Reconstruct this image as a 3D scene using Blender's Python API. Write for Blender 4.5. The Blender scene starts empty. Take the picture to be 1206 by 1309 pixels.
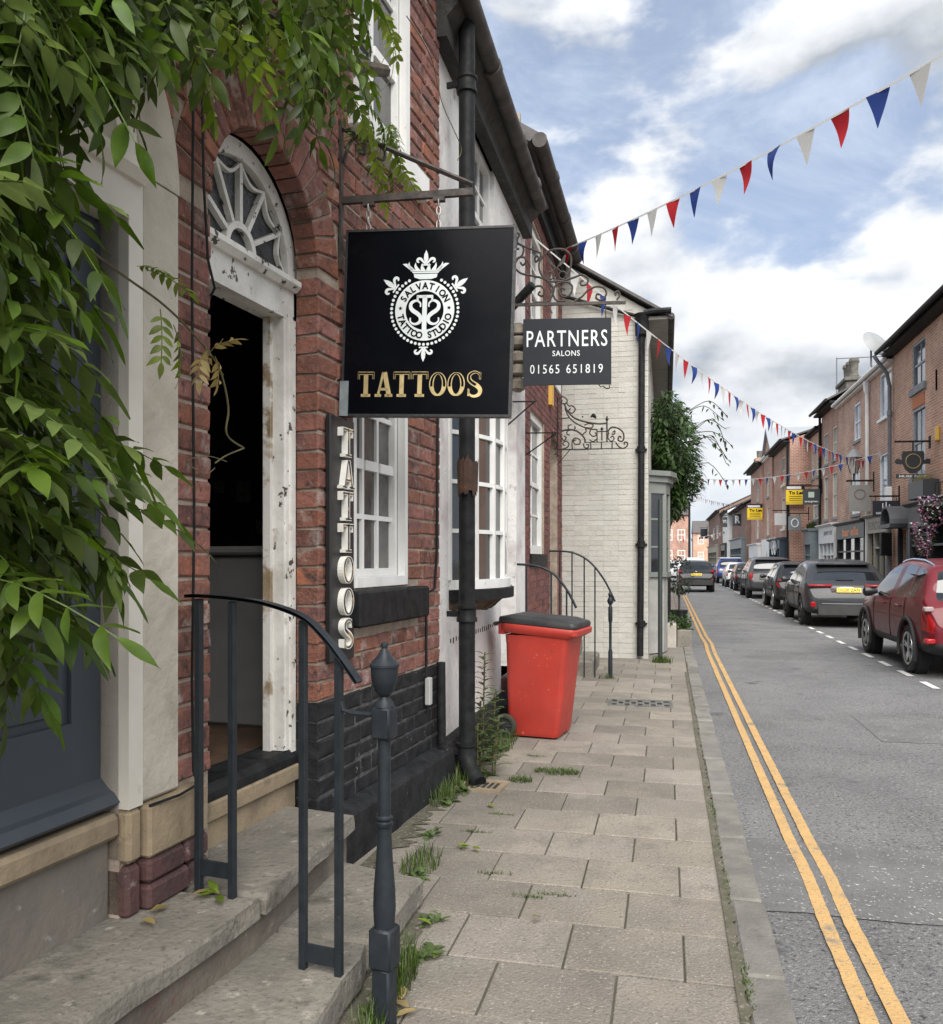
import bpy, bmesh, math, random
from mathutils import Vector, Matrix
S = bpy.context.scene
COL = S.collection
R = math.radians
PI = math.pi
random.seed(7)

# ------------------------------------------------------------------ camera
CAM_H = 1.56
YAW = math.atan(250/1080)
cd = bpy.data.cameras.new('camera'); cam = bpy.data.objects.new('camera', cd); COL.objects.link(cam)
cam.location = (0, 0, CAM_H); cam.rotation_euler = (PI/2, 0, YAW)
cd.sensor_fit = 'HORIZONTAL'; cd.sensor_width = 36; cd.lens = 36*1080/1206
cd.shift_y = 59.5/1206
cd.clip_start = .05; cd.clip_end = 3000
S.camera = cam
S.render.resolution_x = 943; S.render.resolution_y = 1024

# ------------------------------------------------------------------ light
SUN_EL, SUN_AZ = R(47), R(166)     # azimuth measured clockwise from +Y (down the street)
sl = bpy.data.lights.new('sun', 'SUN'); sun = bpy.data.objects.new('sun', sl); COL.objects.link(sun)
sl.energy = 4.4; sl.angle = R(58); sl.color = (1, .96, .9)
sd = Vector((math.sin(SUN_AZ)*math.cos(SUN_EL), math.cos(SUN_AZ)*math.cos(SUN_EL), math.sin(SUN_EL)))
sun.rotation_euler = (-sd).to_track_quat('-Z', 'Y').to_euler()
sun.location = (0, 0, 40)
W = bpy.data.worlds.new('World'); S.world = W; W.use_nodes = True
def build_world():
    nt = W.node_tree; nt.nodes.clear(); N = nt.nodes.new; L = nt.links.new
    out = N('ShaderNodeOutputWorld'); bg = N('ShaderNodeBackground'); bg.inputs[1].default_value = .10
    sky = N('ShaderNodeTexSky'); sky.sky_type = 'NISHITA'; sky.sun_disc = False
    sky.sun_elevation = SUN_EL; sky.sun_rotation = SUN_AZ; sky.air_density = 1.0; sky.dust_density = 1.2; sky.ozone_density = 1.5
    tc = N('ShaderNodeTexCoord'); sep = N('ShaderNodeSeparateXYZ'); L(tc.outputs['Generated'], sep.inputs[0])
    # flat cloud layer: direction divided by height
    zz = N('ShaderNodeMath'); zz.operation = 'MAXIMUM'; L(sep.outputs[2], zz.inputs[0]); zz.inputs[1].default_value = 0
    za = N('ShaderNodeMath'); za.operation = 'ADD'; L(zz.outputs[0], za.inputs[0]); za.inputs[1].default_value = .22
    dx = N('ShaderNodeMath'); dx.operation = 'DIVIDE'; L(sep.outputs[0], dx.inputs[0]); L(za.outputs[0], dx.inputs[1])
    dy = N('ShaderNodeMath'); dy.operation = 'DIVIDE'; L(sep.outputs[1], dy.inputs[0]); L(za.outputs[0], dy.inputs[1])
    cb = N('ShaderNodeCombineXYZ'); L(dx.outputs[0], cb.inputs[0]); L(dy.outputs[0], cb.inputs[1])
    mp = N('ShaderNodeMapping'); L(cb.outputs[0], mp.inputs[0]); mp.inputs['Location'].default_value = SKY_OFF
    def noise(scale, detail, rough, dist, src):
        n = N('ShaderNodeTexNoise'); n.inputs['Scale'].default_value = scale; n.inputs['Detail'].default_value = detail
        n.inputs['Roughness'].default_value = rough; n.inputs['Distortion'].default_value = dist; L(src, n.inputs['Vector']); return n.outputs[0]
    def ramp(src, a, b, ca=(0, 0, 0, 1), cb_=(1, 1, 1, 1)):
        r = N('ShaderNodeValToRGB'); r.color_ramp.interpolation = 'EASE'
        r.color_ramp.elements[0].position = a; r.color_ramp.elements[1].position = b
        r.color_ramp.elements[0].color = ca; r.color_ramp.elements[1].color = cb_; L(src, r.inputs[0]); return r.outputs[0]
    # heaped clouds: noise on the (vertically squeezed) view direction, shaded by the density above each point
    def vec(dz):
        mpp = N('ShaderNodeMapping'); L(tc.outputs['Generated'], mpp.inputs[0]); mpp.inputs['Location'].default_value = (SKY_OFF[0], SKY_OFF[1], SKY_OFF[2]+dz); mpp.inputs['Scale'].default_value = (1, 1, 1.9); return mpp.outputs[0]
    v0, v1 = vec(0), vec(.085)
    n0, n1 = noise(2.9, 9, .53, .12, v0), noise(2.9, 9, .53, .12, v1)
    thick = ramp(n0, .455, .53)
    thin = ramp(noise(3.4, 8, .66, .6, v0), .34, .66, (.42, .42, .42, 1), (.95, .95, .95, 1))
    df = N('ShaderNodeMath'); df.operation = 'SUBTRACT'; L(n0, df.inputs[0]); L(n1, df.inputs[1])
    sc_ = N('ShaderNodeMath'); sc_.operation = 'MULTIPLY_ADD'; L(df.outputs[0], sc_.inputs[0]); sc_.inputs[1].default_value = 2.6; sc_.inputs[2].default_value = .52
    ccol = N('ShaderNodeValToRGB'); L(sc_.outputs[0], ccol.inputs[0])
    e = ccol.color_ramp.elements; e[0].position = .22; e[0].color = (2.9, 3.15, 3.5, 1); e[1].position = .74; e[1].color = (6.6, 6.7, 6.8, 1)
    m = e.new(.48); m.color = (4.9, 5.1, 5.4, 1)
    gain = N('ShaderNodeMixRGB'); gain.blend_type = 'MULTIPLY'; gain.inputs[0].default_value = 1
    L(sky.outputs[0], gain.inputs[1]); gain.inputs[2].default_value = (.85, .86, .92, 1)
    m1 = N('ShaderNodeMixRGB'); L(thin, m1.inputs[0]); L(gain.outputs[0], m1.inputs[1]); m1.inputs[2].default_value = (4.1, 4.7, 5.7, 1)
    m2 = N('ShaderNodeMixRGB'); L(thick, m2.inputs[0]); L(m1.outputs[0], m2.inputs[1]); L(ccol.outputs[0], m2.inputs[2])
    # towards the horizon the layer closes up into pale haze
    hz = ramp(sep.outputs[2], .0, .20, (.75, .75, .75, 1), (0, 0, 0, 1))
    m3 = N('ShaderNodeMixRGB'); L(hz, m3.inputs[0]); L(m2.outputs[0], m3.inputs[1]); m3.inputs[2].default_value = (5.0, 5.4, 5.8, 1)
    L(m3.outputs[0], bg.inputs[0]); L(bg.outputs[0], out.inputs[0])
SKY_OFF = (3.1, .4, 0)
build_world()
vs = S.view_settings; vs.view_transform = 'Standard'; vs.look = 'None'; vs.gamma = 1; vs.use_curve_mapping = False
vs.exposure = .75

# ------------------------------------------------------------------ object helpers
def tag(o, label=None, cat=None, group=None, kind=None):
    if label: o['label'] = label
    if cat: o['category'] = cat
    if group: o['group'] = group
    if kind: o['kind'] = kind
    return o
def empty(name, loc=(0, 0, 0), rz=0, label=None, cat=None, group=None):
    o = bpy.data.objects.new(name, None); COL.objects.link(o)
    o.location = loc; o.rotation_euler = (0, 0, rz); o.empty_display_size = .2
    return tag(o, label, cat, group)
def link(name, me, mat=None, parent=None):
    o = bpy.data.objects.new(name, me); COL.objects.link(o)
    if mat is not None and not me.materials: me.materials.append(mat)
    if parent is not None: o.parent = parent
    return o
def ccopy(o, parent=None):
    c = o.copy(); COL.objects.link(c)
    if parent is not None: c.parent = parent
    for ch in list(o.children): ccopy(ch, c)
    return c
def lerp(a, b, t): return a+(b-a)*t

class MB:
    def __init__(s): s.v = []; s.f = []; s.r = []
    def add(s, vs_, fs, rnd=0.0):
        o = len(s.v); s.v += [tuple(p) for p in vs_]; s.f += [tuple(i+o for i in f) for f in fs]; s.r += [rnd]*len(fs); return s
    def box(s, x0, x1, y0, y1, z0, z1, rnd=0.0):
        return s.add([(x0,y0,z0),(x1,y0,z0),(x1,y1,z0),(x0,y1,z0),(x0,y0,z1),(x1,y0,z1),(x1,y1,z1),(x0,y1,z1)],
                     [(3,2,1,0),(4,5,6,7),(0,1,5,4),(1,2,6,5),(2,3,7,6),(3,0,4,7)], rnd)
    def bbox(s, x0, x1, y0, y1, z0, z1, b=.01, rnd=0.0):      # box with chamfered edges
        b = min(b, (x1-x0)*.45, (y1-y0)*.45, (z1-z0)*.45)
        vs_ = []; idx = {}
        X, Y, Z = (x0, x1), (y0, y1), (z0, z1)
        for i in (0,1):
            for j in (0,1):
                for k in (0,1):
                    sx, sy, sz = (b, -b)[i], (b, -b)[j], (b, -b)[k]
                    for a, p in enumerate([(X[i], Y[j]+sy, Z[k]+sz), (X[i]+sx, Y[j], Z[k]+sz), (X[i]+sx, Y[j]+sy, Z[k])]):
                        idx[(i,j,k,a)] = len(vs_); vs_.append(p)
        g = lambda i,j,k,a: idx[(i,j,k,a)]
        fs = []
        for i in (0,1): fs.append((g(i,0,0,0), g(i,1,0,0), g(i,1,1,0), g(i,0,1,0)))
        for j in (0,1): fs.append((g(0,j,0,1), g(1,j,0,1), g(1,j,1,1), g(0,j,1,1)))
        for k in (0,1): fs.append((g(0,0,k,2), g(1,0,k,2), g(1,1,k,2), g(0,1,k,2)))
        for i in (0,1):
            for j in (0,1): fs.append((g(i,j,0,0), g(i,j,1,0), g(i,j,1,1), g(i,j,0,1)))
            for k in (0,1): fs.append((g(i,0,k,0), g(i,1,k,0), g(i,1,k,2), g(i,0,k,2)))
        for j in (0,1):
            for k in (0,1): fs.append((g(0,j,k,1), g(1,j,k,1), g(1,j,k,2), g(0,j,k,2)))
        for i in (0,1):
            for j in (0,1):
                for k in (0,1): fs.append((g(i,j,k,0), g(i,j,k,1), g(i,j,k,2)))
        return s.add(vs_, fs, rnd)
    def tube(s, pts, r, n=8, cap=True, flat=None):
        P = [Vector(p) for p in pts]; rs = r if isinstance(r, (list, tuple)) else [r]*len(P)
        rings = []; up = None
        for i, p in enumerate(P):
            d = (P[min(i+1, len(P)-1)]-P[max(i-1, 0)])
            if d.length < 1e-9: d = Vector((0,0,1))
            d.normalize()
            if up is None:
                up = Vector((0,0,1)) if abs(d.z) < .9 else Vector((1,0,0))
            a = d.cross(up)
            if a.length < 1e-6: a = d.cross(Vector((1,.2,0)))
            a.normalize(); b = a.cross(d); b.normalize(); up = b
            rings.append([p+(a*math.cos(2*PI*k/n)+b*math.sin(2*PI*k/n))*rs[i] for k in range(n)])
        vs_ = [q for r_ in rings for q in r_]; fs = []
        for i in range(len(P)-1):
            for k in range(n):
                fs.append((i*n+k, i*n+(k+1) % n, (i+1)*n+(k+1) % n, (i+1)*n+k))
        if cap: fs += [tuple(range(n-1, -1, -1)), tuple((len(P)-1)*n+k for k in range(n))]
        return s.add(vs_, fs)
    def lathe(s, prof, c=(0,0,0), n=16, axis='z', cap=True):
        vs_ = []; fs = []
        for (r, h) in prof:
            for k in range(n):
                a = 2*PI*k/n; x, y = r*math.cos(a), r*math.sin(a)
                p = (x, y, h) if axis == 'z' else ((x, h, y) if axis == 'y' else (h, x, y))
                vs_.append((c[0]+p[0], c[1]+p[1], c[2]+p[2]))
        for i in range(len(prof)-1):
            for k in range(n):
                fs.append((i*n+k, i*n+(k+1) % n, (i+1)*n+(k+1) % n, (i+1)*n+k))
        if cap: fs += [tuple(range(n-1, -1, -1)), tuple((len(prof)-1)*n+k for k in range(n))]
        return s.add(vs_, fs)
    def prism(s, poly, a, b, axis='x', rnd=0.0):   # poly of 2D points extruded along axis from a to b
        n = len(poly)
        def P(p, h):
            return (h, p[0], p[1]) if axis == 'x' else ((p[0], h, p[1]) if axis == 'y' else (p[0], p[1], h))
        vs_ = [P(p, a) for p in poly]+[P(p, b) for p in poly]
        fs = [tuple(range(n-1, -1, -1)), tuple(range(n, 2*n))]+[(i, (i+1) % n, n+(i+1) % n, n+i) for i in range(n)]
        return s.add(vs_, fs, rnd)
    def strip(s, A, B, a=None, b=None):            # quads between two equal point lists
        n = len(A)
        return s.add(list(A)+list(B), [(i, i+1, n+i+1, n+i) for i in range(n-1)])
    def xf(s, M, start=0):
        for i in range(start, len(s.v)): s.v[i] = tuple(M @ Vector(s.v[i]))
        return s
    def mesh(s, name, smooth=False, fix=True):
        me = bpy.data.meshes.new(name); me.from_pydata(s.v, [], s.f)
        if any(s.r):
            at = me.attributes.new('rnd', 'FLOAT', 'FACE'); at.data.foreach_set('value', s.r)
        if fix:
            bm = bmesh.new(); bm.from_mesh(me); bmesh.ops.recalc_face_normals(bm, faces=bm.faces); bm.to_mesh(me); bm.free()
        if smooth:
            me.polygons.foreach_set('use_smooth', [True]*len(me.polygons))
            try: me.set_sharp_from_angle(angle=R(38 if smooth is True else smooth))
            except Exception: pass
        return me
    def build(s, name, mat, parent=None, smooth=False, fix=True):
        return link(name, s.mesh(name, smooth, fix), mat, parent)

# ------------------------------------------------------------------ materials
MT = {}
def mat(name, col, col2=None, scale=8, rough=.7, rough2=None, bump=0, bscale=40, metal=0, spec=.5, detail=5, lo=.35, hi=.65,
        spots=None, rnd=0, coat=0, world=False, translucent=0, spec_noise=None, bdist=.01):
    """procedural principled material; spots=(colour, scale, lo, hi) worn or stained patches; rnd=value jitter per object / piece"""
    if name in MT: return MT[name]
    m = bpy.data.materials.new(name); m.use_nodes = True; nt = m.node_tree; N = nt.nodes.new; L = nt.links.new
    b = nt.nodes['Principled BSDF']; b.inputs['Roughness'].default_value = rough; b.inputs['Metallic'].default_value = metal
    b.inputs['Specular IOR Level'].default_value = spec
    if coat: b.inputs['Coat Weight'].default_value = coat; b.inputs['Coat Roughness'].default_value = .03
    if world: co = N('ShaderNodeNewGeometry').outputs['Position']
    else: co = N('ShaderNodeTexCoord').outputs['Object']
    oi = N('ShaderNodeObjectInfo')
    at = N('ShaderNodeAttribute'); at.attribute_name = 'rnd'
    ad = N('ShaderNodeMath'); ad.operation = 'ADD'; L(oi.outputs['Random'], ad.inputs[0]); L(at.outputs['Fac'], ad.inputs[1])
    fr = N('ShaderNodeMath'); fr.operation = 'FRACT'; L(ad.outputs[0], fr.inputs[0])
    if not world:
        va = N('ShaderNodeVectorMath'); va.operation = 'ADD'; L(co, va.inputs[0])
        vm = N('ShaderNodeVectorMath'); vm.operation = 'SCALE'; vm.inputs[0].default_value = (17, 31, 23); L(fr.outputs[0], vm.inputs['Scale'])
        L(vm.outputs[0], va.inputs[1]); co = va.outputs[0]
    def nz(sc, det=5, ro=.6):
        n = N('ShaderNodeTexNoise'); n.inputs['Scale'].default_value = sc; n.inputs['Detail'].default_value = det
        n.inputs['Roughness'].default_value = ro; L(co, n.inputs['Vector']); return n.outputs[0]
    def rp(src, a, z):
        r = N('ShaderNodeMapRange'); r.inputs[1].default_value = a; r.inputs[2].default_value = z; r.clamp = True; L(src, r.inputs[0]); return r.outputs[0]
    c = None
    if col2 is not None:
        mx = N('ShaderNodeMixRGB'); L(rp(nz(scale, detail), lo, hi), mx.inputs[0])
        mx.inputs[1].default_value = (*col, 1); mx.inputs[2].default_value = (*col2, 1); c = mx.outputs[0]
    else:
        rg = N('ShaderNodeRGB'); rg.outputs[0].default_value = (*col, 1); c = rg.outputs[0]
    if rnd:
        hv = N('ShaderNodeHueSaturation'); L(c, hv.inputs['Color'])
        mr = N('ShaderNodeMapRange'); L(fr.outputs[0], mr.inputs[0]); mr.inputs[3].default_value = 1-rnd; mr.inputs[4].default_value = 1+rnd*.8; L(mr.outputs[0], hv.inputs['Value'])
        f2 = N('ShaderNodeMath'); f2.operation = 'MULTIPLY'; L(fr.outputs[0], f2.inputs[0]); f2.inputs[1].default_value = 7.31
        f3 = N('ShaderNodeMath'); f3.operation = 'FRACT'; L(f2.outputs[0], f3.inputs[0])
        mh = N('ShaderNodeMapRange'); L(f3.outputs[0], mh.inputs[0]); mh.inputs[3].default_value = .5-rnd*.03; mh.inputs[4].default_value = .5+rnd*.018; L(mh.outputs[0], hv.inputs['Hue'])
        ms = N('ShaderNodeMapRange'); L(f3.outputs[0], ms.inputs[0]); ms.inputs[3].default_value = 1-rnd*.35; ms.inputs[4].default_value = 1+rnd*.2; L(ms.outputs[0], hv.inputs['Saturation'])
        c = hv.outputs[0]
    for sp in (spots or []):
        mx = N('ShaderNodeMixRGB'); L(rp(nz(sp[1], 6, .65), sp[2], sp[3]), mx.inputs[0]); L(c, mx.inputs[1]); mx.inputs[2].default_value = (*sp[0], 1); c = mx.outputs[0]
    L(c, b.inputs['Base Color'])
    if rough2 is not None:
        r = N('ShaderNodeMapRange'); L(nz(scale*1.7, 4), r.inputs[0]); r.inputs[1].default_value = .35; r.inputs[2].default_value = .65
        r.inputs[3].default_value = rough; r.inputs[4].default_value = rough2; L(r.outputs[0], b.inputs['Roughness'])
    if bump:
        bp = N('ShaderNodeBump'); bp.inputs['Strength'].default_value = bump; bp.inputs['Distance'].default_value = bdist
        L(nz(bscale, 6, .6), bp.inputs['Height']); L(bp.outputs[0], b.inputs['Normal'])
    if translucent:
        tr = N('ShaderNodeBsdfTranslucent'); L(c, tr.inputs[0])
        mxs = N('ShaderNodeMixShader'); mxs.inputs[0].default_value = translucent
        L(b.outputs[0], mxs.inputs[1]); L(tr.outputs[0], mxs.inputs[2]); L(mxs.outputs[0], nt.nodes['Material Output'].inputs[0])
    MT[name] = m; return m
def brick_mat(name, c1, c2, mortar, sx=1, rough=.85, var=.5, bw=.23, bh=.075, mort=.012):
    """far brickwork, too small to build brick by brick: brick pattern in metres on local Y/Z (or X/Z)"""
    if name in MT: return MT[name]
    m = bpy.data.materials.new(name); m.use_nodes = True; nt = m.node_tree; N = nt.nodes.new; L = nt.links.new
    b = nt.nodes['Principled BSDF']; b.inputs['Roughness'].default_value = rough
    tc = N('ShaderNodeTexCoord'); sp = N('ShaderNodeSeparateXYZ'); L(tc.outputs['Object'], sp.inputs[0])
    ad = N('ShaderNodeMath'); L(sp.outputs[0], ad.inputs[0]); L(sp.outputs[1], ad.inputs[1])
    cb = N('ShaderNodeCombineXYZ'); L(ad.outputs[0], cb.inputs[0]); L(sp.outputs[2], cb.inputs[1])
    t = N('ShaderNodeTexBrick'); L(cb.outputs[0], t.inputs[0]); t.offset = .5
    t.inputs['Color1'].default_value = (*c1, 1); t.inputs['Color2'].default_value = (*c2, 1); t.inputs['Mortar'].default_value = (*mortar, 1)
    t.inputs['Scale'].default_value = 1; t.inputs['Mortar Size'].default_value = mort; t.inputs['Brick Width'].default_value = bw; t.inputs['Row Height'].default_value = bh
    t.inputs['Mortar Smooth'].default_value = .2; t.inputs['Bias'].default_value = 0
    n = N('ShaderNodeTexNoise'); n.inputs['Scale'].default_value = .9; n.inputs['Detail'].default_value = 6; L(tc.outputs['Object'], n.inputs['Vector'])
    mr = N('ShaderNodeMapRange'); L(n.outputs[0], mr.inputs[0]); mr.inputs[1].default_value = .3; mr.inputs[2].default_value = .7; mr.inputs[3].default_value = 1-var*.5; mr.inputs[4].default_value = 1+var*.5
    hv = N('ShaderNodeHueSaturation'); L(t.outputs[0], hv.inputs['Color']); L(mr.outputs[0], hv.inputs['Value']); L(hv.outputs[0], b.inputs['Base Color'])
    bp = N('ShaderNodeBump'); bp.inputs['Strength'].default_value = .5; bp.inputs['Distance'].default_value = .008; bp.invert = True
    L(t.outputs['Fac'], bp.inputs['Height']); L(bp.outputs[0], b.inputs['Normal'])
    MT[name] = m; return m
def glass_mat(name='window_glass', col=(.012, .014, .016), rough=.04):
    if name in MT: return MT[name]
    m = mat(name, col, (col[0]*2.2, col[1]*2.2, col[2]*2.2), 2.2, rough, spec=.8, bump=.06, bscale=3, bdist=.02); return m

WHITE = mat('white_paint', (.74, .74, .72), (.62, .62, .6), 3, .45, .6, bump=.12, bscale=60, bdist=.004, spots=[((.36, .34, .3), 9, .66, .74)])
WHITE_PEEL = mat('peeling_white_paint', (.72, .71, .67), (.52, .5, .46), 5, .5, .75, bump=.5, bscale=28, bdist=.006, spots=[((.07, .06, .05), 15, .60, .62), ((.3, .26, .2), 6, .60, .70)])
CREAM = mat('cream_paint', (.50, .46, .39), (.40, .365, .30), 4, .7, bump=.8, bscale=13, bdist=.016, spots=[((.3, .26, .21), 3, .6, .75)])
BLACKM = mat('black_metal', (.009, .0095, .010), (.02, .021, .022), 14, .45, .65, spec=.14, bump=.12, bscale=60, bdist=.003)
RAIL = mat('dark_grey_rail_paint', (.014, .018, .022), (.020, .025, .030), 18, .36, .55, spec=.2, bump=.1, bscale=70, bdist=.002, spots=[((.06, .06, .058), 25, .66, .76)])
RUSTIRON = mat('weathered_black_iron', (.016, .015, .014), (.05, .034, .026), 16, .5, .8, bump=.25, bscale=50, bdist=.004)
GLASS = glass_mat()
BRICK = mat('old_red_brick', (.245, .092, .060), (.135, .060, .048), 7, .86, bump=1.0, bscale=38, bdist=.012, rnd=.5, spots=[((.20, .085, .06), 16, .45, .62), ((.36, .31, .28), 5, .56, .74), ((.05, .033, .03), 13, .56, .68), ((.30, .24, .20), 34, .63, .72)], world=False)
MORTAR = mat('lime_mortar', (.36, .30, .24), (.24, .19, .15), 12, .95, bump=.8, bscale=60, bdist=.008)
BRICKBLK = mat('black_painted_brick', (.012, .0125, .014), (.026, .027, .029), 9, .55, .8, spec=.14, bump=.7, bscale=40, bdist=.008, spots=[((.19, .19, .18), 19, .655, .72), ((.40, .37, .30), 7, .71, .745)])
MORTBLK = mat('black_painted_mortar', (.03, .031, .033), (.08, .08, .08), 20, .7, bump=.8, bscale=60)
STONE = mat('grey_step_stone', (.215, .195, .165), (.13, .12, .10), 2.6, .8, .95, bump=.8, bscale=34, bdist=.014, spots=[((.34, .31, .26), 14, .60, .72), ((.07, .066, .052), 4.5, .55, .70), ((.09, .085, .07), 40, .56, .68)])
TANSTONE = mat('tan_sandstone', (.30, .235, .15), (.19, .148, .10), 5, .88, bump=.6, bscale=34, bdist=.01, spots=[((.10, .085, .065), 4, .58, .72)])
RENDERW = mat('white_rough_render', (.70, .69, .67), (.60, .59, .57), 2.5, .75, bump=.8, bscale=20, bdist=.012, spots=[((.44, .385, .39), 2.1, .52, .70), ((.30, .27, .25), 9, .62, .72), ((.18, .16, .14), 26, .66, .70)])
GOLD = mat('gold_leaf', (.60, .47, .23), (.42, .33, .16), 20, .38, metal=.5)
# ================================================================== GROUND
ASPH = mat('worn_asphalt', (.165, .165, .165), (.118, .118, .119), 1.3, .6, .85, bump=1.0, bscale=75, bdist=.02, world=True,
           spots=[((.19, .19, .19), .5, .45, .75), ((.30, .305, .31), 48, .545, .66), ((.030, .031, .034), 38, .53, .66), ((.07, .072, .076), 3.0, .60, .70)])
ASPH2 = mat('patched_asphalt', (.135, .135, .132), (.10, .10, .10), 4, .75, .9, bump=.8, bscale=120, bdist=.008, world=True,
            spots=[((.42, .41, .38), 42, .60, .66), ((.05, .05, .05), 50, .57, .68)])
SLABM = mat('concrete_paving', (.235, .208, .172), (.185, .165, .138), 3, .85, bump=.9, bscale=80, bdist=.012, rnd=.24,
            spots=[((.125, .112, .094), 2.2, .50, .70), ((.06, .055, .048), 19, .69, .72), ((.29, .265, .225), 1.1, .55, .75), ((.11, .097, .08), 70, .54, .68), ((.37, .34, .295), 85, .57, .70)])
KERBM = mat('kerb_stone', (.185, .175, .155), (.125, .12, .108), 5, .85, bump=.7, bscale=60, bdist=.01, rnd=.15, spots=[((.07, .075, .06), 4, .6, .72), ((.3, .29, .26), 50, .64, .7)])
SOIL = mat('joint_dirt', (.085, .074, .056), (.055, .056, .034), 6, .95, bump=.8, bscale=60, world=True)
PAVEFAR = mat('far_pavement', (.19, .172, .148), (.15, .137, .118), 1.5, .9, bump=.3, bscale=60, world=True)
ROADZ = -.10

g = MB(); g.add([(-400,-200,-.16),(400,-200,-.16),(400,900,-.16),(-400,900,-.16)], [(0,1,2,3)])
tag(g.build('ground', PAVEFAR), kind='structure')
g = MB()
nY = 60
for k in range(nY):                    # cambered carriageway
    y0, y1 = -12+k*4, -12+(k+1)*4
    xs = [.40, 1.6, 3.0, 4.4, 5.62]; zs = [ROADZ-.005, ROADZ-.003, ROADZ, ROADZ-.005, ROADZ-.012]
    off = lambda y: -.00022*max(0, y-45)**2
    for i in range(4):
        o0, o1 = off(y0), off(y1)
        g.add([(xs[i]+o0, y0, zs[i]), (xs[i+1]+o0, y0, zs[i+1]), (xs[i+1]+o1, y1, zs[i+1]), (xs[i]+o1, y1, zs[i])], [(0,1,2,3)])
road = tag(g.build('road', ASPH, smooth=True), kind='structure')
def ragged(x0, x1, y0, y1, z, j=.03, n=24):
    r_ = random.Random(int(y0*100)); A = [(lerp(x0, x1, i/n), y0+r_.uniform(-j, j), z) for i in range(n+1)]; B = [(lerp(x0, x1, i/n), y1+r_.uniform(-j, j), z) for i in range(n+1)]
    return MB().strip(A, B)
ragged(.43, 5.5, 4.2, 5.25, ROADZ+.0015, .015).build('repair_strip', ASPH2, road)
ragged(1.9, 5.4, 8.3, 9.6, ROADZ+.0015, .02).build('repair_strip', ASPH2, road)
YEL = mat('yellow_line_paint', (.47, .295, .115), (.40, .25, .10), 7, .8, bump=.6, bscale=75, bdist=.012, world=True, spots=[((.36, .26, .13), 36, .54, .70), ((.15, .14, .125), 60, .565, .66), ((.17, .155, .13), 4, .58, .68)])
WLINE = mat('white_line_paint', (.62, .62, .60), (.5, .5, .48), 9, .7, bump=.6, bscale=150, bdist=.005, world=True, spots=[((.13, .13, .13), 30, .60, .70)])
def yline(x, w):
    A, B = [], []; rr = random.Random(int(x*100)); y = .6
    while y < 60:
        st = .05 if y < 8 else .3
        kink = .012*max(0, 1-abs(y-4.7)/.6)+.03*max(0, 1-abs(y-17)/1.6)
        j = .0022
        A.append((x+kink+rr.uniform(-j, j), y, ROADZ+.0045)); B.append((x+w+kink+rr.uniform(-j, j), y, ROADZ+.0045)); y += st
    return MB().strip(A, B)
yline(.672, .064).build('yellow_line', YEL, road); yline(.782, .064).build('yellow_line', YEL, road)
y = 6.0
while y < 56:                          # broken white line along the parking bays
    MB().add([(3.30, y, ROADZ+.006), (3.39, y, ROADZ+.006), (3.39, y+.62, ROADZ+.006), (3.30, y+.62, ROADZ+.006)], [(0,1,2,3)]).build('bay_dash', WLINE, road)
    y += 1.16
# near pavement: dirt bed, slabs one by one, kerb stones one by one
bed = MB(); bed.box(-2.6, .285, -3, 60, -.15, -.012); pav = tag(bed.build('pavement', SOIL), kind='structure')
def wallx(y): return -1.59+.0875*(y-4.92)
rs = random.Random(3)
RH, SW = .40, .455
row = -6
ROWS = []
while True:
    y0 = 1.62+row*RH; row += 1
    if y0 > 13.2: break
    ROWS.append((y0, row))
slabs = []
for y0, k in ROWS:
    xr = .272; x = xr - (SW*.5 if k % 2 else SW*.98) + rs.uniform(-.02, .02)
    xe = xr
    lim = (wallx(y0)-.1) if y0 < 5.6 else -2.2
    while xe > lim:
        slabs.append((max(x, lim), xe, y0, y0+RH)); xe = x; x -= SW
for (x0, x1, y0, y1) in slabs:
    if x1-x0 < .06: continue
    b = MB(); gp = .0038; dz = rs.uniform(-.005, .002); t1, t2 = rs.uniform(-.003, .003), rs.uniform(-.003, .003)
    cx, cy = (x0+x1)/2, (y0+y1)/2
    b.bbox(x0+gp-cx, x1-gp-cx, y0+gp-cy, y1-gp-cy, -.05, 0, .004)
    o = b.build('paving_slab', SLABM, pav); o.location = (cx, cy, dz); o.rotation_euler = (t1, t2, rs.uniform(-.004, .004))
fp = MB(); fp.add([(-2.6, 13.2, 0), (.272, 13.2, 0), (.272, 60, 0), (-2.6, 60, 0)], [(0,1,2,3)]); fp.build('far_paving', PAVEFAR, pav)
y = -2.0
kerb = tag(MB().box(.30, .40, -3, 60, -.16, -.04).build('kerb', SOIL), kind='structure')
while y < 40:
    ln = rs.choice([.72, .9, .9, 1.0]) if y < 7 else rs.choice([.3, .45, .6])
    b = MB(); b.bbox(.278, .432, .008, ln-.008, -.15, .004, .012)
    for i, v in enumerate(b.v): b.v[i] = (v[0]+rs.uniform(-.004, .004), v[1]+rs.uniform(-.004, .004), v[2]+rs.uniform(-.004, .003))
    o = b.build('kerb_stone', KERBM, kerb); o.location = (rs.uniform(-.006, .006), y, rs.uniform(-.008, .003)); y += ln
tag(MB().box(5.62, 9.0, -12, 70, -.15, -.01).build('far_pavement', PAVEFAR), kind='structure')
y = 8
fk = tag(MB().box(5.55, 5.60, 8, 70, -.16, -.03).build('far_kerb', SOIL), kind='structure')
while y < 66:
    MB().bbox(5.50, 5.63, y, y+.89, -.15, -.005, .01).build('kerb_stone', KERBM, fk); y += .9

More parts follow.
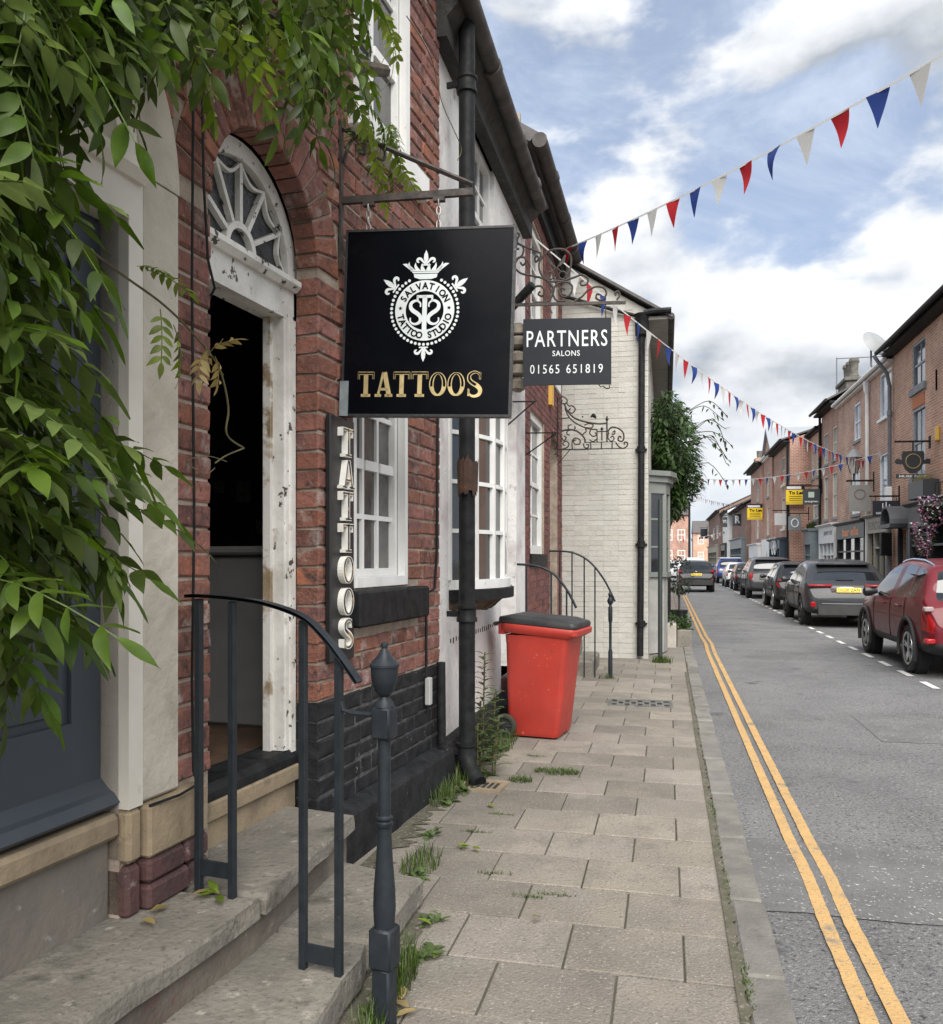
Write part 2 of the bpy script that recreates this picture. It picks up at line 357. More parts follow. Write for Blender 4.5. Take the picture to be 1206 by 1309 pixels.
# ================================================================== LEFT HOUSES
AX, AY, AANG = -1.59, 4.92, R(-5)
def fr_A(name, label, cat): return empty(name, (AX, AY, 0), AANG, label, cat)
def WA(off, s, z):
    c, n = math.cos(AANG), math.sin(AANG); return Vector((AX+off*c-s*n, AY+off*n+s*c, z))
def wall_cells(mb, X0, X1, Y0, Y1, Z0, Z1, ops):
    ys = sorted({Y0, Y1, *[min(max(v, Y0), Y1) for o in ops for v in o[:2]]}); zs = sorted({Z0, Z1, *[min(max(v, Z0), Z1) for o in ops for v in o[2:4]]})
    for i in range(len(ys)-1):
        run = None
        for k in range(len(zs)-1):
            cy, cz = (ys[i]+ys[i+1])/2, (zs[k]+zs[k+1])/2
            hit = any(o[0] < cy < o[1] and o[2] < cz < o[3] for o in ops)
            if hit:
                if run is not None: mb.box(X0, X1, ys[i], ys[i+1], run, zs[k]); run = None
            elif run is None: run = zs[k]
        if run is not None: mb.box(X0, X1, ys[i], ys[i+1], run, Z1)
def arch_fill(mb, X0, X1, cy, r, zs, ztop, n=20, y0=None, y1=None):
    """wall above a semicircular opening, up to ztop"""
    y0 = cy-r if y0 is None else y0; y1 = cy+r if y1 is None else y1
    for i in range(n):
        a0, a1 = PI*i/n, PI*(i+1)/n
        p = [(cy-r*math.cos(a0), zs+r*math.sin(a0)), (cy-r*math.cos(a1), zs+r*math.sin(a1))]
        mb.prism([p[0], p[1], (p[1][0], ztop), (p[0][0], ztop)], X0, X1, 'x')
def brick_mesh(L, Hh, D, sd, name='brick'):
    r_ = random.Random(sd); j = lambda a: r_.uniform(-a, a); e = .0075
    v = [(-D, -L/2, -Hh/2), (-D, L/2, -Hh/2), (-D, L/2, Hh/2), (-D, -L/2, Hh/2)]
    v += [(-.008+j(.003), y+j(.005), z+j(.0045)) for (y, z) in ((-L/2, -Hh/2), (L/2, -Hh/2), (L/2, Hh/2), (-L/2, Hh/2))]
    v += [(j(.004), y+j(.006), z+j(.005)) for (y, z) in ((-L/2+e, -Hh/2+e), (L/2-e, -Hh/2+e), (L/2-e, Hh/2-e), (-L/2+e, Hh/2-e))]
    f = [(8,9,10,11)]+[(4+i, 4+(i+1) % 4, 8+(i+1) % 4, 8+i) for i in range(4)]+[(i, (i+1) % 4, 4+(i+1) % 4, 4+i) for i in range(4)]
    me = bpy.data.meshes.new(name); me.from_pydata(v, [], f)
    bm = bmesh.new(); bm.from_mesh(me); bmesh.ops.recalc_face_normals(bm, faces=bm.faces); bm.to_mesh(me); bm.free(); return me
CH, JT = .096, .014
def lay(Y0, Y1, Z0, Z1, ops, seed, ch=CH, L=.287, Hd=.142, arch=None):
    """Flemish bond bricks clipped to openings; returns (yc, zc, length)"""
    r_ = random.Random(seed); out = []; z = Z0; k = 0
    while z+ch <= Z1+.001:
        zc = z+ch/2
        blocks = sorted((o[0], o[1]) for o in ops if o[2]-ch*.4 < zc < o[3]+ch*.4)
        if arch and arch[2]-.001 < zc < arch[2]+arch[1]:
            w = math.sqrt(max(arch[1]**2-(zc-arch[2])**2, 0)); blocks = sorted(blocks+[(arch[0]-w, arch[0]+w)])
        segs = []; a = Y0
        for (b0, b1) in blocks:
            if b0 > a: segs.append((a, min(b0, Y1)))
            a = max(a, b1)
        if a < Y1: segs.append((a, Y1))
        for (a, b) in segs:
            y = a; q = k % 2; 
            if q: 
                first = Hd*1.5
            else: first = None
            i = 0
            while y < b-.02:
                ln = first if (i == 0 and first) else (L if (i+k) % 2 == 0 else Hd)
                e = min(y+ln, b)
                if b-e < .05: e = b
                if e-y > .03: out.append(((y+e)/2, zc, e-y-JT)); 
                y = e; i += 1
        z += ch; k += 1
    return out
def sash(parent, X, y0, y1, z0, z1, nx, nz, fw=.06, dep=.05, fmat=None, bar=.02, meet=True, gmat=None, name='window', sill=None, curtain=None, label=None):
    """frame proud at X, panes recessed; window > pane, glazing_bar, sill"""
    fmat = fmat or WHITE
    m = MB(); m.box(X-dep, X, y0, y0+fw, z0, z1); m.box(X-dep, X, y1-fw, y1, z0, z1); m.box(X-dep, X, y0+fw, y1-fw, z1-fw, z1); m.box(X-dep, X, y0+fw, y1-fw, z0, z0+fw*1.2)
    w = m.build(name, fmat, parent)
    if label: w['label'] = label
    a, b, c, d = y0+fw, y1-fw, z0+fw*1.2, z1-fw
    gx = X-dep*.75
    rows = nz
    gb = MB()
    for i in range(1, nx): gb.box(gx, gx+.022, lerp(a, b, i/nx)-bar/2, lerp(a, b, i/nx)+bar/2, c, d)
    for k in range(1, nz):
        bw = bar*2 if (meet and k == nz//2) else bar
        xx = gx+.022+(.012 if bw > bar else 0)
        zz = lerp(c, d, k/nz)
        for i in range(nx):
            s0 = lerp(a, b, i/nx)+(bar/2 if i else 0); s1 = lerp(a, b, (i+1)/nx)-(bar/2 if i < nx-1 else 0)
            gb.box(gx, xx, s0, s1, zz-bw/2, zz+bw/2)
    if gb.v: gb.build('glazing_bar', fmat, w)
    for i in range(nx):
        for k in range(nz):
            p = MB(); p.box(gx-.006, gx+.004, lerp(a, b, i/nx), lerp(a, b, (i+1)/nx), lerp(c, d, k/nz), lerp(c, d, (k+1)/nz)); p.build('pane', gmat or GLASS, w)
    if sill: MB().bbox(X-dep, X+sill[1], y0-sill[2], y1+sill[2], z0-sill[0], z0-.002, .006).build('sill', sill[3], w)
    if curtain: MB().box(gx-.05, gx-.04, a, b, c, d).build('blind', curtain, w)
    return w

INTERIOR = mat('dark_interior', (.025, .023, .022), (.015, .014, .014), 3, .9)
FLOORB = mat('worn_floorboards', (.115, .068, .04), (.065, .04, .026), 8, .6, bump=.3, bscale=30)
SLATE = mat('roof_slate', (.07, .068, .07), (.11, .10, .095), 6, .8, bump=.6, bscale=20)

# ---- tattoo studio house (A)
HA = fr_A('brick_house', 'red brick tattoo studio with arched doorway, open door and black painted base', 'house')
DOOR = (-1.896, -1.028, .30, 3.0); DC, DR, DS = -1.462, .434, 3.0
WIN1 = (-.635, .139, 1.40, 2.78); WIN2 = (-.62, .175, 4.02, 5.5)
ops = [DOOR, WIN1, WIN2]
core = MB(); wall_cells(core, -.13, -.012, -2.123, .72, -.1, 6.0, [(DOOR[0]-.016, DOOR[1]+.016, DOOR[2], DS+DR+.04), WIN1, WIN2])
arch_fill(core, -.13, -.012, DC, DR+.016, DS, DS+DR+.04)
core.build('wall', MORTAR, HA)
blk = MB(); blk.box(-.012, -.0075, DOOR[1]+.012, .715, -.05, .815); blk.box(-.125, -.012, DOOR[1]+.012, DOOR[1]+.0155, .3, .815); blk.build('painted_base', MORTBLK, HA)
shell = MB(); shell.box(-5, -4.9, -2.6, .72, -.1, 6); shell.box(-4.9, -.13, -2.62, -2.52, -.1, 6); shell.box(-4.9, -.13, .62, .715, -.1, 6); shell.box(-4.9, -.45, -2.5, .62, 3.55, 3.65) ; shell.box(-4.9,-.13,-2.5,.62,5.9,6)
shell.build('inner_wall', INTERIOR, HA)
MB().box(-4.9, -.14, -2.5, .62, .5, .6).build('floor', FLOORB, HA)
BS = [brick_mesh(.276, CH-JT, .124, 10+i) for i in range(8)]; BH = [brick_mesh(.131, CH-JT, .124, 30+i) for i in range(6)]
BSK = [m.copy() for m in BS]; BHK = [m.copy() for m in BH]
for m_ in BS+BH: m_.materials.append(BRICK)
for m_ in BSK+BHK: m_.materials.append(BRICKBLK)
RING = .235
bl = [b for b in lay(-1.030, .72, .27, 5.95, [WIN1, WIN2, (WIN1[0]-.03, WIN1[1]+.03, WIN1[3], WIN1[3]+.2), (-.70, .33, 1.19, 1.40), (DC-.2, DC+.67, DS, DS+.4)], 1)]
bl += [b for b in lay(-2.118, -1.901, .715, 3.0, [], 5)]
bl += [b for b in lay(-2.118, -.80, 3.0, 5.95, [], 6, arch=(DC, DR+RING+.01, DS)) if not (b[0] > -1.03 and b[1] < 3.4 and False)]
# avoid doubles where the two fields meet
bl = [b for i, b in enumerate(bl) if not (b[1] > 3.0 and -1.03 < b[0] < -.80 and i < len(bl) and b[2] > 0 and b in bl[:0])]
def pxsize(b):
    p = WA(0, b[0], b[1]); d = p.x*-math.sin(YAW)+p.y*math.cos(YAW); return b[2]/(d*d)
VIS = []
REST = []
fld = {}
for i, b in enumerate(bl):
    key = (round(b[1], 2))
    if -1.03 < b[0] < -.75 and b[1] > 3.0:
        # one field only beside the arch
        pass
    (VIS if (b[1] < 3.55 or b[0] > .15) and b[1] < 5.6 else REST).append(b)
VIS.sort(key=pxsize, reverse=True)
REST += VIS[262:]; VIS = VIS[:262]
rb = random.Random(11)
for (yc, zc, ln) in VIS:
    dark = zc < .80 and yc > -1.2
    st = ln > .2
    src = rb.choice((BSK if dark else BS) if st else (BHK if dark else BH))
    o = link('brick', src, None, HA); o.location = (rb.uniform(-.003, .003), yc, zc); o.scale = (1, ln/(.276 if st else .131), 1)
    o.rotation_euler = (0, 0, rb.uniform(-.006, .006))
mb = MB(); mk = MB()
for (yc, zc, ln) in REST:
    m_ = mk if (zc < .8 and yc > -1.2) else mb; e = .007; h = (CH-JT)/2; l = ln/2; x = rb.uniform(-.003, .003)
    m_.add([(-.1, yc-l, zc-h), (-.1, yc+l, zc-h), (-.1, yc+l, zc+h), (-.1, yc-l, zc+h), (x-.006, yc-l, zc-h), (x-.006, yc+l, zc-h), (x-.006, yc+l, zc+h), (x-.006, yc-l, zc+h),
            (x, yc-l+e, zc-h+e), (x, yc+l-e, zc-h+e), (x, yc+l-e, zc+h-e), (x, yc-l+e, zc+h-e)],
           [(8,9,10,11)]+[(4+i, 4+(i+1) % 4, 8+(i+1) % 4, 8+i) for i in range(4)]+[(i, (i+1) % 4, 4+(i+1) % 4, 4+i) for i in range(4)], rb.random())
tag(mb.build('brickwork', BRICK, HA), kind='stuff')
if mk.v: tag(mk.build('painted_brickwork', BRICKBLK, HA), kind='stuff')
# voussoirs of the door arch, each a brick on edge
NV = 19
for i in range(NV):
    a = PI*(i+.5)/NV; w = PI*(DR+.02)/NV
    v = []
    for (x, e) in ((-.124, 0), (-.007, 0), (0, .006)):
        for (rr, sgn) in ((DR+e, -1), (DR+e, 1), (DR+RING-.01-e, 1), (DR+RING-.01-e, -1)):
            da = sgn*(PI/NV/2-.006/rr-e/rr)
            v.append((x+rb.uniform(-.002, .002), rr*math.sin(da)+rb.uniform(-.002, .002), rr*math.cos(da)))
    me = bpy.data.meshes.new('brick'); me.from_pydata(v, [], [(8,9,10,11)]+[(4+q, 4+(q+1) % 4, 8+(q+1) % 4, 8+q) for q in range(4)]+[(q, (q+1) % 4, 4+(q+1) % 4, 4+q) for q in range(4)])
    bm_ = bmesh.new(); bm_.from_mesh(me); bmesh.ops.recalc_face_normals(bm_, faces=bm_.faces); bm_.to_mesh(me); bm_.free()
    o = link('brick', me, BRICK, HA); o.location = (0, DC, DS); o.rotation_euler = (a-PI/2, 0, 0)
# flat arches over the windows (soldier bricks)
for (W_, zt) in ((WIN1, WIN1[3]), ):
    n = 9
    for i in range(n):
        yy = lerp(W_[0]-.02, W_[1]+.02, (i+.5)/n); o = link('brick', BS[i % 8], None, HA); o.location = (0, yy, zt+.1); o.rotation_euler = (PI/2, 0, 0); o.scale = (1, .68, .93)
# black rendered plinth
pl = MB(); prof = [(-.01, -.05), (.10, -.05), (.098, .235), (.085, .262), (-.01, .285)]
pl.add([(x, s_, z) for s_ in (-1.44, -.95, -.5, 0, .35, .72) for (x, z) in prof], [(i*5+j, i*5+(j+1) % 5, (i+1)*5+(j+1) % 5, (i+1)*5+j) for i in range(5) for j in range(5)]+[(4,3,2,1,0), (25,26,27,28,29)])
pl.build('plinth', BRICKBLK, HA)
MB().box(-.13, .03, DOOR[1]+.002, DOOR[1]+.20, -.1, .27).build('base_block', BRICKBLK, HA)
# door frame, fanlight, threshold
FX = -.135
fr_ = MB()
def jamb(y0, y1):
    fr_.box(FX-.10, FX, y0, y1, .62, 2.74)
jamb(DOOR[0]+.002, DOOR[0]+.10); jamb(DOOR[1]-.10, DOOR[1]-.002)
fr_.box(FX-.10, FX+.012, DOOR[1]-.045, DOOR[1]-.004, .55, 2.74); fr_.box(FX-.1, FX+.012, DOOR[0]+.004, DOOR[0]+.045, .55, 2.74)
fr_.box(FX-.02, FX+.006, DOOR[1]-.085, DOOR[1]-.062, .62, 2.74)
fr_.box(FX-.12, FX, DOOR[0]+.002, DOOR[1]-.002, 2.74, 2.90)
df = fr_.build('door_frame', WHITE_PEEL, HA)
cor = MB(); cor.prism([(FX-.1, 2.88), (FX+.02, 2.88), (FX+.045, 2.905), (FX+.045, 2.93), (FX+.01, 2.95), (FX-.1, 2.955)], DOOR[0]+.004, DOOR[1]-.004, 'y'); cor.build('transom_moulding', WHITE_PEEL, df)
stp = MB(); stp.box(FX-.10, FX-.06, DOOR[1]-.125, DOOR[1]-.10, .62, 2.74); stp.build('door_stop', mat('bare_timber_edge', (.36, .30, .21), (.20, .14, .08), 6, .7, bump=.3, spots=[((.6, .58, .54), 2.5, .45, .5)]), df)
# fanlight
fl = MB()
def arc_band(mb, cy, cz, r0, r1, a0, a1, x0, x1, n=24):
    for i in range(n):
        b0, b1 = lerp(a0, a1, i/n), lerp(a0, a1, (i+1)/n)
        mb.prism([(cy+r0*math.cos(b0), cz+r0*math.sin(b0)), (cy+r1*math.cos(b0), cz+r1*math.sin(b0)), (cy+r1*math.cos(b1), cz+r1*math.sin(b1)), (cy+r0*math.cos(b1), cz+r0*math.sin(b1))], x0, x1, 'x')
FZ = 2.955
arc_band(fl, DC, FZ, .398, .428+.05, 0, PI, FX-.07, FX-.01)
fan = fl.build('fanlight', WHITE_PEEL, HA)
fl = MB(); arc_band(fl, DC, FZ, .09, .12, 0, PI, FX-.05, FX-.016); fl.build('fanlight_hub', WHITE_PEEL, fan)
bars = MB()
for k in range(1, 6):
    a = PI*k/6
    ca, sa = math.cos(a), math.sin(a); px, pz = -sa*.011, ca*.011
    bars.prism([(DC+.12*ca+px, FZ+.12*sa+pz), (DC+.12*ca-px, FZ+.12*sa-pz), (DC+.385*ca-px, FZ+.385*sa-pz), (DC+.385*ca+px, FZ+.385*sa+pz)], FX-.046, FX-.018, 'x')
for k in range(6):            # small swags along the rim
    a0, a1 = PI*k/6, PI*(k+1)/6
    pts = []
    for i in range(9):
        t = i/8; a = lerp(a0, a1, t); rr = .385-.055*math.sin(PI*t); pts.append((rr, a))
    for i in range(8):
        (r0, b0), (r1, b1) = pts[i], pts[i+1]
        bars.prism([(DC+(r0-.008)*math.cos(b0), FZ+(r0-.008)*math.sin(b0)), (DC+(r0+.008)*math.cos(b0), FZ+(r0+.008)*math.sin(b0)), (DC+(r1+.008)*math.cos(b1), FZ+(r1+.008)*math.sin(b1)), (DC+(r1-.008)*math.cos(b1), FZ+(r1-.008)*math.sin(b1))], FX-.043, FX-.02, 'x')
bars.build('glazing_bar', WHITE_PEEL, fan)
OBSC = mat('obscured_glass', (.014, .015, .017), (.05, .055, .06), 14, .12, .3, bump=.5, bscale=26, bdist=.02, spec=.7)
gl = MB()
for k in range(6):
    a0, a1 = PI*k/6, PI*(k+1)/6
    gp_ = MB(); gp_.prism([(DC, FZ)]+[(DC+.4*math.cos(lerp(a0, a1, i/6)), FZ+.4*math.sin(lerp(a0, a1, i/6))) for i in range(7)], FX-.052, FX-.047, 'x'); gp_.build('pane', OBSC, fan)
th = MB(); th.prism([(FX-.15, .55), (FX+.03, .55), (FX+.03, .585), (FX+.0, .615), (FX-.15, .625)], DOOR[0]+.006, DOOR[1]-.006, 'y'); th.build('threshold', BLACKM, HA)
ts = MB(); ts.bbox(-.3, -.10, DOOR[0]-.0, DOOR[1]-.0, .46, .545, .01); ts.box(-.3, -.128, DOOR[0]+.002, DOOR[1]-.002, .25, .46); ts.box(-.3, -.115, DOOR[0]+.002, DOOR[0]+.12, .25, .459); ts.build('sill_stone', TANSTONE, HA)
# windows
w1 = sash(HA, -.055, WIN1[0], WIN1[1], WIN1[2], WIN1[3], 3, 4, .085, .06, WHITE, .028, gmat=mat('blind_behind_glass', (.11, .11, .105), (.045, .045, .045), 5, .06, spec=.7))
MB().box(-.05, -.002, WIN1[0], WIN1[0]+.045, WIN1[2], WIN1[3]).build('outer_frame', WHITE, w1)
MB().box(-.05, -.002, WIN1[1]-.045, WIN1[1], WIN1[2], WIN1[3]).build('outer_frame', WHITE, w1)
MB().box(-.05, .004, WIN1[0]+.045, WIN1[1]-.045, WIN1[2], WIN1[2]+.055).build('outer_frame', WHITE, w1)
MB().bbox(-.05, .075, -.70, .325, 1.19, 1.385, .012).build('sill', BLACKM, w1)
w2 = sash(HA, -.055, WIN2[0], WIN2[1], WIN2[2], WIN2[3], 2, 3, .085, .06, WHITE, .028)
MB().box(-.05, -.002, WIN2[1]-.06, WIN2[1], WIN2[2], WIN2[3]).build('outer_frame', WHITE, w2)
MB().box(-.05, -.002, WIN2[0], WIN2[0]+.06, WIN2[2], WIN2[3]).build('outer_frame', WHITE, w2)
MB().bbox(-.05, .07, -.70, .34, 3.86, 4.015, .012).build('sill', WHITE, w2)
CURT = mat('net_curtain', (.33, .32, .30), (.42, .41, .39), 4, .8)
# roof and eaves
rf = MB(); rf.prism([(.28, 5.98), (-2.4, 7.9), (-5, 6.0), (-5, 5.9), (-2.4, 7.78), (.26, 5.9)], -2.123, .72, 'y'); rf.build('roof', SLATE, HA)
MB().tube([(.3, -2.1, 5.93), (.3, .70, 5.93)], .06, 8).build('gutter', BLACKM, HA)

# ---- neighbouring house with the dark blue door (E)
HE = fr_A('terraced_house', 'house with dark slate-blue panelled door in a cream arched surround under hanging wisteria', 'house')
ED = (-3.36, -2.41, .30, 2.9); EC, ER = -2.885, .475
co = MB(); wall_cells(co, -.13, -.012, -6.0, -2.125, -.1, 6.0, [(ED[0], ED[1], ED[2], 2.9+ER+.02)])
arch_fill(co, -.13, -.012, EC, ER, 2.9, 2.9+ER+.02); co.build('wall', MORTAR, HE)
mb = MB()
for (yc, zc, ln) in lay(-5.9, -2.13, .30, 5.9, [(EC-.77, EC+.77, 0, 2.9)], 21, arch=(EC, .77, 2.9)):
    h = (CH-JT)/2; l = ln/2; mb.box(-.05, rb.uniform(-.003, .003), yc-l, yc+l, zc-h, zc+h, rb.random())
tag(mb.build('brickwork', BRICK, HE), kind='stuff')
su = MB(); su.bbox(-.12, .022, ED[1]+.072, -2.127, .71, 2.9, .012); su.bbox(-.12, .022, EC-.757, ED[0]-.072, .71, 2.9, .012)
arc_band(su, EC, 2.9, ER+.07, .758, 0, PI, -.12, .02, 30)
for i, v in enumerate(su.v):
    if v[0] > 0 and v[2] < 2.8: su.v[i] = (v[0]+rb.uniform(-.003, .003), v[1], v[2])
su.build('door_surround', CREAM, HE)
df = MB(); df.box(-.16, .03, ED[1], ED[1]+.07, .71, 2.72); df.box(-.16, .03, ED[0]-.07, ED[0], .71, 2.72); df.box(-.16, .03, ED[0]-.07, ED[1]+.07, 2.72, 2.86)
arc_band(df, EC, 2.9, ER-.03, ER+.068, 0, PI, -.10, .018, 26)
LW = mat('off_white_paint', (.64, .61, .54), (.56, .53, .47), 3, .5, bump=.1, bscale=50, spots=[((.4, .37, .32), 7, .66, .75)])
dfo = df.build('door_frame', LW, HE)
MB().prism([(-.1, 2.84), (.05, 2.84), (.08, 2.87), (.08, 2.90), (.04, 2.93), (-.1, 2.94)], ED[0]-.06, ED[1]+.06, 'y').build('transom_moulding', LW, dfo)
MB().prism([(EC+.44*math.cos(PI*i/20), 2.93+.44*math.sin(PI*i/20)) for i in range(21)], -.09, -.08, 'x').build('fanlight', mat('pale_fanlight_glass', (.06, .065, .07), (.1, .105, .11), 3, .08, spec=.8), HE)
fb = MB()
for a in (.35, .9, 1.57, 2.24, 2.79): 
    ca, sa = math.cos(a), math.sin(a); fb.prism([(EC+.1*ca-sa*.01, 2.93+.1*sa+ca*.01), (EC+.1*ca+sa*.01, 2.93+.1*sa-ca*.01), (EC+.45*ca+sa*.01, 2.93+.45*sa-ca*.01), (EC+.45*ca-sa*.01, 2.93+.45*sa+ca*.01)], -.08, -.06, 'x')
fb.build('glazing_bar', LW, dfo)
BLUE = mat('slate_blue_door_paint', (.034, .043, .054), (.04, .05, .062), 2, .42, .5, bump=.06, bscale=90, bdist=.003)
dm = MB(); dm.box(-.14, -.10, ED[0], ED[1], .74, 2.72)
door = dm.build('front_door', BLUE, HE)
stiles = MB()
ya, yb = ED[0]+.003, ED[1]-.003; ym = (ya+yb)/2
for (a, b, c, d) in ((ya, ya+.13, .8, 2.70), (yb-.13, yb, .8, 2.70), (ym-.055, ym+.055, .8, 2.70)): stiles.box(-.10, -.085, a, b, c, d)
for (c, d) in ((.8, 1.02), (1.42, 1.56), (2.0, 2.12), (2.58, 2.70)):
    stiles.box(-.10, -.0852, ya+.13, ym-.055, c, d); stiles.box(-.10, -.0852, ym+.055, yb-.13, c, d)
stiles.build('stiles_and_rails', BLUE, door)
for (a, b) in ((ya+.13, ym-.055), (ym+.055, yb-.13)):
    for (c, d) in ((1.02, 1.42), (1.56, 2.0), (2.12, 2.58)):
        MB().bbox(-.102, -.088, a+.03, b-.03, c+.03, d-.03, .012).build('panel', BLUE, door)
MB().prism([(-.14, .72), (-.02, .72), (-.005, .735), (-.03, .765), (-.05, .775), (-.085, .81), (-.10, .81)], ED[0]-.004, ED[1]+.004, 'y').build('weather_bar', BLUE, door)
BRASS = mat('brass', (.55, .40, .16), None, rough=.3, metal=1)
MB().bbox(-.086, -.078, ym-.13, ym+.13, 1.455, 1.525, .004).build('letter_plate', BRASS, door)
kn = MB(); kn.lathe([(.012, 0), (.012, .03), (.03, .045), (.028, .07), (.005, .078)], (-.086, ym, 1.9), 12, 'x'); kn.build('knocker', BRASS, door)
# stone and brick footing under the cream surround
MB().bbox(-.12, .055, -2.335, -2.0, .52, .705, .012).build('footing_stone', TANSTONE, HE)
MB().bbox(-.12, .03, ED[1]+.0, -2.34, .52, .705, .015).build('footing_stone', TANSTONE, HE)
OLDB = mat('damp_dark_brick', (.10, .045, .042), (.06, .035, .034), 6, .8, bump=.8, bscale=30, bdist=.012, rnd=.2, spots=[((.33, .27, .25), 5, .66, .74)])
for (a, b, c, d) in ((-2.33, -2.13, .43, .515), (-2.125, -1.985, .43, .515), (-2.33, -2.1, .335, .425), (-2.095, -1.985, .335, .425), (ED[1]+.0, -2.338, .335, .51)):
    MB().bbox(-.12, .05 if b > -2.3 else .025, a, b, c, d, .014).build('brick', OLDB, HE)
MB().bbox(-.2, .0, ED[0]-.3, ED[1]-.002, .615, .70, .015).build('sill_stone', TANSTONE, HE)
MB().bbox(-.2, -.045, ED[0]-.3, ED[1]-.004, .20, .612, .01).build('riser', mat('cement_render', (.17, .15, .125), (.125, .112, .095), 4, .9, bump=.5, bscale=25, spots=[((.36, .28, .25), 4, .64, .74), ((.26, .25, .22), 12, .65, .72)]), HE)
sh = MB(); sh.box(-5, -4.9, -6, -2.65, 0, 6); sh.box(-4.9, -.13, -6, -5.9, 0, 6); sh.build('inner_wall', INTERIOR, HE)
rf = MB(); rf.prism([(.28, 5.98), (-2.4, 7.9), (-5, 6.0), (-5, 5.9), (-2.4, 7.78), (.26, 5.9)], -6, -2.125, 'y'); rf.build('roof', SLATE, HE)
# cables down the party wall
for i, (s0, pts) in enumerate(((0, [(.028, -2.055, 3.6), (.024, -2.06, 2.6), (.028, -2.052, 1.7), (.024, -2.06, 1.1), (.03, -2.06, .76), (.06, -2.075, .715), (.075, -2.2, .71), (.05, -2.33, .705)]), (1, [(.022, -2.0, 3.55), (.026, -1.99, 3.0), (.024, -1.96, 2.72), (.03, -1.925, 2.62), (-.02, -1.9, 2.58)]))):
    MB().tube(pts, .0052, 6).build('cable', BLACKM, HE, True)

# ---- stone steps
SO = empty('stone_steps', (0, 0, 0), 0, 'worn grey stone doorsteps with two levels below both arched doors', 'steps')
def slab(poly, z0, z1, name, m_, nose=.0):
    b = MB(); n = len(poly); cx = sum(p[0] for p in poly)/n; cy = sum(p[1] for p in poly)/n
    e = .018
    ins = [(p[0]+(cx-p[0])*e/max(.2, abs(cx-p[0])+abs(cy-p[1])), p[1]+(cy-p[1])*e/max(.2, abs(cx-p[0])+abs(cy-p[1]))) for p in poly]
    v = [(p[0], p[1], z0) for p in poly]+[(p[0]+rb.uniform(-.004, .004), p[1]+rb.uniform(-.004, .004), z1-e) for p in poly]+[(p[0], p[1], z1) for p in ins]
    f = [tuple(range(n-1, -1, -1)), tuple(range(2*n, 3*n))]
    for lv in (0, 1):
        f += [(lv*n+i, lv*n+(i+1) % n, (lv+1)*n+(i+1) % n, (lv+1)*n+i) for i in range(n)]
    b.add(v, f); return b.build(name, m_, SO)
def jl(a, b, n, j):
    return [(lerp(a[0], b[0], i/n)+(rb.uniform(-j, j) if 0 < i < n else 0), lerp(a[1], b[1], i/n)+(rb.uniform(-j, j) if 0 < i < n else 0)) for i in range(n)]
RISER = mat('mossy_step_riser', (.15, .13, .105), (.09, .075, .062), 4, .92, bump=.7, bscale=22, bdist=.015, spots=[((.13, .115, .05), 5, .6, .72), ((.30, .27, .23), 11, .65, .73), ((.12, .05, .045), 3, .62, .72)])
far_up = jl((-1.442, 3.78), (-1.408, 2.80), 8, .006)+[(-1.408, 2.80), (-1.93, 2.83), (-1.90, 3.86)]
slab(far_up, .275, .345, 'step_slab', STONE)
near_up = jl((-1.425, 2.79), (-1.56, 1.5), 8, .008)+[(-1.66, .6), (-2.1, .6), (-1.95, 2.79)]
slab(near_up, .265, .338, 'step_slab', STONE)
MB().prism([(-1.47, 3.74), (-1.45, 2.79), (-1.60, 1.5), (-1.7, .6), (-2.0, .6), (-1.9, 3.74)], -.05, .27, 'z').build('riser', RISER, SO)
low_far = jl((-1.50, 3.72), (-1.06, 3.61), 4, .004)+jl((-1.06, 3.61), (-1.07, 2.975), 6, .006)+[(-1.08, 2.965), (-1.47, 2.99)]
slab(low_far, .03, .143, 'step_slab', STONE)
low_near = [(-1.47, 2.975), (-1.085, 2.955), (-1.06, 2.85), (-1.065, 2.68), (-1.03, 2.3), (-1.0, 1.6), (-1.02, .6), (-1.6, .6)]
slab(low_near, .03, .138, 'step_slab', STONE)
MB().prism([(-1.5, 3.66), (-1.10, 3.57), (-1.10, 2.97), (-1.09, 2.7), (-1.04, 1.6), (-1.06, .65), (-1.5, .65)], -.1, .035, 'z').build('riser', RISER, SO)

# ---- white rendered house (B)
BX, BY0, BY1 = -1.56, 5.66, 9.42
HB = empty('white_house', (BX, 0, 0), 0, 'white rendered house with bow shop window and black gutter', 'house')
NI = (8.0, 8.85, .42, 2.85)
w = MB(); BW2 = (6.83, 7.68, 3.95, 5.16)
wall_cells(w, -.3, 0, BY0-.12, BY1, -.1, 5.35, [(NI[0], NI[1], NI[2], NI[3]+.43), BW2, (6.02, 7.55, 1.35, 2.95)])
arch_fill(w, -.3, 0, (NI[0]+NI[1])/2, .425, NI[3], NI[3]+.43); w.build('wall', RENDERW, HB)
MB().box(-.36, -.305, NI[0]-.1, NI[1]+.1, .4, 3.3).build('door', WHITE, HB)
MB().box(-4, -.31, BY0+.05, BY1-.05, 0, 5.3).build('inner_wall', INTERIOR, HB)
sash(HB, -.04, BW2[0], BW2[1], BW2[2], BW2[3], 3, 4, .07, .08, WHITE, .025, sill=(.1, .06, .05, WHITE))
MB().box(-.05, .02, BW2[0]-.06, BW2[1]+.06, BW2[3], BW2[3]+.10).build('lintel', WHITE, HB)
# plinth
p = MB(); p.add([(x, yy, z) for yy in (BY0, 6.6, 7.4, 7.98) for (x, z) in ((0, -.05), (.11, -.05), (.10, .2), (.06, .25), (0, .27))], [(i*5+j, i*5+(j+1) % 5, (i+1)*5+(j+1) % 5, (i+1)*5+j) for i in range(3) for j in range(5)]+[(4,3,2,1,0), (15,16,17,18,19)]); p.build('plinth', BRICKBLK, HB)
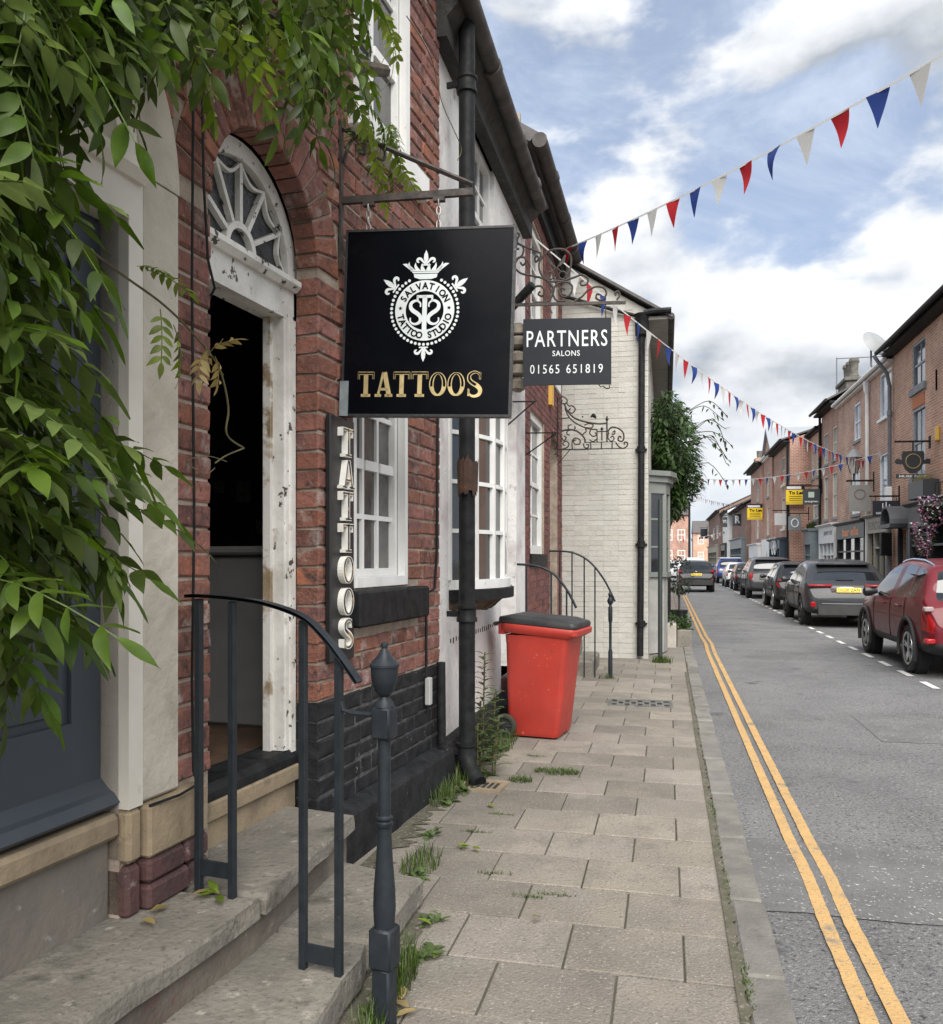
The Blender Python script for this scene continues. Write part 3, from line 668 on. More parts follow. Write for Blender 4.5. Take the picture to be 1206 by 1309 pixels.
# bow window
BWY0, BWY1, BUL = 6.0, 7.57, .25
def bow(t, off=0.): return (BUL*math.sin(PI*t)**.8+off, lerp(BWY0, BWY1, t)) if 0 < t < 1 else (off, lerp(BWY0, BWY1, t))
bw = MB(); NT = 20
def bow_band(mb, z0, z1, o0, o1):
    for i in range(NT):
        a, b = bow(i/NT), bow((i+1)/NT)
        mb.prism([(a[0]+o0, a[1]), (a[0]+o1, a[1]), (b[0]+o1, b[1]), (b[0]+o0, b[1])], z0, z1, 'z')
bow_band(bw, 1.33, 1.40, -.06, .045)
bowo = bw.build('bow_window', WHITE, HB)
bw = MB(); bow_band(bw, 2.86, 2.98, -.06, .06); bw.build('window_head', WHITE, bowo)
gbm = MB()
cols, rows = 6, 4
for c_ in range(cols+1):
    a = bow(c_/cols); gbm.box(a[0]-.03, a[0]+.02, a[1]-.022, a[1]+.022, 1.40, 2.86)
for r_ in range(1, rows): bow_band(gbm, lerp(1.4, 2.86, r_/rows)-.015, lerp(1.4, 2.86, r_/rows)+.015, -.025, .012)
gbm.build('glazing_bar', WHITE, bowo)
for c_ in range(cols):
    for r_ in range(rows):
        a, b = bow(c_/cols), bow((c_+1)/cols)
        pm_ = MB(); pm_.prism([(a[0]-.02, a[1]), (a[0]-.014, a[1]), (b[0]-.014, b[1]), (b[0]-.02, b[1])], lerp(1.4, 2.86, r_/rows), lerp(1.4, 2.86, (r_+1)/rows), 'z'); pm_.build('pane', GLASS, bowo)
sb = MB(); bow_band(sb, 1.245, 1.325, -.2, .075); sb.build('sill', BLACKM, bowo)
cb_ = MB(); bow_band(cb_, 1.17, 1.243, -.25, .0)
for i, v in enumerate(cb_.v):
    if v[2] < 1.2: cb_.v[i] = (v[0]*.55, v[1], v[2]+rb.uniform(-.03, .03))
cb_.build('rotten_bracket', mat('rotten_timber', (.045, .03, .02), (.10, .065, .04), 9, .9, bump=.8, bscale=20), bowo)
# posters seen in the bow window
PST = mat('printed_poster', (.62, .60, .58), (.5, .49, .48), 3, .6)
INK = mat('dark_ink', (.03, .025, .022), (.10, .08, .07), 30, .6)
def on_bow(t, d=.0): 
    a, b = bow(max(t-.02, 0)), bow(min(t+.02, 1)); p_ = bow(t); n_ = Vector((b[1]-a[1], -(b[0]-a[0]), 0)).normalized(); return p_, n_
for (t0, t1, z0, z1, kind) in ((.50, .64, 1.42, 1.74, 'flash'), (.70, .80, 1.42, 1.74, 'dots'), (.84, .95, 1.45, 1.70, 'plain'), (.70, .80, 1.82, 2.08, 'dark')):
    a, b = bow(t0), bow(t1); mm = MB(); mm.prism([(a[0]-.012, a[1]), (a[0]-.009, a[1]), (b[0]-.009, b[1]), (b[0]-.012, b[1])], z0, z1, 'z')
    po = mm.build('poster', INK if kind == 'dark' else PST, bowo)
    if kind in ('flash', 'dots'):
        dd = MB()
        for q in range(6):
            for e_ in range(2 if kind == 'dots' else 1):
                t = lerp(t0, t1, .3+.4*e_) if kind == 'dots' else lerp(t0, t1, .82); pp = bow(t); zz = lerp(z0, z1, .12+.15*q)
                dd.box(pp[0]-.009, pp[0]-.004, pp[1]-.02, pp[1]+.02, zz-.014, zz+.014)
        dd.build('flash_art', INK, bowo)
# portrait drawing in the window
pf = MB(); a = bow(.555)
pf.prism([(a[1]-.08, 1.43), (a[1]+.09, 1.43), (a[1]+.10, 1.6), (a[1]+.07, 1.70), (a[1], 1.73), (a[1]-.07, 1.69), (a[1]-.095, 1.58)], a[0]-.005, a[0]+.001, 'x'); pf.build('portrait_hair', mat('pencil_grey', (.16, .145, .135), (.07, .06, .055), 12, .7), bowo)
pf = MB(); pf.prism([(a[1]-.06, 1.46), (a[1]+.02, 1.45), (a[1]+.045, 1.56), (a[1]+.03, 1.66), (a[1]-.03, 1.67), (a[1]-.065, 1.58)], a[0]+.001, a[0]+.004, 'x'); pf.build('portrait_face', mat('pencil_pale', (.45, .42, .39), (.34, .31, .29), 20, .7), bowo)
# eaves: black fascia and gutter
fs_ = MB(); fs_.box(.0, .10, BY0-.1, BY1-.12, 5.12, 5.40); fs_.prism([(.10, 5.40), (.10, 5.25), (.2, 5.36), (.2, 5.40)], BY0-.1, BY1-.2, 'y'); fs_.build('fascia', mat('sooty_timber', (.014, .013, .012), (.035, .033, .03), 7, .8, bump=.7, bscale=15, bdist=.02), HB)
gt = MB(); gt.tube([(.235, BY0-.12, 5.40), (.235, BY1-.45, 5.34)], .07, 12)
GUT = mat('old_gutter', (.025, .023, .022), (.06, .052, .045), 5, .6, .8, bump=.3, bscale=25)
gt.build('gutter', GUT, HB, True)
for yy in (6.4, 7.6, 8.5): MB().tube([(.235, yy, 5.375), (.235, yy+.07, 5.374)], .08, 12).build('gutter_joint', GUT, HB, True)
MB().prism([(.28, 5.45), (-2.3, 7.3), (-4.6, 5.6), (-4.6, 5.5), (-2.3, 7.2), (.2, 5.40)], BY0+.08, BY1-.1, 'y').build('roof', SLATE, HB)

# ---- dark brick house (C)
CX, CY0, CY1 = -1.62, 9.42, 13.38
HC = empty('brick_house', (CX, 0, 0), 0, 'narrow dark red brick house between white house and white gable', 'house')
CW = [(10.18, 11.42, 1.62, 3.40), (10.2, 11.3, 4.25, 5.75), (12.05, 12.95, 4.25, 5.75)]; CD = (11.95, 12.85, .4, 3.0)
w = MB(); wall_cells(w, -.25, -.01, CY0+.003, CY1, -.1, 6.2, CW+[(CD[0], CD[1], CD[2], CD[3]+.45)]); arch_fill(w, -.25, -.01, 12.4, .45, CD[3], CD[3]+.45); w.build('wall', MORTAR, HC)
mb = MB()
CBR = mat('dark_red_brick', (.185, .062, .05), (.10, .042, .038), 7, .88, bump=.5, bscale=40, rnd=.35, spots=[((.05, .035, .03), 6, .62, .74)])
for (yc, zc, ln) in lay(CY0+.005, CY1, .0, 6.2, CW+[CD], 31, arch=(12.4, .45, CD[3]), ch=.085, L=.26, Hd=.13):
    h = (.085-.01)/2; l = ln/2; mb.box(-.05, rb.uniform(-.003, .003), yc-l, yc+l, zc-h, zc+h, rb.random())
tag(mb.build('brickwork', CBR, HC), kind='stuff')
for i, q in enumerate(CW):
    sash(HC, -.04, q[0], q[1], q[2], q[3], 2, 4, .09, .08, WHITE, .03, sill=(.16, .07, .06, BLACKM if i == 0 else WHITE))
MB().box(-.5, -.4, CD[0]-.05, CD[1]+.05, .4, 3.5).build('door', mat('dark_brown_door', (.03, .018, .015), None, rough=.5), HC)
MB().box(-4, -.55, CY0+.05, CY1-.05, 0, 6).build('inner_wall', INTERIOR, HC)
MB().box(0.002, .06, CY0+.1, CY1, 5.95, 6.2).build('fascia', BLACKM, HC)
gt = MB(); gt.tube([(.24, CY0-.1, 6.22), (.24, CY1-.05, 6.28)], .085, 12); gt.build('gutter', GUT, HC, True)
for yy in (10.3, 11.6, 12.7): MB().tube([(.24, yy, 6.245), (.24, yy+.08, 6.245)], .096, 12).build('gutter_joint', GUT, HC, True)
MB().prism([(.22, 6.33), (-2.3, 8.0), (-4.6, 6.3), (-4.6, 6.2), (-2.3, 7.9), (.12, 6.24)], CY0-.05, CY1, 'y').build('roof', SLATE, HC)
MB().box(.0, .05, 11.78, 11.98, 3.72, 4.20).build('alarm_box', mat('yellow_alarm_plastic', (.62, .36, .05), (.55, .32, .05), 4, .45), HC)
MB().box(-4, 0.002, CY0+.005, CY0+.06, 5.5, 6.6).build('party_wall', MORTAR, HC)

# ---- white painted gable house (D)
DX, DY = -.28, 13.4
HD = empty('gable_house', (DX, DY, 0), 0, 'white painted brick house with blank gable wall and bay window beyond the dark brick house', 'house')
PAINTB = mat('white_painted_brick', (.44, .43, .395), (.385, .375, .34), 3, .8, bump=.7, bscale=34, bdist=.01, rnd=.05, spots=[((.37, .35, .30), 1.6, .52, .76), ((.3, .28, .24), 17, .65, .72), ((.24, .2, .16), 9, .70, .74)])
slope = (6.46-5.5)/(.1+1.42)
def roofz(x): return 5.42-(x)*slope      # underside of verge at local x<=0
gb = MB(); gb.prism([(0, -.1), (0, roofz(0)), (-3.4, roofz(-3.4)), (-3.4, -.1)], .0085, .25, 'y'); gb.build('gable_wall', PAINTB, HD)
mb = MB(); z = .0; k = 0
while z < 8:
    x = -.02-(.12 if k % 2 else 0); x1 = 0.0
    zz = z
    while x1 > -3.35:
        ln = .23 if k % 4 else .115
        x0 = max(x1-ln, -3.38)
        top = min(z+.072, roofz(x1)-.05)
        if top > z+.02: 
            h_ = rb.uniform(-.005, .004); mb.box(x0+.0015, x1-.0015, .004+h_*.8, .014, z+rb.uniform(0, .003), top+.006-rb.uniform(0, .003), rb.random())
        x1 = x0
    z += .08; k += 1
tag(mb.build('brickwork', PAINTB, HD), kind='stuff')
fw = MB(); wall_cells(fw, -.25, 0, .016, 9.5, -.1, 5.42, [(.7, 2.2, 1.35, 2.85), (3.2, 4.1, .2, 2.4), (1.0, 2.0, 3.6, 4.9), (4.5, 5.5, 3.6, 4.9)]); fw.build('front_wall', PAINTB, HD)
MB().box(-3.3, -.26, .3, 9.4, 0, 5.2).build('inner_wall', INTERIOR, HD)
for q in ((1.0, 2.0, 3.6, 4.9), (4.5, 5.5, 3.6, 4.9)): sash(HD, -.04, *q, 2, 4, .07, .08, WHITE, .025)
rfm = MB(); pts = [(.36, 5.42-.36*slope+.06), (-3.5, roofz(-3.5)+.06), (-3.5, roofz(-3.5)+.11), (.38, 5.42-.38*slope+.11)]
rfm.prism(pts, -.12, 9.5, 'y'); rfm.prism([(-3.5, roofz(-3.5)+.06), (-7.3, roofz(0)), (-7.3, roofz(0)+.08), (-3.5, roofz(-3.5)+.135)], -.12, 9.5, 'y'); rfm.build('roof', SLATE, HD)
MB().box(-7, -3.4, .02, .25, 0, 5.4).build('gable_wall', PAINTB, HD)
MB().box(.002, .30, -.06, 9.4, 5.25, 5.30).build('soffit', mat('grey_soffit', (.36, .35, .32), (.27, .26, .24), 4, .8), HD)
gt = MB(); gt.tube([(.345, -.1, 5.28), (.345, 9.4, 5.24)], .052, 10); gt.build('gutter', GUT, HD, True)
MB().tube([(.345, -.14, 5.36), (.05, -.14, 5.36), (-.07, -.14, 5.34)], .045, 8).build('gutter_outlet', BLACKM, HD, True)
MB().tube([(-1.35, -.06, 5.72), (-.2, -.06, 5.33)], .028, 8).build('sloping_pipe', BLACKM, HD, True)
dp = MB(); dp.tube([(-.10, -.07, 5.34), (-.10, -.07, 5.1), (-.11, -.07, 2.4), (-.125, -.07, .05)], .05, 12)
dpo = dp.build('downpipe', BLACKM, HD, True)
MB().lathe([(.05, 4.98), (.10, 5.02), (.105, 5.3), (.12, 5.32), (.12, 5.34), (.1, 5.35)], (-.10, -.07, 0), 12).build('hopper', BLACKM, dpo, True)
for z in (.55, 1.78, 3.25): 
    m = MB(); m.lathe([(.05, z-.05), (.064, z-.045), (.064, z+.045), (.05, z+.05)], (-.11, -.07, 0), 12); m.box(-.2, -.02, -.05, -.005, z-.015, z+.015); m.build('pipe_bracket', BLACKM, dpo, True)
# bay shop window of D
GRN = mat('sage_grey_paint', (.17, .18, .165), (.14, .15, .138), 3, .5)
by = MB(); bp_ = [(0, .55), (.24, .80), (.30, 1.1), (.30, 1.8), (.24, 2.1), (0, 2.35)]
def off_poly(o): return [(0, .55-o), (.24+o*.7, .80-o*.7), (.30+o, 1.1-o*.2), (.30+o, 1.8+o*.2), (.24+o*.7, 2.1+o*.7), (0, 2.35+o)]
by.prism(off_poly(.14), 2.90, 2.98, 'z'); by.prism(off_poly(.08), 2.80, 2.90, 'z'); by.prism(off_poly(.03), 2.62, 2.80, 'z'); by.prism(off_poly(.05), 1.26, 1.34, 'z')
for q in bp_: by.box(q[0]-.03, q[0]+.03, q[1]-.03, q[1]+.03, 1.34, 2.62)
bay = by.build('bay_window', GRN, HD)
for i in range(5):
    a, b = bp_[i], bp_[i+1]; m = MB(); m.prism([(a[0]-.012, a[1]), (a[0], a[1]), (b[0], b[1]), (b[0]-.012, b[1])], 1.34, 2.62, 'z'); m.build('pane', GLASS, bay)
    for zz in (1.75, 2.2):
        m = MB(); m.prism([(a[0]-.014, a[1]), (a[0]+.012, a[1]), (b[0]+.012, b[1]), (b[0]-.014, b[1])], zz-.015, zz+.015, 'z'); m.build('glazing_bar', GRN, bay)
MB().prism(off_poly(-.01), .02, 1.255, 'z').build('stall_riser', mat('weathered_grey_panel', (.30, .30, .28), (.22, .22, .2), 4, .7), bay)

# damp-course holes drilled along the white wall
dh = MB()
for i in range(22): dh.box(.0, .004, 6.05+.085*i-.010, 6.05+.085*i+.008, .93+rb.uniform(-.008, .008), .96+rb.uniform(-.004, .01))
tag(dh.build('damp_course_holes', BLACKM, HB), kind='stuff')

# dirt that has gathered where the paving meets the walls and steps
def dirt(pts, w0, w1, seed):
    r_ = random.Random(seed); A, B = [], []
    for i in range(len(pts)-1):
        n = max(3, int(math.hypot(pts[i+1][0]-pts[i][0], pts[i+1][1]-pts[i][1])/.035))
        for k in range(n):
            x, y_ = lerp(pts[i][0], pts[i+1][0], k/n), lerp(pts[i][1], pts[i+1][1], k/n); A.append((x-.02, y_, .006)); B.append((x+r_.uniform(w0, w1), y_+r_.uniform(-.01, .01), .0035))
    return MB().strip(A, B)
DIRT = mat('wall_foot_dirt', (.105, .092, .07), (.06, .062, .036), 9, .95, bump=.9, bscale=60, world=True, spots=[((.2, .185, .15), 40, .56, .68)])
dirt([(-1.50, 3.74), (-1.47, 5.66)], .02, .16, 1).build('dirt_strip', DIRT, pav); dirt([(-1.45, 5.66), (-1.45, 7.95)], .02, .20, 2).build('dirt_strip', DIRT, pav); dirt([(-1.04, 1.2), (-1.03, 2.4), (-1.065, 2.9), (-1.055, 3.6)], .01, .09, 3).build('dirt_strip', DIRT, pav); dirt([(.262, 1.0), (.262, 12)], .004, .03, 4).build('dirt_strip', DIRT, pav)
# ================================================================== LETTERING HELPERS
def text_polys(txt, bold=0.0, space=1.0):
    cu = bpy.data.curves.new('lettering', 'FONT'); cu.body = txt; cu.size = 1; cu.offset = bold; cu.space_character = space; cu.resolution_u = 3
    ob = bpy.data.objects.new('lettering', cu); COL.objects.link(ob)
    dg = bpy.context.evaluated_depsgraph_get(); me = bpy.data.meshes.new_from_object(ob.evaluated_get(dg))
    v = [(p.co.x, p.co.y) for p in me.vertices]; f = [tuple(p.vertices) for p in me.polygons]
    bpy.data.objects.remove(ob); bpy.data.curves.remove(cu); bpy.data.meshes.remove(me)
    return v, f
def put_text(mb, txt, x0, x1, z0, z1, y, bold=0.0, space=1.0, fn=None):
    """fit text in the box x0..x1 / z0..z1 on plane y (fn maps (x, z) to 3D)"""
    v, f = text_polys(txt, bold, space)
    ax = [p[0] for p in v]; az = [p[1] for p in v]; a0, a1, b0, b1 = min(ax), max(ax), min(az), max(az)
    q = [(lerp(x0, x1, (p[0]-a0)/(a1-a0)), lerp(z0, z1, (p[1]-b0)/(b1-b0))) for p in v]
    fn = fn or (lambda x, z: (x, y, z)); mb.add([fn(*p) for p in q], f)
def catmull(P, n=8):
    out = []
    for i in range(len(P)-1):
        p0, p1, p2, p3 = P[max(i-1, 0)], P[i], P[i+1], P[min(i+2, len(P)-1)]
        for k in range(n):
            t = k/n; out.append(tuple(.5*((2*p1[j])+(-p0[j]+p2[j])*t+(2*p0[j]-5*p1[j]+4*p2[j]-p3[j])*t*t+(-p0[j]+3*p1[j]-3*p2[j]+p3[j])*t**3) for j in range(len(p1))))
    out.append(tuple(P[-1])); return out
def stroke(mb, pts, w, d0, d1, fn, closed=False):
    """flat ribbon of width w along 2D pts, extruded d0..d1, mapped by fn(x, z, d)"""
    n = len(pts); ws = w if isinstance(w, (list, tuple)) else [w]*n
    A, B = [], []
    for i, p in enumerate(pts):
        q0, q1 = pts[(i-1) % n if closed else max(i-1, 0)], pts[(i+1) % n if closed else min(i+1, n-1)]
        tx, tz = q1[0]-q0[0], q1[1]-q0[1]; L_ = math.hypot(tx, tz) or 1; nx, nz = -tz/L_, tx/L_
        A.append((p[0]+nx*ws[i]/2, p[1]+nz*ws[i]/2)); B.append((p[0]-nx*ws[i]/2, p[1]-nz*ws[i]/2))
    v = [fn(*a, d1) for a in A]+[fn(*b, d1) for b in B]+[fn(*a, d0) for a in A]+[fn(*b, d0) for b in B]
    f = []; m = n if closed else n-1
    for i in range(m):
        j = (i+1) % n; f += [(i, j, n+j, n+i), (2*n+i, 2*n+j, j, i), (n+i, n+j, 3*n+j, 3*n+i)]
    if not closed: f += [(0, n, 3*n, 2*n), (n-1, 2*n-1, 4*n-1, 3*n-1)]
    mb.add(v, f)
SPTS = catmull([(.80, .72), (.80, .86), (.62, .965), (.40, .96), (.20, .85), (.20, .68), (.36, .56), (.64, .44), (.82, .30), (.80, .13), (.60, .035), (.36, .035), (.18, .14), (.18, .28)], 5)
def slab_letter(ch):
    """strokes of a fat slab-serif capital in a unit box: list of (points, width)"""
    if ch == 'T': return [([(.5, 0.02), (.5, .98)], .26), ([(.22, .05), (.78, .05)], .11), ([(.02, .94), (.98, .94)], .12), ([(.06, .98), (.06, .70)], .11), ([(.94, .98), (.94, .70)], .11)]
    if ch == 'A': return [([(.16, .02), (.46, .98)], .13), ([(.84, .02), (.54, .98)], .27), ([(.24, .30), (.76, .30)], .10), ([(-.02, .05), (.36, .05)], .11), ([(.58, .05), (1.04, .05)], .11)]
    if ch == 'O': return [([(.5+.38*math.cos(2*PI*i/28), .5+.43*math.sin(2*PI*i/28)) for i in range(28)], 'ring')]
    if ch == 'S': return [(SPTS, 'S'), ([(.82, .97), (.82, .68)], .09), ([(.15, .32), (.15, .03)], .09)]
def put_letter(mb, ch, x, z, w, h, d0, d1, fn, k=1.0, zmin=None):
    for pts, wd in slab_letter(ch):
        P_ = [(x+p[0]*w, z+p[1]*h) for p in pts]
        if wd == 'ring':
            ws = [w*(.10+.16*abs(math.cos(2*PI*i/28)))*k for i in range(28)]
            stroke(mb, P_, ws, d0, d1, fn, True)
        elif wd == 'S':
            n = len(P_); stroke(mb, P_, [w*(.10+.17*math.sin(PI*i/(n-1))**2)*k for i in range(n)], d0, d1, fn)
        else:
            a, b = P_[0], P_[-1]
            ww = wd*(w if abs(a[0]-b[0]) < abs(a[1]-b[1]) else h*1.0)
            stroke(mb, P_, ww*k, d0, d1, fn)
SILVER = mat('silver_print', (.60, .64, .64), (.52, .56, .56), 6, .5)
SIGNBLK = mat('gloss_black_sign', (.002, .0023, .004), (.003, .0033, .005), 2, .2, .3, spec=.10, bump=.04, bscale=4)

# ================================================================== TATTOO HANGING SIGN
SGN = empty('hanging_sign', (*WA(0, -.79, 0).xy, 0), R(4), 'large square black hanging sign with white crest and gold tattoo lettering', 'sign')
SC = (.4665, 2.765); SWD, SHT, ROLL = .885, .962, R(1.8)
cr, srr = math.cos(ROLL), math.sin(ROLL)
def sg(x, z, d=0.):        # sign-board coordinates (origin centre) to the sign's local frame; d = proud of the face
    return (SC[0]+x*cr+z*srr, -.022-d, SC[1]-x*srr+z*cr)
def sboard(mb, x0, x1, z0, z1, d0, d1):
    v = [sg(x, z, d) for d in (d0, d1) for (x, z) in ((x0, z0), (x1, z0), (x1, z1), (x0, z1))]
    mb.add(v, [(0,1,2,3), (7,6,5,4), (0,4,5,1), (1,5,6,2), (2,6,7,3), (3,7,4,0)])
m = MB(); sboard(m, -SWD/2+.012, SWD/2-.012, -SHT/2+.012, SHT/2-.012, -.044, 0); board = m.build('board', SIGNBLK, SGN)
m = MB(); t = .012
sboard(m, -SWD/2, SWD/2, SHT/2-t, SHT/2, -.05, .004); sboard(m, -SWD/2, SWD/2, -SHT/2, -SHT/2+t, -.05, .004); sboard(m, -SWD/2, -SWD/2+t, -SHT/2+t, SHT/2-t, -.05, .004); sboard(m, SWD/2-t, SWD/2, -SHT/2+t, SHT/2-t, -.05, .004)
m.build('rim', mat('chipped_black_edge', (.008, .009, .011), (.02, .02, .022), 20, .4, .6, bump=.2, spots=[((.3, .3, .29), 22, .70, .72)]), SGN)
for (x, z) in ((-SWD/2+.03, -SHT/2+.05),):
    m = MB(); sboard(m, x-.035, x+.01, z-.05, z+.13, .004, .012); m.build('corner_patch', mat('grey_tape', (.10, .12, .13), (.2, .23, .24), 9, .6), SGN)
K = 1/250.
def ex(u): return (u-547)*K
def ez(v): return (413-v)*K
ecx, ecz = ex(543.4), ez(398)
em = MB(); fnS = lambda x, z, d: sg(x, z, d)
NS = 56
stroke(em, [(ecx+.1265*math.cos(2*PI*i/NS), ecz+.1265*math.sin(2*PI*i/NS)) for i in range(NS)], .055, 0, .0015, fnS, True)
em.build('crest_ring', SILVER, board)
bd = MB()
nb = 50
for i in range(nb):
    a = 2*PI*(i+.5)/nb
    deg = math.degrees(a) % 360
    if 68 < deg < 112 or 262 < deg < 278 and False: continue
    c = (ecx+.1735*math.cos(a), ecz+.1735*math.sin(a)); n = 10
    bd.add([sg(c[0]+.0078*math.cos(2*PI*k/n), c[1]+.0078*math.sin(2*PI*k/n), .002) for k in range(n)], [tuple(range(n))])
tag(bd.build('beads', SILVER, board), kind='stuff')
lt = MB()
def ring_text(txt, r, a_mid, step, up=True, h=.034):
    n = len(txt)
    for i, ch in enumerate(txt):
        if ch == ' ': continue
        a = a_mid+(-1 if up else 1)*(i-(n-1)/2)*step
        v, f = text_polys(ch, .035); ax = [p[0] for p in v]; az = [p[1] for p in v]; wx = max(ax)-min(ax); hz = .72
        sc = h/hz; mx = (max(ax)+min(ax))/2
        th_ = a-PI/2 if up else a+PI/2
        q = []
        for p in v:
            lx, lz = (p[0]-mx)*sc*.92, (p[1]-.36)*sc
            q.append((ecx+r*math.cos(a)+lx*math.cos(th_)-lz*math.sin(th_), ecz+r*math.sin(a)+lx*math.sin(th_)+lz*math.cos(th_)))
        lt.add([sg(x, z, .0028) for x, z in q], f)
ring_text('SALVATION', .1265, PI/2, R(15.4), True)
ring_text('TATTOO', .1265, R(227), R(12.8), False); ring_text('STUDIO', .1265, R(314), R(12.2), False)
for sgn in (-1, 1):
    c = (ecx+sgn*.1265, ecz+.012); pts = [(c[0]+(.0115 if i % 2 == 0 else .005)*math.sin(PI*i/5), c[1]+(.0115 if i % 2 == 0 else .005)*math.cos(PI*i/5)) for i in range(10)]
    lt.add([sg(x, z, .0028) for x, z in pts], [tuple(range(10))])
tag(lt.build('crest_lettering', SIGNBLK, board), kind='stuff')
mono = MB()
stroke(mono, [(ecx, ecz+.076), (ecx, ecz-.104)], .024, 0, .002, fnS); stroke(mono, [(ecx-.042, ecz+.071), (ecx+.042, ecz+.071)], .014, 0, .002, fnS)
stroke(mono, [(ecx-.038, ecz+.075), (ecx-.038, ecz+.046)], .01, 0, .002, fnS); stroke(mono, [(ecx+.038, ecz+.075), (ecx+.038, ecz+.046)], .01, 0, .002, fnS)
for sgn in (-1, 1):
    n = len(SPTS); P_ = [(ecx+sgn*(.078-.078*p[0]*.95)*1.0-sgn*.0+sgn*(-.006), ecz-.072+p[1]*.125) for p in SPTS]
    if sgn < 0: P_ = [(ecx-.088+p[0]*.082, ecz-.072+p[1]*.125) for p in SPTS]
    else: P_ = [(ecx+.088-p[0]*.082, ecz-.072+p[1]*.125) for p in SPTS]
    stroke(mono, P_, [.007+.014*math.sin(PI*i/(n-1))**2 for i in range(n)], 0, .002, fnS)
mono.build('monogram', SILVER, board)
def fleur(mb, cx, cz, s, ang):
    ca, sa = math.cos(ang), math.sin(ang)
    T = lambda x, z: sg(cx+(x*ca-z*sa)*s, cz+(x*sa+z*ca)*s, .002)
    def poly(p): mb.add([T(*q) for q in p], [tuple(range(len(p)))])
    poly([(0, 1.0), (-.12, .72), (-.15, .45), (-.06, .12), (.06, .12), (.15, .45), (.12, .72)])
    for q in (-1, 1):
        P_ = catmull([(q*.05, .08), (q*.2, .28), (q*.36, .44), (q*.52, .42), (q*.56, .28), (q*.44, .2)], 4); n = len(P_)
        stroke(mb, P_, [.07+.1*math.sin(PI*i/(n-1)) for i in range(n)], 0, .001, lambda x, z, d: T(x, z))
    poly([(-.3, .0), (.3, .0), (.3, .09), (-.3, .09)])
orn = MB()
fleur(orn, ex(543.4), ez(341), .08, 0); fleur(orn, ecx-.150, ecz+.112, .085, R(55)); fleur(orn, ecx+.150, ecz+.112, .085, R(-55)); fleur(orn, ecx, ecz-.185, .078, PI)
tag(orn.build('fleurs', SILVER, board), kind='stuff')
cw = MB(); z0 = ecz+.156
def cpoly(p): cw.add([sg(ecx+x, z, .002) for x, z in p], [tuple(range(len(p)))])
cpoly([(-.058, z0+.012), (-.03, z0+.003), (.03, z0+.003), (.058, z0+.012), (.062, z0+.03), (-.062, z0+.03)])
cpoly([(-.066, z0+.034), (.066, z0+.034), (.072, z0+.042), (-.072, z0+.042)])
for (xa, xb, zt) in ((-.112, -.062, .085), (-.07, -.036, .082), (-.036, 0, .078), (0, .036, .078), (.036, .07, .082), (.062, .112, .085)):
    xm = (xa+xb)/2
    cpoly([(xm*.72-.014, z0+.044), (xm*.72+.014, z0+.044), (xm+.004, z0+zt-.01), (xm, z0+zt+.008), (xm-.008, z0+zt-.01)])
for q in (-1, 1): cpoly([(q*.075, z0+.046), (q*.122, z0+.082), (q*.10, z0+.084), (q*.085, z0+.072), (q*.06, z0+.05)])
cw.build('crown', SILVER, board)
go = MB(); bk = MB()
x = ex(458); cwid = .088; 
for i, ch in enumerate('TATTOOS'):
    put_letter(go, ch, x+i*.0945, ez(508), cwid, .128, 0, .0015, fnS)
    put_letter(bk, ch, x+i*.0945, ez(508)+.0, cwid, .128, .0016, .0022, fnS, .55)
go.build('gold_lettering', GOLD, board)
# upper half of every letter is only outlined: dark infill clipped to the upper part
keep = MB()
for f in bk.f:
    if all(bk.v[i][2] > SC[1]+ez(497) for i in f): keep.add([bk.v[i] for i in f], [tuple(range(len(f)))])
tag(keep.build('letter_infill', SIGNBLK, board, fix=False), kind='stuff')
# bracket
br = MB(); br.box(.0, .012, -.02, .02, 3.06, 3.84); br.build('wall_plate', RUSTIRON, SGN)
m = MB(); m.tube([(.01, 0, 3.80), (.35, .0, 3.63), (.70, 0, 3.46)], .013, 6); m.build('stay', RUSTIRON, SGN)
m = MB(); m.box(.012, .70, -.013, .013, 3.405, 3.44); m.build('arm', RUSTIRON, SGN)
def spiral(cx, cz, r0, r1, turns, a0, n=40, sgn=1):
    return [(cx+lerp(r0, r1, i/n)*math.cos(a0+sgn*2*PI*turns*i/n), cz+lerp(r0, r1, i/n)*math.sin(a0+sgn*2*PI*turns*i/n)) for i in range(n+1)]
m = MB(); m.tube([(p[0], 0, p[1]) for p in catmull([(.02, 3.62), (.05, 3.72), (.10, 3.75), (.14, 3.71), (.13, 3.66), (.10, 3.67)], 5)], .009, 6); m.build('scroll', RUSTIRON, SGN, True)
m = MB(); m.tube([(p[0], 0, p[1]) for p in catmull([(.14, 3.70), (.2, 3.70), (.24, 3.66), (.23, 3.62), (.20, 3.635)], 5)], .008, 6); m.build('scroll', RUSTIRON, SGN, True)
for cx_ in (.155, .525):
    m = MB(); m.box(cx_-.03, cx_+.03, -.016, .016, 3.385, 3.404); m.build('hanger', RUSTIRON, SGN)
    zt = 3.39; zb = sg(cx_-SC[0], SHT/2)[2]
    n = 4
    for i in range(n):
        za, zc_ = lerp(zt, zb, i/n), lerp(zt, zb, (i+1)/n); zm = (za+zc_)/2; h = (za-zc_)*.62
        m = MB(); pts = [(math.cos(2*PI*k/12)*.011, math.sin(2*PI*k/12)*h) for k in range(13)]
        m.tube([((cx_+p[0], -.01, zm+p[1]) if i % 2 else (cx_, -.01+p[0], zm+p[1])) for p in pts], .0036, 5, cap=False); m.build('chain_link', mat('zinc_chain', (.4, .39, .37), None, rough=.4, metal=.8), SGN, True)

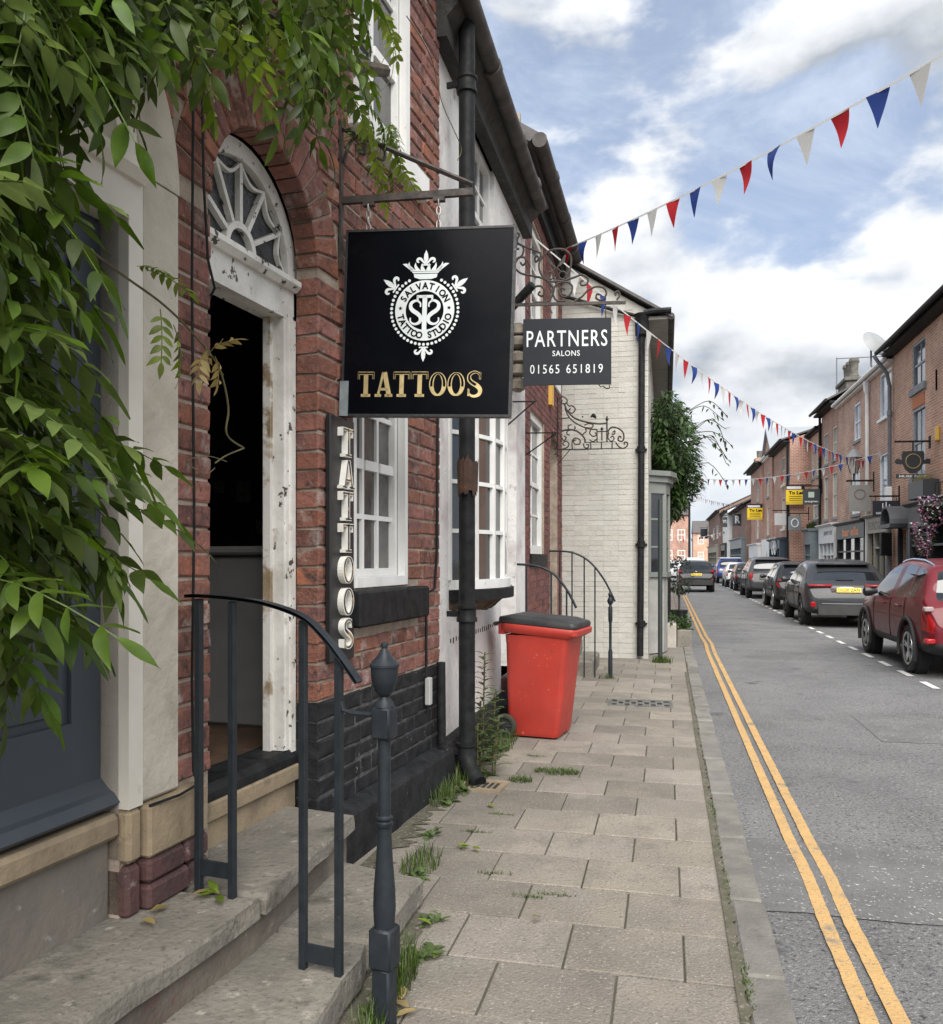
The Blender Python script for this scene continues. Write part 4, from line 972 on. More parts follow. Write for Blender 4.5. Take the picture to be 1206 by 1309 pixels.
# ================================================================== VERTICAL LETTER BOARD
VB = fr_A('letter_board', 'tall narrow black board on the brick wall with raised white letters spelling tattoos', 'sign')
MB().bbox(.004, .035, -.965, -.695, 1.035, 2.285, .006).build('board', mat('satin_black_board', (.008, .009, .010), (.014, .014, .016), 8, .4, .55), VB)
WL = mat('letter_white', (.72, .71, .66), (.62, .61, .56), 9, .5)
for i, ch in enumerate('TATTOOS'):
    z = 2.285-.055-.148-i*.1635; fnV = lambda x, z_, d: (.035+d, -.89+x, z_)
    m = MB(); put_letter(m, ch, 0, z, .125, .148, 0, .032, fnV); lo = m.build('letter', WL, VB); lo['label'] = 'raised white letter '+ch
    m = MB(); put_letter(m, ch, 0, z, .125, .148, .0325, .0335, fnV, .45); m.build('letter_inlay', mat('letter_black_gold', (.02, .018, .016), (.30, .20, .08), 14, .45, lo=.5, hi=.6), lo, fix=False)

# ================================================================== HANDRAIL
ra = math.atan(-.15)
HR = empty('handrail', (-1.671, 2.79, 0), ra, 'dark grey iron handrail with curved top bar and urn topped post beside the doorsteps', 'handrail')
LU, LL = .342, .14
bars_ = [(.0, LU, 1.412), (.148, LU, 1.405), (.446, LL, 1.345), (.588, LL, 1.222)]
for (x, z0, z1) in bars_: MB().bbox(x-.0125, x+.0125, -.0125, .0125, z0-.01, z1, .002).build('upright', RAIL, HR)
rail = MB(); P_ = catmull([(-.05, 1.422), (0, 1.424), (.148, 1.418), (.30, 1.40), (.446, 1.357), (.53, 1.295), (.60, 1.22), (.665, 1.142)], 6); stroke(rail, P_, .012, -.022, .022, lambda x, z, d: (x, d, z)); rail.build('top_bar', RAIL, HR, True)
MB().box(.0125, .1355, -.008, .008, .405, .458).build('tie_plate', RAIL, HR); MB().box(.4585, .5755, -.008, .008, .165, .225).build('tie_plate', RAIL, HR)
MB().tube([(.6, 0, 1.075), (.605, 0, 1.045), (.64, 0, 1.036), (.74, 0, 1.036)], .0085, 8).build('tie_rod', RAIL, HR, True)
px = .762
po = MB(); po.bbox(px-.034, px+.034, -.034, .034, .962, 1.066, .006); po.lathe([(.034, 1.066), (.03, 1.082), (.018, 1.094), (.016, 1.10), (.022, 1.106)], (px, 0, 0), 16)
po.lathe([(.022, .65), (.021, .962)], (px, 0, 0), 14); po.lathe([(.022, .664), (.028, .672), (.028, .682), (.022, .688), (.0285, .694), (.0285, .70), (.022, .706)], (px, 0, 0), 14)
po.lathe([(.034, .33), (.038, .40), (.036, .46), (.028, .56), (.023, .655)], (px, 0, 0), 14); po.bbox(px-.041, px+.041, -.041, .041, .20, .335, .008); po.bbox(px-.033, px+.033, -.033, .033, -.02, .203, .008)
post = po.build('newel_post', RAIL, HR, True)
un = MB(); un.lathe([(.016, 1.10), (.018, 1.104), (.032, 1.118), (.044, 1.155), (.047, 1.20)], (px, 0, 0), 20); un.lathe([(.05, 1.20), (.05, 1.208), (.044, 1.214), (.022, 1.24), (.013, 1.256), (.009, 1.262)], (px, 0, 0), 20); un.lathe([(.009, 1.26), (.013, 1.268), (.011, 1.278), (.003, 1.283)], (px, 0, 0), 12); un.build('urn_finial', RAIL, HR, True)

# ================================================================== DOWNPIPE between A and B
PP = fr_A('downpipe', 'tall black cast iron downpipe where the brick house meets the white house', 'pipe')
px_, py_ = .135, .90
m = MB(); m.tube([(px_, py_, 5.95), (px_, py_, .22)], .058, 14); m.build('pipe', BLACKM, PP, True)
m = MB(); m.tube([(px_, py_, .24), (px_, py_, .17), (px_+.02, py_-.03, .10), (px_+.09, py_-.09, .035), (px_+.13, py_-.12, .01)], [.068, .066, .063, .06, .058], 12); m.build('shoe', BLACKM, PP, True)
for z in (.20, 1.17, 2.95, 4.9):
    m = MB(); m.lathe([(.058, z-.06), (.074, z-.055), (.074, z-.03), (.066, z-.02), (.066, z+.03), (.076, z+.04), (.076, z+.06), (.058, z+.065)], (px_, py_, 0), 14); m.box(0, px_-.05, py_-.05, py_-.03, z-.02, z+.02); m.build('collar', BLACKM, PP, True)
RUST = mat('rusty_iron', (.075, .034, .018), (.025, .016, .012), 12, .85, bump=.8, bscale=20)
m = MB(); nn = 9
for i in range(nn):
    a0, a1 = lerp(-2.2, 1.2, i/nn), lerp(-2.2, 1.2, (i+1)/nn)
    m.add([(px_+.075*math.cos(a0), py_+.085*math.sin(a0), 2.02+rb.uniform(-.04, .03)), (px_+.075*math.cos(a1), py_+.085*math.sin(a1), 2.02+rb.uniform(-.04, .03)), (px_+.082*math.cos(a1), py_+.10*math.sin(a1), 2.26+rb.uniform(-.04, .03)), (px_+.082*math.cos(a0), py_+.10*math.sin(a0), 2.26+rb.uniform(-.04, .03))], [(0,1,2,3)])
m.build('broken_sleeve', RUST, PP)
CB = fr_A('wall_cable', 'thin black cable with small grey box running down the brick wall to the base', 'cable')
MB().tube([(.02, .62, 2.6), (.02, .60, 1.6), (.02, .56, 1.36), (.02, .42, 1.33), (.02, .40, 1.2), (.02, .40, .72), (.02, .42, .55)], .009, 6).build('cable', BLACKM, CB, True)
MB().bbox(.012, .05, .39, .44, .60, .78, .006).build('junction_box', mat('grey_plastic', (.36, .36, .35), None, rough=.5), CB)
MB().tube([(.05, .60, .86), (.055, .60, .30)], .03, 10).build('vent_pipe', BLACKM, CB, True)

# ================================================================== WHEELIE BIN
WB = empty('wheelie_bin', (-1.07, 7.47, 0), R(-9), 'bright red wheelie bin with black lid standing by the white wall', 'bin')
RED = mat('red_bin_plastic', (.41, .036, .023), (.34, .031, .021), 3, .42, .55, bump=.10, bscale=60, bdist=.003, spots=[((.36, .04, .03), 4, .54, .74), ((.58, .17, .13), 34, .64, .72), ((.16, .04, .03), 9, .66, .74)])
DKP = mat('black_bin_plastic', (.018, .018, .02), (.03, .03, .032), 6, .42, .6, bump=.1, bscale=60)
def rrect(x0, x1, y0, y1, r, z, n=4):
    o = []
    for (cx_, cy_, a0) in ((x1-r, y1-r, 0), (x0+r, y1-r, PI/2), (x0+r, y0+r, PI), (x1-r, y0+r, 1.5*PI)):
        for i in range(n+1): a = a0+PI/2*i/n; o.append((cx_+r*math.cos(a), cy_+r*math.sin(a), z))
    return o
def loft(mb, secs, cap=True):
    n = len(secs[0]); mb.add([p for s_ in secs for p in s_], [(i*n+k, i*n+(k+1) % n, (i+1)*n+(k+1) % n, (i+1)*n+k) for i in range(len(secs)-1) for k in range(n)]+([tuple(range(n-1, -1, -1)), tuple((len(secs)-1)*n+k for k in range(n))] if cap else []))
m = MB(); loft(m, [rrect(-.25, .185, -.215, .215, .04, .015), rrect(-.265, .20, -.225, .225, .045, .05), rrect(-.27, .235, -.235, .235, .05, .35), rrect(-.275, .285, -.255, .255, .05, .80), rrect(-.28, .305, -.265, .265, .05, .895)])
bodyb = m.build('bin_body', RED, WB, True)
m = MB(); loft(m, [rrect(-.29, .33, -.275, .275, .05, .875), rrect(-.31, .375, -.292, .292, .05, .905), rrect(-.31, .38, -.292, .292, .05, .945), rrect(-.30, .37, -.285, .285, .05, .955)])
for i, v in enumerate(m.v): m.v[i] = (v[0], v[1], v[2]-.05*(v[0]+.3)/.68+.045)
m.build('rim', RED, WB, True)
m = MB(); loft(m, [rrect(-.33, .365, -.285, .285, .05, .975), rrect(-.335, .37, -.288, .288, .05, .995), rrect(-.33, .36, -.28, .28, .05, 1.02), rrect(-.24, .28, -.22, .22, .06, 1.045), rrect(-.15, .2, -.15, .15, .06, 1.05)])
for i, v in enumerate(m.v): m.v[i] = (v[0], v[1], v[2]-.05*(v[0]+.3)/.68+.03)
lid = m.build('lid', DKP, WB, True)
m = MB(); m.tube([(-.36, -.25, .985), (-.39, -.2, .985), (-.39, .2, .985), (-.36, .25, .985)], .016, 8); m.build('handle', DKP, WB, True)
MB().box(-.33, -.27, -.27, .27, .90, .99).build('hinge_bar', RED, WB)
for yy in (-.275, .275):
    m = MB(); m.lathe([(.075, -.028), (.098, -.028), (.105, -.015), (.105, .015), (.098, .028), (.075, .028), (.075, .01), (.075, -.01)], (-.262, yy*1.06, .105), 24, 'y', False); wh = m.build('wheel', mat('bin_tyre', (.025, .028, .02), (.04, .045, .03), 9, .7), WB, True)
    m = MB(); m.lathe([(.0, -.012), (.076, -.012), (.076, .012), (.0, .012)], (-.262, yy*1.06, .105), 20, 'y')
    for k in range(6):
        a = PI*k/3; m.tube([(-.262, yy*1.10, .105), (-.262+.07*math.cos(a), yy*1.10, .105+.07*math.sin(a))], .008, 5)
    m.lathe([(.0, -.03), (.022, -.03), (.022, .03), (.0, .03)], (-.262, yy*1.06, .105), 12, 'y'); m.build('hub', DKP, wh, True)
MB().tube([(-.262, -.27, .105), (-.262, .27, .105)], .012, 8).build('axle', BLACKM, WB)

# ================================================================== DRAIN COVERS
GR = empty('drain_cover', (-.28, 9.27, 0), R(2), 'rectangular metal drain grating set in the pavement beyond the bin', 'drain cover')
GALV = mat('galvanised_steel', (.22, .22, .21), (.13, .13, .125), 14, .5, .7, metal=.6)
m = MB(); 
for (a, b, c, d) in ((-.34, .34, -.20, -.17), (-.34, .34, .17, .20), (-.34, -.31, -.17, .17), (.31, .34, -.17, .17)): m.box(a, b, c, d, -.03, .008)
m.build('frame', GALV, GR)
for i in range(9):
    for j in range(3):
        x0, y0 = -.305+i*.0685, -.165+j*.112
        m = MB(); m.box(x0+.006, x0+.056, y0+.008, y0+.098, -.02, .004+.003*((i+j) % 2)); m.build('tread_block', GALV if (i+j) % 2 else BLACKM, GR)
MB().box(-.31, .31, -.17, .17, -.04, -.018).build('pit', BLACKM, GR)
GU = empty('gully', (-1.22, 5.65, 0), R(-5), 'small square drain gully with iron grid at the foot of the downpipe', 'drain cover')
m = MB()
for (a, b, c, d) in ((-.17, .15, -.13, -.09), (-.17, .15, .09, .13), (-.17, -.13, -.09, .09), (.11, .15, -.09, .09)): m.box(a, b, c, d, -.03, .016)
m.build('surround', TANSTONE, GU); MB().box(-.13, .11, -.09, .09, -.05, -.012).build('pit', BLACKM, GU)
for i in range(6): MB().box(-.125+i*.039, -.107+i*.039, -.09, .09, -.012, .006).build('grid_bar', RUSTIRON, GU)

# ================================================================== RAILS AND STEPS further along
def hoop_rail(name, label, loc, rz, L_, zt, zend, bars2, post=True, z0=0):
    o = empty(name, loc, rz, label, 'handrail')
    P_ = catmull([(0, zt), (L_*.35, zt-.02), (L_*.62, lerp(zt, zend, .22)), (L_*.84, lerp(zt, zend, .58)), (L_, zend)], 8)
    MB().tube([(p[0], 0, p[1]) for p in P_], .014, 6).build('top_bar', RAIL, o, True)
    for x in bars2:
        k = min(range(len(P_)), key=lambda i: abs(P_[i][0]-x)); MB().tube([(x, 0, z0), (x, 0, P_[k][1])], .010, 6).build('upright', RAIL, o)
    if post:
        x = L_*.93; m = MB(); m.lathe([(.028, 0), (.028, .35), (.018, .38), (.018, .72), (.028, .75), (.028, .92), (.015, .95), (.04, .99), (.04, 1.02), (.02, 1.06), (.03, 1.09), (.012, 1.13), (.003, 1.15)], (x, 0, 0), 10); m.build('post', RAIL, o, True)
    return o
hoop_rail('handrail', 'thin black curved handrail with post in front of the white gable', (-1.52, 11.15, 0), 0, .86, 1.66, 1.0, [.14, .30, .46, .60], True, .0)
hoop_rail('handrail', 'thin black curved handrail directly behind the red wheelie bin', (-1.53, 8.72, 0), 0, .62, 1.50, 1.05, [.10, .36, .52], False, .3)
ST2 = empty('stone_steps', (-1.62, 11.9, 0), 0, 'dark stone steps up to the brick house door behind the red bin', 'steps')
MB().bbox(0, .66, -.65, .55, -.05, .20, .02).build('step_slab', STONE, ST2); MB().bbox(0, .42, -.6, .5, .20, .40, .02).build('step_slab', STONE, ST2)
ST3 = empty('brick_steps', (-1.56, 8.42, 0), 0, 'red brick step at the white house doorway beside the bin', 'steps')
MB().bbox(-.3, .26, -.42, .42, -.05, .42, .02).build('step_block', OLDB, ST3)

# ================================================================== PARTNERS SIGN
PS = empty('hanging_sign', (-1.52, 8.45, 0), R(9), 'charcoal hanging sign with white PARTNERS SALONS lettering on a scrolled bracket', 'sign')
CHAR = mat('charcoal_sign_paint', (.016, .018, .023), (.019, .022, .027), 3, .5, spec=.15)
MB().box(.10, .985, -.012, .012, 3.315, 3.985).build('board', CHAR, PS)
for (tx, a_) in (('PARTNERS', (.135, .945, 3.70, 3.865, -.0135, .004, 1.15)), ('SALONS', (.395, .67, 3.605, 3.66, -.0135, .004, 1.1)), ('01565', (.17, .465, 3.43, 3.52, -.0135, .0, 1.25)), ('651819', (.535, .90, 3.43, 3.52, -.0135, .0, 1.25))):
    m = MB(); put_text(m, tx, *a_); m.build('lettering', SILVER, PS)
MB().box(.0, 1.13, -.012, .012, 4.12, 4.15).build('arm', RUSTIRON, PS)
MB().box(-.0, .014, -.02, .02, 4.0, 4.95).build('wall_plate', RUSTIRON, PS)
for x in (.16, .93): MB().tube([(x, 0, 4.12), (x, 0, 3.98)], .006, 6).build('hanger', RUSTIRON, PS)
def px2(u, v): return ((u-657)/127., 1.56+(714-v)/127.)
def scroll(parent, pts, r=.011, n=6):
    MB().tube([(p[0], 0, p[1]) for p in catmull(pts, n)], r, 6).build('scroll', RUSTIRON, parent, True)
def curl(cx, cz, r, turns, a0, sgn, n=30): return [(cx+r*(1-.78*i/n)*math.cos(a0+sgn*2*PI*turns*i/n), cz+r*(1-.78*i/n)*math.sin(a0+sgn*2*PI*turns*i/n)) for i in range(n+1)]
Z7 = lambda x, y: px2(640+x/6.7, 280+y/6.7)
scroll(PS, [Z7(130, 90), Z7(165, 110), Z7(150, 150), Z7(160, 190), Z7(270, 240), Z7(340, 270), Z7(350, 300)])
scroll(PS, [Z7(130, 330), Z7(190, 290), Z7(200, 220), Z7(150, 190), Z7(140, 230), Z7(165, 235)])
scroll(PS, [Z7(130, 400), Z7(180, 445), Z7(280, 470), Z7(360, 490), Z7(430, 520), Z7(530, 520), Z7(640, 490), Z7(700, 470), Z7(750, 500), Z7(745, 550), Z7(700, 560), Z7(690, 530), Z7(715, 520)])
scroll(PS, [Z7(135, 350), Z7(160, 310), Z7(210, 310), Z7(220, 350), Z7(195, 375), Z7(175, 350)])
scroll(PS, [Z7(345, 310), Z7(310, 350), Z7(300, 320), Z7(320, 300), Z7(345, 335), Z7(400, 270), Z7(480, 245), Z7(560, 255), Z7(610, 320), Z7(600, 420), Z7(560, 490)])
scroll(PS, [Z7(350, 300), Z7(335, 380), Z7(350, 450), Z7(410, 520), Z7(460, 590), Z7(440, 660), Z7(400, 695), Z7(300, 700)])
scroll(PS, [Z7(262, 620), Z7(290, 570), Z7(350, 560), Z7(385, 600), Z7(365, 645), Z7(330, 630), Z7(345, 605)])
scroll(PS, [Z7(560, 690), Z7(490, 690), Z7(455, 620), Z7(490, 545), Z7(570, 530), Z7(620, 570), Z7(600, 640), Z7(540, 655), Z7(505, 610), Z7(530, 575), Z7(555, 600)])
scroll(PS, [Z7(640, 695), Z7(700, 660), Z7(760, 600), Z7(830, 575), Z7(890, 590), Z7(910, 640), Z7(870, 690), Z7(825, 675), Z7(830, 640), Z7(855, 645)])
scroll(PS, [Z7(1000, 690), Z7(1025, 650), Z7(1010, 622), Z7(985, 630), Z7(990, 655)])
# scissors of the bracket
for q in (-1, 1):
    m = MB(); m.add([(*[0, 0, 0],)]*0, []); a = Z7(485, 405); tip = Z7(485+q*78, 285)
    stroke(m, [a, ((a[0]+tip[0])/2+q*.02, (a[1]+tip[1])/2), tip], [.012, .045, .012], -.006, .006, lambda x, z, d: (x, d, z)); 
    m.build('scissor_blade', RUSTIRON, PS)
    c = Z7(485-q*52, 470); m = MB(); m.tube([(c[0]+.038*math.cos(2*PI*i/16), 0, c[1]+.038*math.sin(2*PI*i/16)) for i in range(17)], .008, 6, cap=False); m.tube([(a[0], 0, a[1]), (c[0]+q*.015, 0, c[1]+.035)], .008, 6); m.build('scissor_handle', RUSTIRON, PS, True)
m = MB(); m.tube([(.86, 0, 3.315), (.88, 0, 3.29), (.90, 0, 3.30), (.94, 0, 3.27), (.965, 0, 3.275), (.97, 0, 3.31)], .006, 6); m.build('hook', RUSTIRON, PS, True)

# ornate empty bracket by the gable
OB = empty('sign_bracket', (-1.62, 12.75, 0), R(5), 'ornate empty black wrought iron sign bracket in front of the white gable', 'bracket')
Z8 = lambda x, y: ((x-165)/(9.277*83)*1.0, 3.21+(885-y)/(9.277*83))
MB().box(0, .014, -.02, .02, 3.1, 4.0).build('wall_plate', BLACKM, OB)
def sc8(L_, r=.008): scroll(OB, [Z8(*p) for p in L_], r*1.35)
MB().tube([(*Z8(165, 885)[:1], 0, Z8(165, 885)[1]), (Z8(945, 885)[0], 0, Z8(945, 885)[1])], .008, 6).build('arm', BLACKM, OB)
MB().tube([(Z8(490, 808)[0], 0, Z8(490, 808)[1]), (Z8(840, 808)[0], 0, Z8(840, 808)[1])], .007, 6).build('arm', BLACKM, OB)
sc8([(180, 300), (230, 270), (280, 310), (265, 350), (215, 345), (225, 310)]); sc8([(250, 360), (280, 430), (350, 510), (430, 550), (540, 580), (650, 595), (735, 590)], .011)
sc8([(255, 400), (290, 490), (350, 560), (430, 610), (500, 640), (560, 655), (620, 660)], .009); sc8([(270, 330), (300, 380), (340, 380), (375, 420), (340, 465), (300, 440), (320, 405)])
sc8([(170, 525), (300, 520)]); sc8([(215, 670), (300, 655), (380, 670), (440, 710), (480, 760), (490, 815)], .011); sc8([(180, 560), (190, 640), (250, 670)]); sc8([(490, 640), (500, 680), (470, 705), (455, 740)])
sc8([(330, 600), (295, 610), (300, 650), (340, 660), (375, 640), (365, 615)]); sc8([(310, 720), (280, 705), (285, 670), (330, 660)]); sc8([(340, 880), (340, 790), (380, 755), (430, 780), (420, 825), (370, 825), (355, 790), (385, 775)])
sc8([(225, 880), (285, 860), (300, 815), (260, 790), (230, 820), (255, 840)]); sc8([(205, 720), (240, 780), (270, 750), (245, 730)]); sc8([(480, 610), (530, 590), (580, 605), (560, 640), (500, 635)]); 
sc8([(555, 880), (550, 815)]); sc8([(797, 880), (797, 815)]); sc8([(675, 880), (675, 810)]); sc8([(625, 805), (625, 660)]); sc8([(625, 685), (735, 685)]); sc8([(738, 805), (738, 510)], .010); sc8([(680, 790), (680, 640)], .009)
sc8([(745, 690), (790, 640), (860, 650), (920, 700), (930, 770), (905, 805), (865, 785), (880, 745), (905, 760)], .010); sc8([(840, 815), (870, 860), (920, 885), (965, 860), (970, 820), (935, 815), (940, 845)], .009)
sc8([(560, 650), (540, 700), (580, 740), (620, 720), (600, 695)]); sc8([(540, 780), (580, 800), (625, 770)]); sc8([(470, 820), (480, 865), (520, 870), (525, 835), (500, 835)]); sc8([(760, 690), (750, 760), (790, 800), (820, 770), (800, 740), (780, 760)]); sc8([(800, 700), (830, 680), (820, 720), (790, 715)])
for (x, y, r_) in ((738, 545, .03), (680, 655, .028), (590, 500, .035), (560, 510, .02), (605, 520, .022), (575, 490, .022), (460, 510, .015)):
    c = Z8(x, y); m = MB(); m.lathe([(.0, -r_), (r_*.9, -r_*.3), (r_*.7, r_*.4), (0, r_*1.1)], (c[0], 0, c[1]), 7); m.build('leaf_ornament', BLACKM, OB)
MB().tube([(0, 0, 2.98), (.2, 0, 3.21)], .006, 6).build('brace', BLACKM, OB)
# basket brackets
for (loc, zz, L_, lab) in (((-1.56, 8.0, 0), 3.07, .34, 'thin black basket bracket on the white house wall behind the large sign'), ((-1.62, 9.58, 0), 3.0, .42, 'thin black basket bracket on the dark brick wall beside its sash window')):
    o = empty('basket_bracket', loc, R(8), lab, 'bracket')
    MB().tube([(0, 0, zz), (L_, 0, zz)], .008, 6).build('arm', BLACKM, o); MB().tube([(0, 0, zz-.28), (L_*.95, 0, zz)], .008, 6).build('stay', BLACKM, o); MB().box(-.002, .01, -.012, .012, zz-.32, zz+.04).build('wall_plate', BLACKM, o)
# carved console on the white house
CN = empty('carved_console', (-1.56, 8.62, 0), 0, 'weathered carved stone ornament on the white house, half hidden behind the large sign', 'ornament')
m = MB()
for (z, d, w_) in ((3.35, .10, .10), (3.5, .17, .16), (3.62, .20, .2), (3.78, .21, .21), (3.9, .15, .19)): m.lathe([(.02, z-.07), (w_*.75, z-.04), (w_*.85, z+.03), (.04, z+.09)], (.06, 0, 0), 12)
for i, v in enumerate(m.v): m.v[i] = (max(v[0], 0)+rb.uniform(-.008, .008), v[1]+rb.uniform(-.01, .01), v[2])
m.build('carving', mat('carved_stone', (.24, .215, .175), (.12, .10, .08), 9, .9, bump=.8, bscale=15), CN)
m = MB(); m.tube([(0.0, -.1, 4.12), (.25, -.25, 4.30)], .045, 8); m.build('stub', BLACKM, CN)
# slim post and planters by the bay window
PO = tag(MB().tube([(-.10, 13.05, 0), (-.10, 13.05, 2.45)], .035, 10).build('signpost', mat('dark_green_post', (.022, .032, .03), (.03, .04, .038), 5, .5), None, True), 'slim dark green post standing at the corner of the white gable house', 'post')

# ================================================================== INSIDE THE STUDIO DOORWAY
DK = fr_A('reception_desk', 'dark grey reception desk just inside the open studio doorway', 'desk')
MB().bbox(-1.7, -.50, -.60, .35, .60, 1.58, .02).build('desk_front', mat('grey_laminate', (.20, .20, .195), (.17, .17, .168), 4, .5), DK)
MB().bbox(-1.75, -.46, -.64, .38, 1.58, 1.63, .015).build('counter_top', mat('dark_grey_top', (.22, .22, .22), None, rough=.4), DK)
WP = fr_A('wall_prints', 'small pale tattoo prints on the dark wall inside the doorway', 'pictures')
FRM = mat('dim_print', (.16, .15, .14), (.05, .045, .04), 30, .6)
for (x, z, w_, h_) in ((-1.40, 1.95, .16, .2), (-1.62, 2.02, .13, .13), (-1.25, 1.72, .14, .14), (-1.75, 1.75, .15, .2)):
    MB().box(x-w_, x, .585, .60, z, z+h_).build('print_frame', BLACKM, WP); MB().box(x-w_+.02, x-.02, .580, .584, z+.02, z+h_-.02).build('print', FRM, WP)
MB().box(-2.46, -2.41, -2.4, -.2, .6, 3.4).build('backing_wall', INTERIOR, WP)
# ================================================================== RIGHT-HAND TERRACE
RBR1 = brick_mat('orange_brick', (.50, .26, .16), (.38, .175, .105), (.50, .44, .36), bw=.24, bh=.08)
RBR2 = brick_mat('mixed_brown_brick', (.46, .26, .17), (.33, .16, .11), (.50, .44, .37), bw=.24, bh=.08)
RBR3 = brick_mat('red_brown_brick', (.38, .175, .12), (.28, .12, .085), (.44, .37, .31), bw=.24, bh=.08)
RBR4 = brick_mat('dark_brick', (.20, .095, .07), (.15, .07, .055), (.26, .22, .18), bw=.24, bh=.08)
_sp = .2
GREYP = mat('grey_shop_paint', (.10, .108, .115), (.085, .092, .098), 3, .5); DGREY = mat('charcoal_shop_paint', (.022, .026, .03), (.03, .034, .038), 3, .45)
TAUPE = mat('taupe_shop_paint', (.30, .285, .24), (.26, .245, .205), 3, .5); SHOPW = mat('white_shop_paint', (.70, .71, .70), (.6, .61, .6), 3, .5)
NAVY = mat('navy_shop_paint', (.02, .035, .058), (.03, .045, .07), 3, .45); SAGE = mat('blue_grey_shop_paint', (.155, .19, .205), (.13, .16, .175), 3, .5)
GREYSTONE = mat('grey_sill_stone', (.24, .25, .26), (.19, .2, .21), 4, .8); PVCW = mat('white_pvc', (.70, .72, .73), None, rough=.4)
FARGLASS = glass_mat('far_window_glass', (.05, .06, .07), .06); SHOPGLASS = glass_mat('shop_glass', (.016, .018, .02), .05)
CURTB = mat('pale_curtain', (.42, .46, .50), (.30, .34, .38), 6, .8)
def RB(name, label, X, y0, y1, eave, bm_, depth=6.0, roofm=None, over=.3, gut=None, wins=(), holes=(), ridge=1.9, sidewall=True, roof=True):
    """building on the right side: local X points to the street, local Y runs back towards the camera; y given in world metres"""
    o = empty(name, (X, y0, 0), PI, label, 'building')
    L_ = y1-y0; hl = [(-(b-y0), -(a-y0), c, d) for (a, b, c, d) in holes]
    m = MB(); wall_cells(m, -.3, 0, -L_, 0, -.15, eave, hl); m.build('wall', bm_, o)
    MB().box(-depth, -.3, -.28, 0, -.15, eave).build('side_wall', bm_, o); MB().box(-depth, -.3, -L_, -L_+.28, -.15, eave).build('side_wall', bm_, o)
    MB().box(-depth, -.9, -L_+.29, -.29, -.1, eave-.1).build('inner_wall', INTERIOR, o)
    if roof:
        m = MB(); m.prism([(over, eave+.02), (-depth/2, eave+ridge), (-depth, eave+.02), (-depth, eave-.06), (-depth/2, eave+ridge-.1), (over, eave-.06)], -L_, 0, 'y'); m.build('roof', roofm or SLATE, o)
        for yy in (-.14, -L_+.14):
            m = MB(); m.prism([(-.0, eave-.03), (-depth+.1, eave-.03), (-depth/2, eave+ridge-.12)], yy-.13, yy+.13, 'y'); m.build('gable', bm_, o)
    MB().box(.002, over*.75, -L_+.002, -.002, eave-.16, eave-.065).build('soffit', gut or BLACKM, o)
    MB().tube([(over+.03, -L_, eave-.03), (over+.03, 0, eave-.03)], .07, 8).build('gutter', gut or BLACKM, o, True)
    o['_y0'] = 0; 
    return o
def rw(o, y0b, a, b, c, d, nx=2, nz=2, fm=None, sill=None, curtain=CURTB, g=None):
    return sash(o, -.015, -(b-y0b), -(a-y0b), c, d, nx, nz, .07, .08, fm or WHITE, .03, gmat=g or FARGLASS, sill=sill or (.12, .08, .08, GREYSTONE))
def shop(o, y0b, a, b, ztop, fm, fasc=.55, cols=2, door=None, stall=.5, proj=.12, corn=True, gm=None, name='shopfront', transom=True):
    """shopfront: fascia, cornice, pilasters, stall riser, panes; y range a..b in world metres"""
    Y0, Y1 = -(b-y0b), -(a-y0b); f0 = ztop-fasc
    m = MB(); m.box(-.02, proj, Y0, Y1, f0, ztop-.06); s_ = m.build(name, fm, o)
    if corn: MB().prism([(0, ztop-.06), (proj+.05, ztop-.06), (proj+.16, ztop+.02), (proj+.16, ztop+.06), (0, ztop+.10)], Y0-.05, Y1+.05, 'y').build('cornice', fm, s_)
    for yy in (Y0, Y1-.16): MB().bbox(-.02, proj-.01, yy, yy+.16, -.02, f0, .01).build('pilaster', fm, s_)
    ia, ib = Y0+.16, Y1-.16
    if door:
        dw = .85; da = ia if door == 'far' else ib-dw
        MB().box(-.25, -.2, da, da+dw, .0, f0).build('shop_door', fm, s_); MB().box(-.2, -.19, da+.12, da+dw-.12, .5, f0-.55).build('pane', gm or SHOPGLASS, s_)
        if door == 'far': ia += dw
        else: ib -= dw
        MB().box(-.1, proj-.03, (ia-.04) if door == 'far' else ib-.04, (ia+.04) if door == 'far' else ib+.04, 0, f0).build('mullion', fm, s_)
    MB().box(-.05, proj-.04, ia, ib, -.02, stall).build('stall_riser', fm, s_)
    for i in range(cols):
        p0, p1 = lerp(ia, ib, i/cols), lerp(ia, ib, (i+1)/cols); MB().box(-.0, .01, p0, p1, stall, f0).build('pane', gm or SHOPGLASS, s_)
        if i: MB().box(-.01, proj-.04, p0-.035, p0+.035, stall, f0).build('mullion', fm, s_)
    if transom: MB().box(.01, proj-.05, ia, ib, f0-.55, f0-.49).build('transom', fm, s_)
    return s_
def far_text(o, txt, y0b, a, b, z0, z1, X, m_, bold=.03):
    m = MB(); put_text(m, txt, -(b-y0b), -(a-y0b), z0, z1, 0, bold, 1.0, lambda x, z: (X, x, z)); return m.build('lettering', m_, o)
XR = 7.2
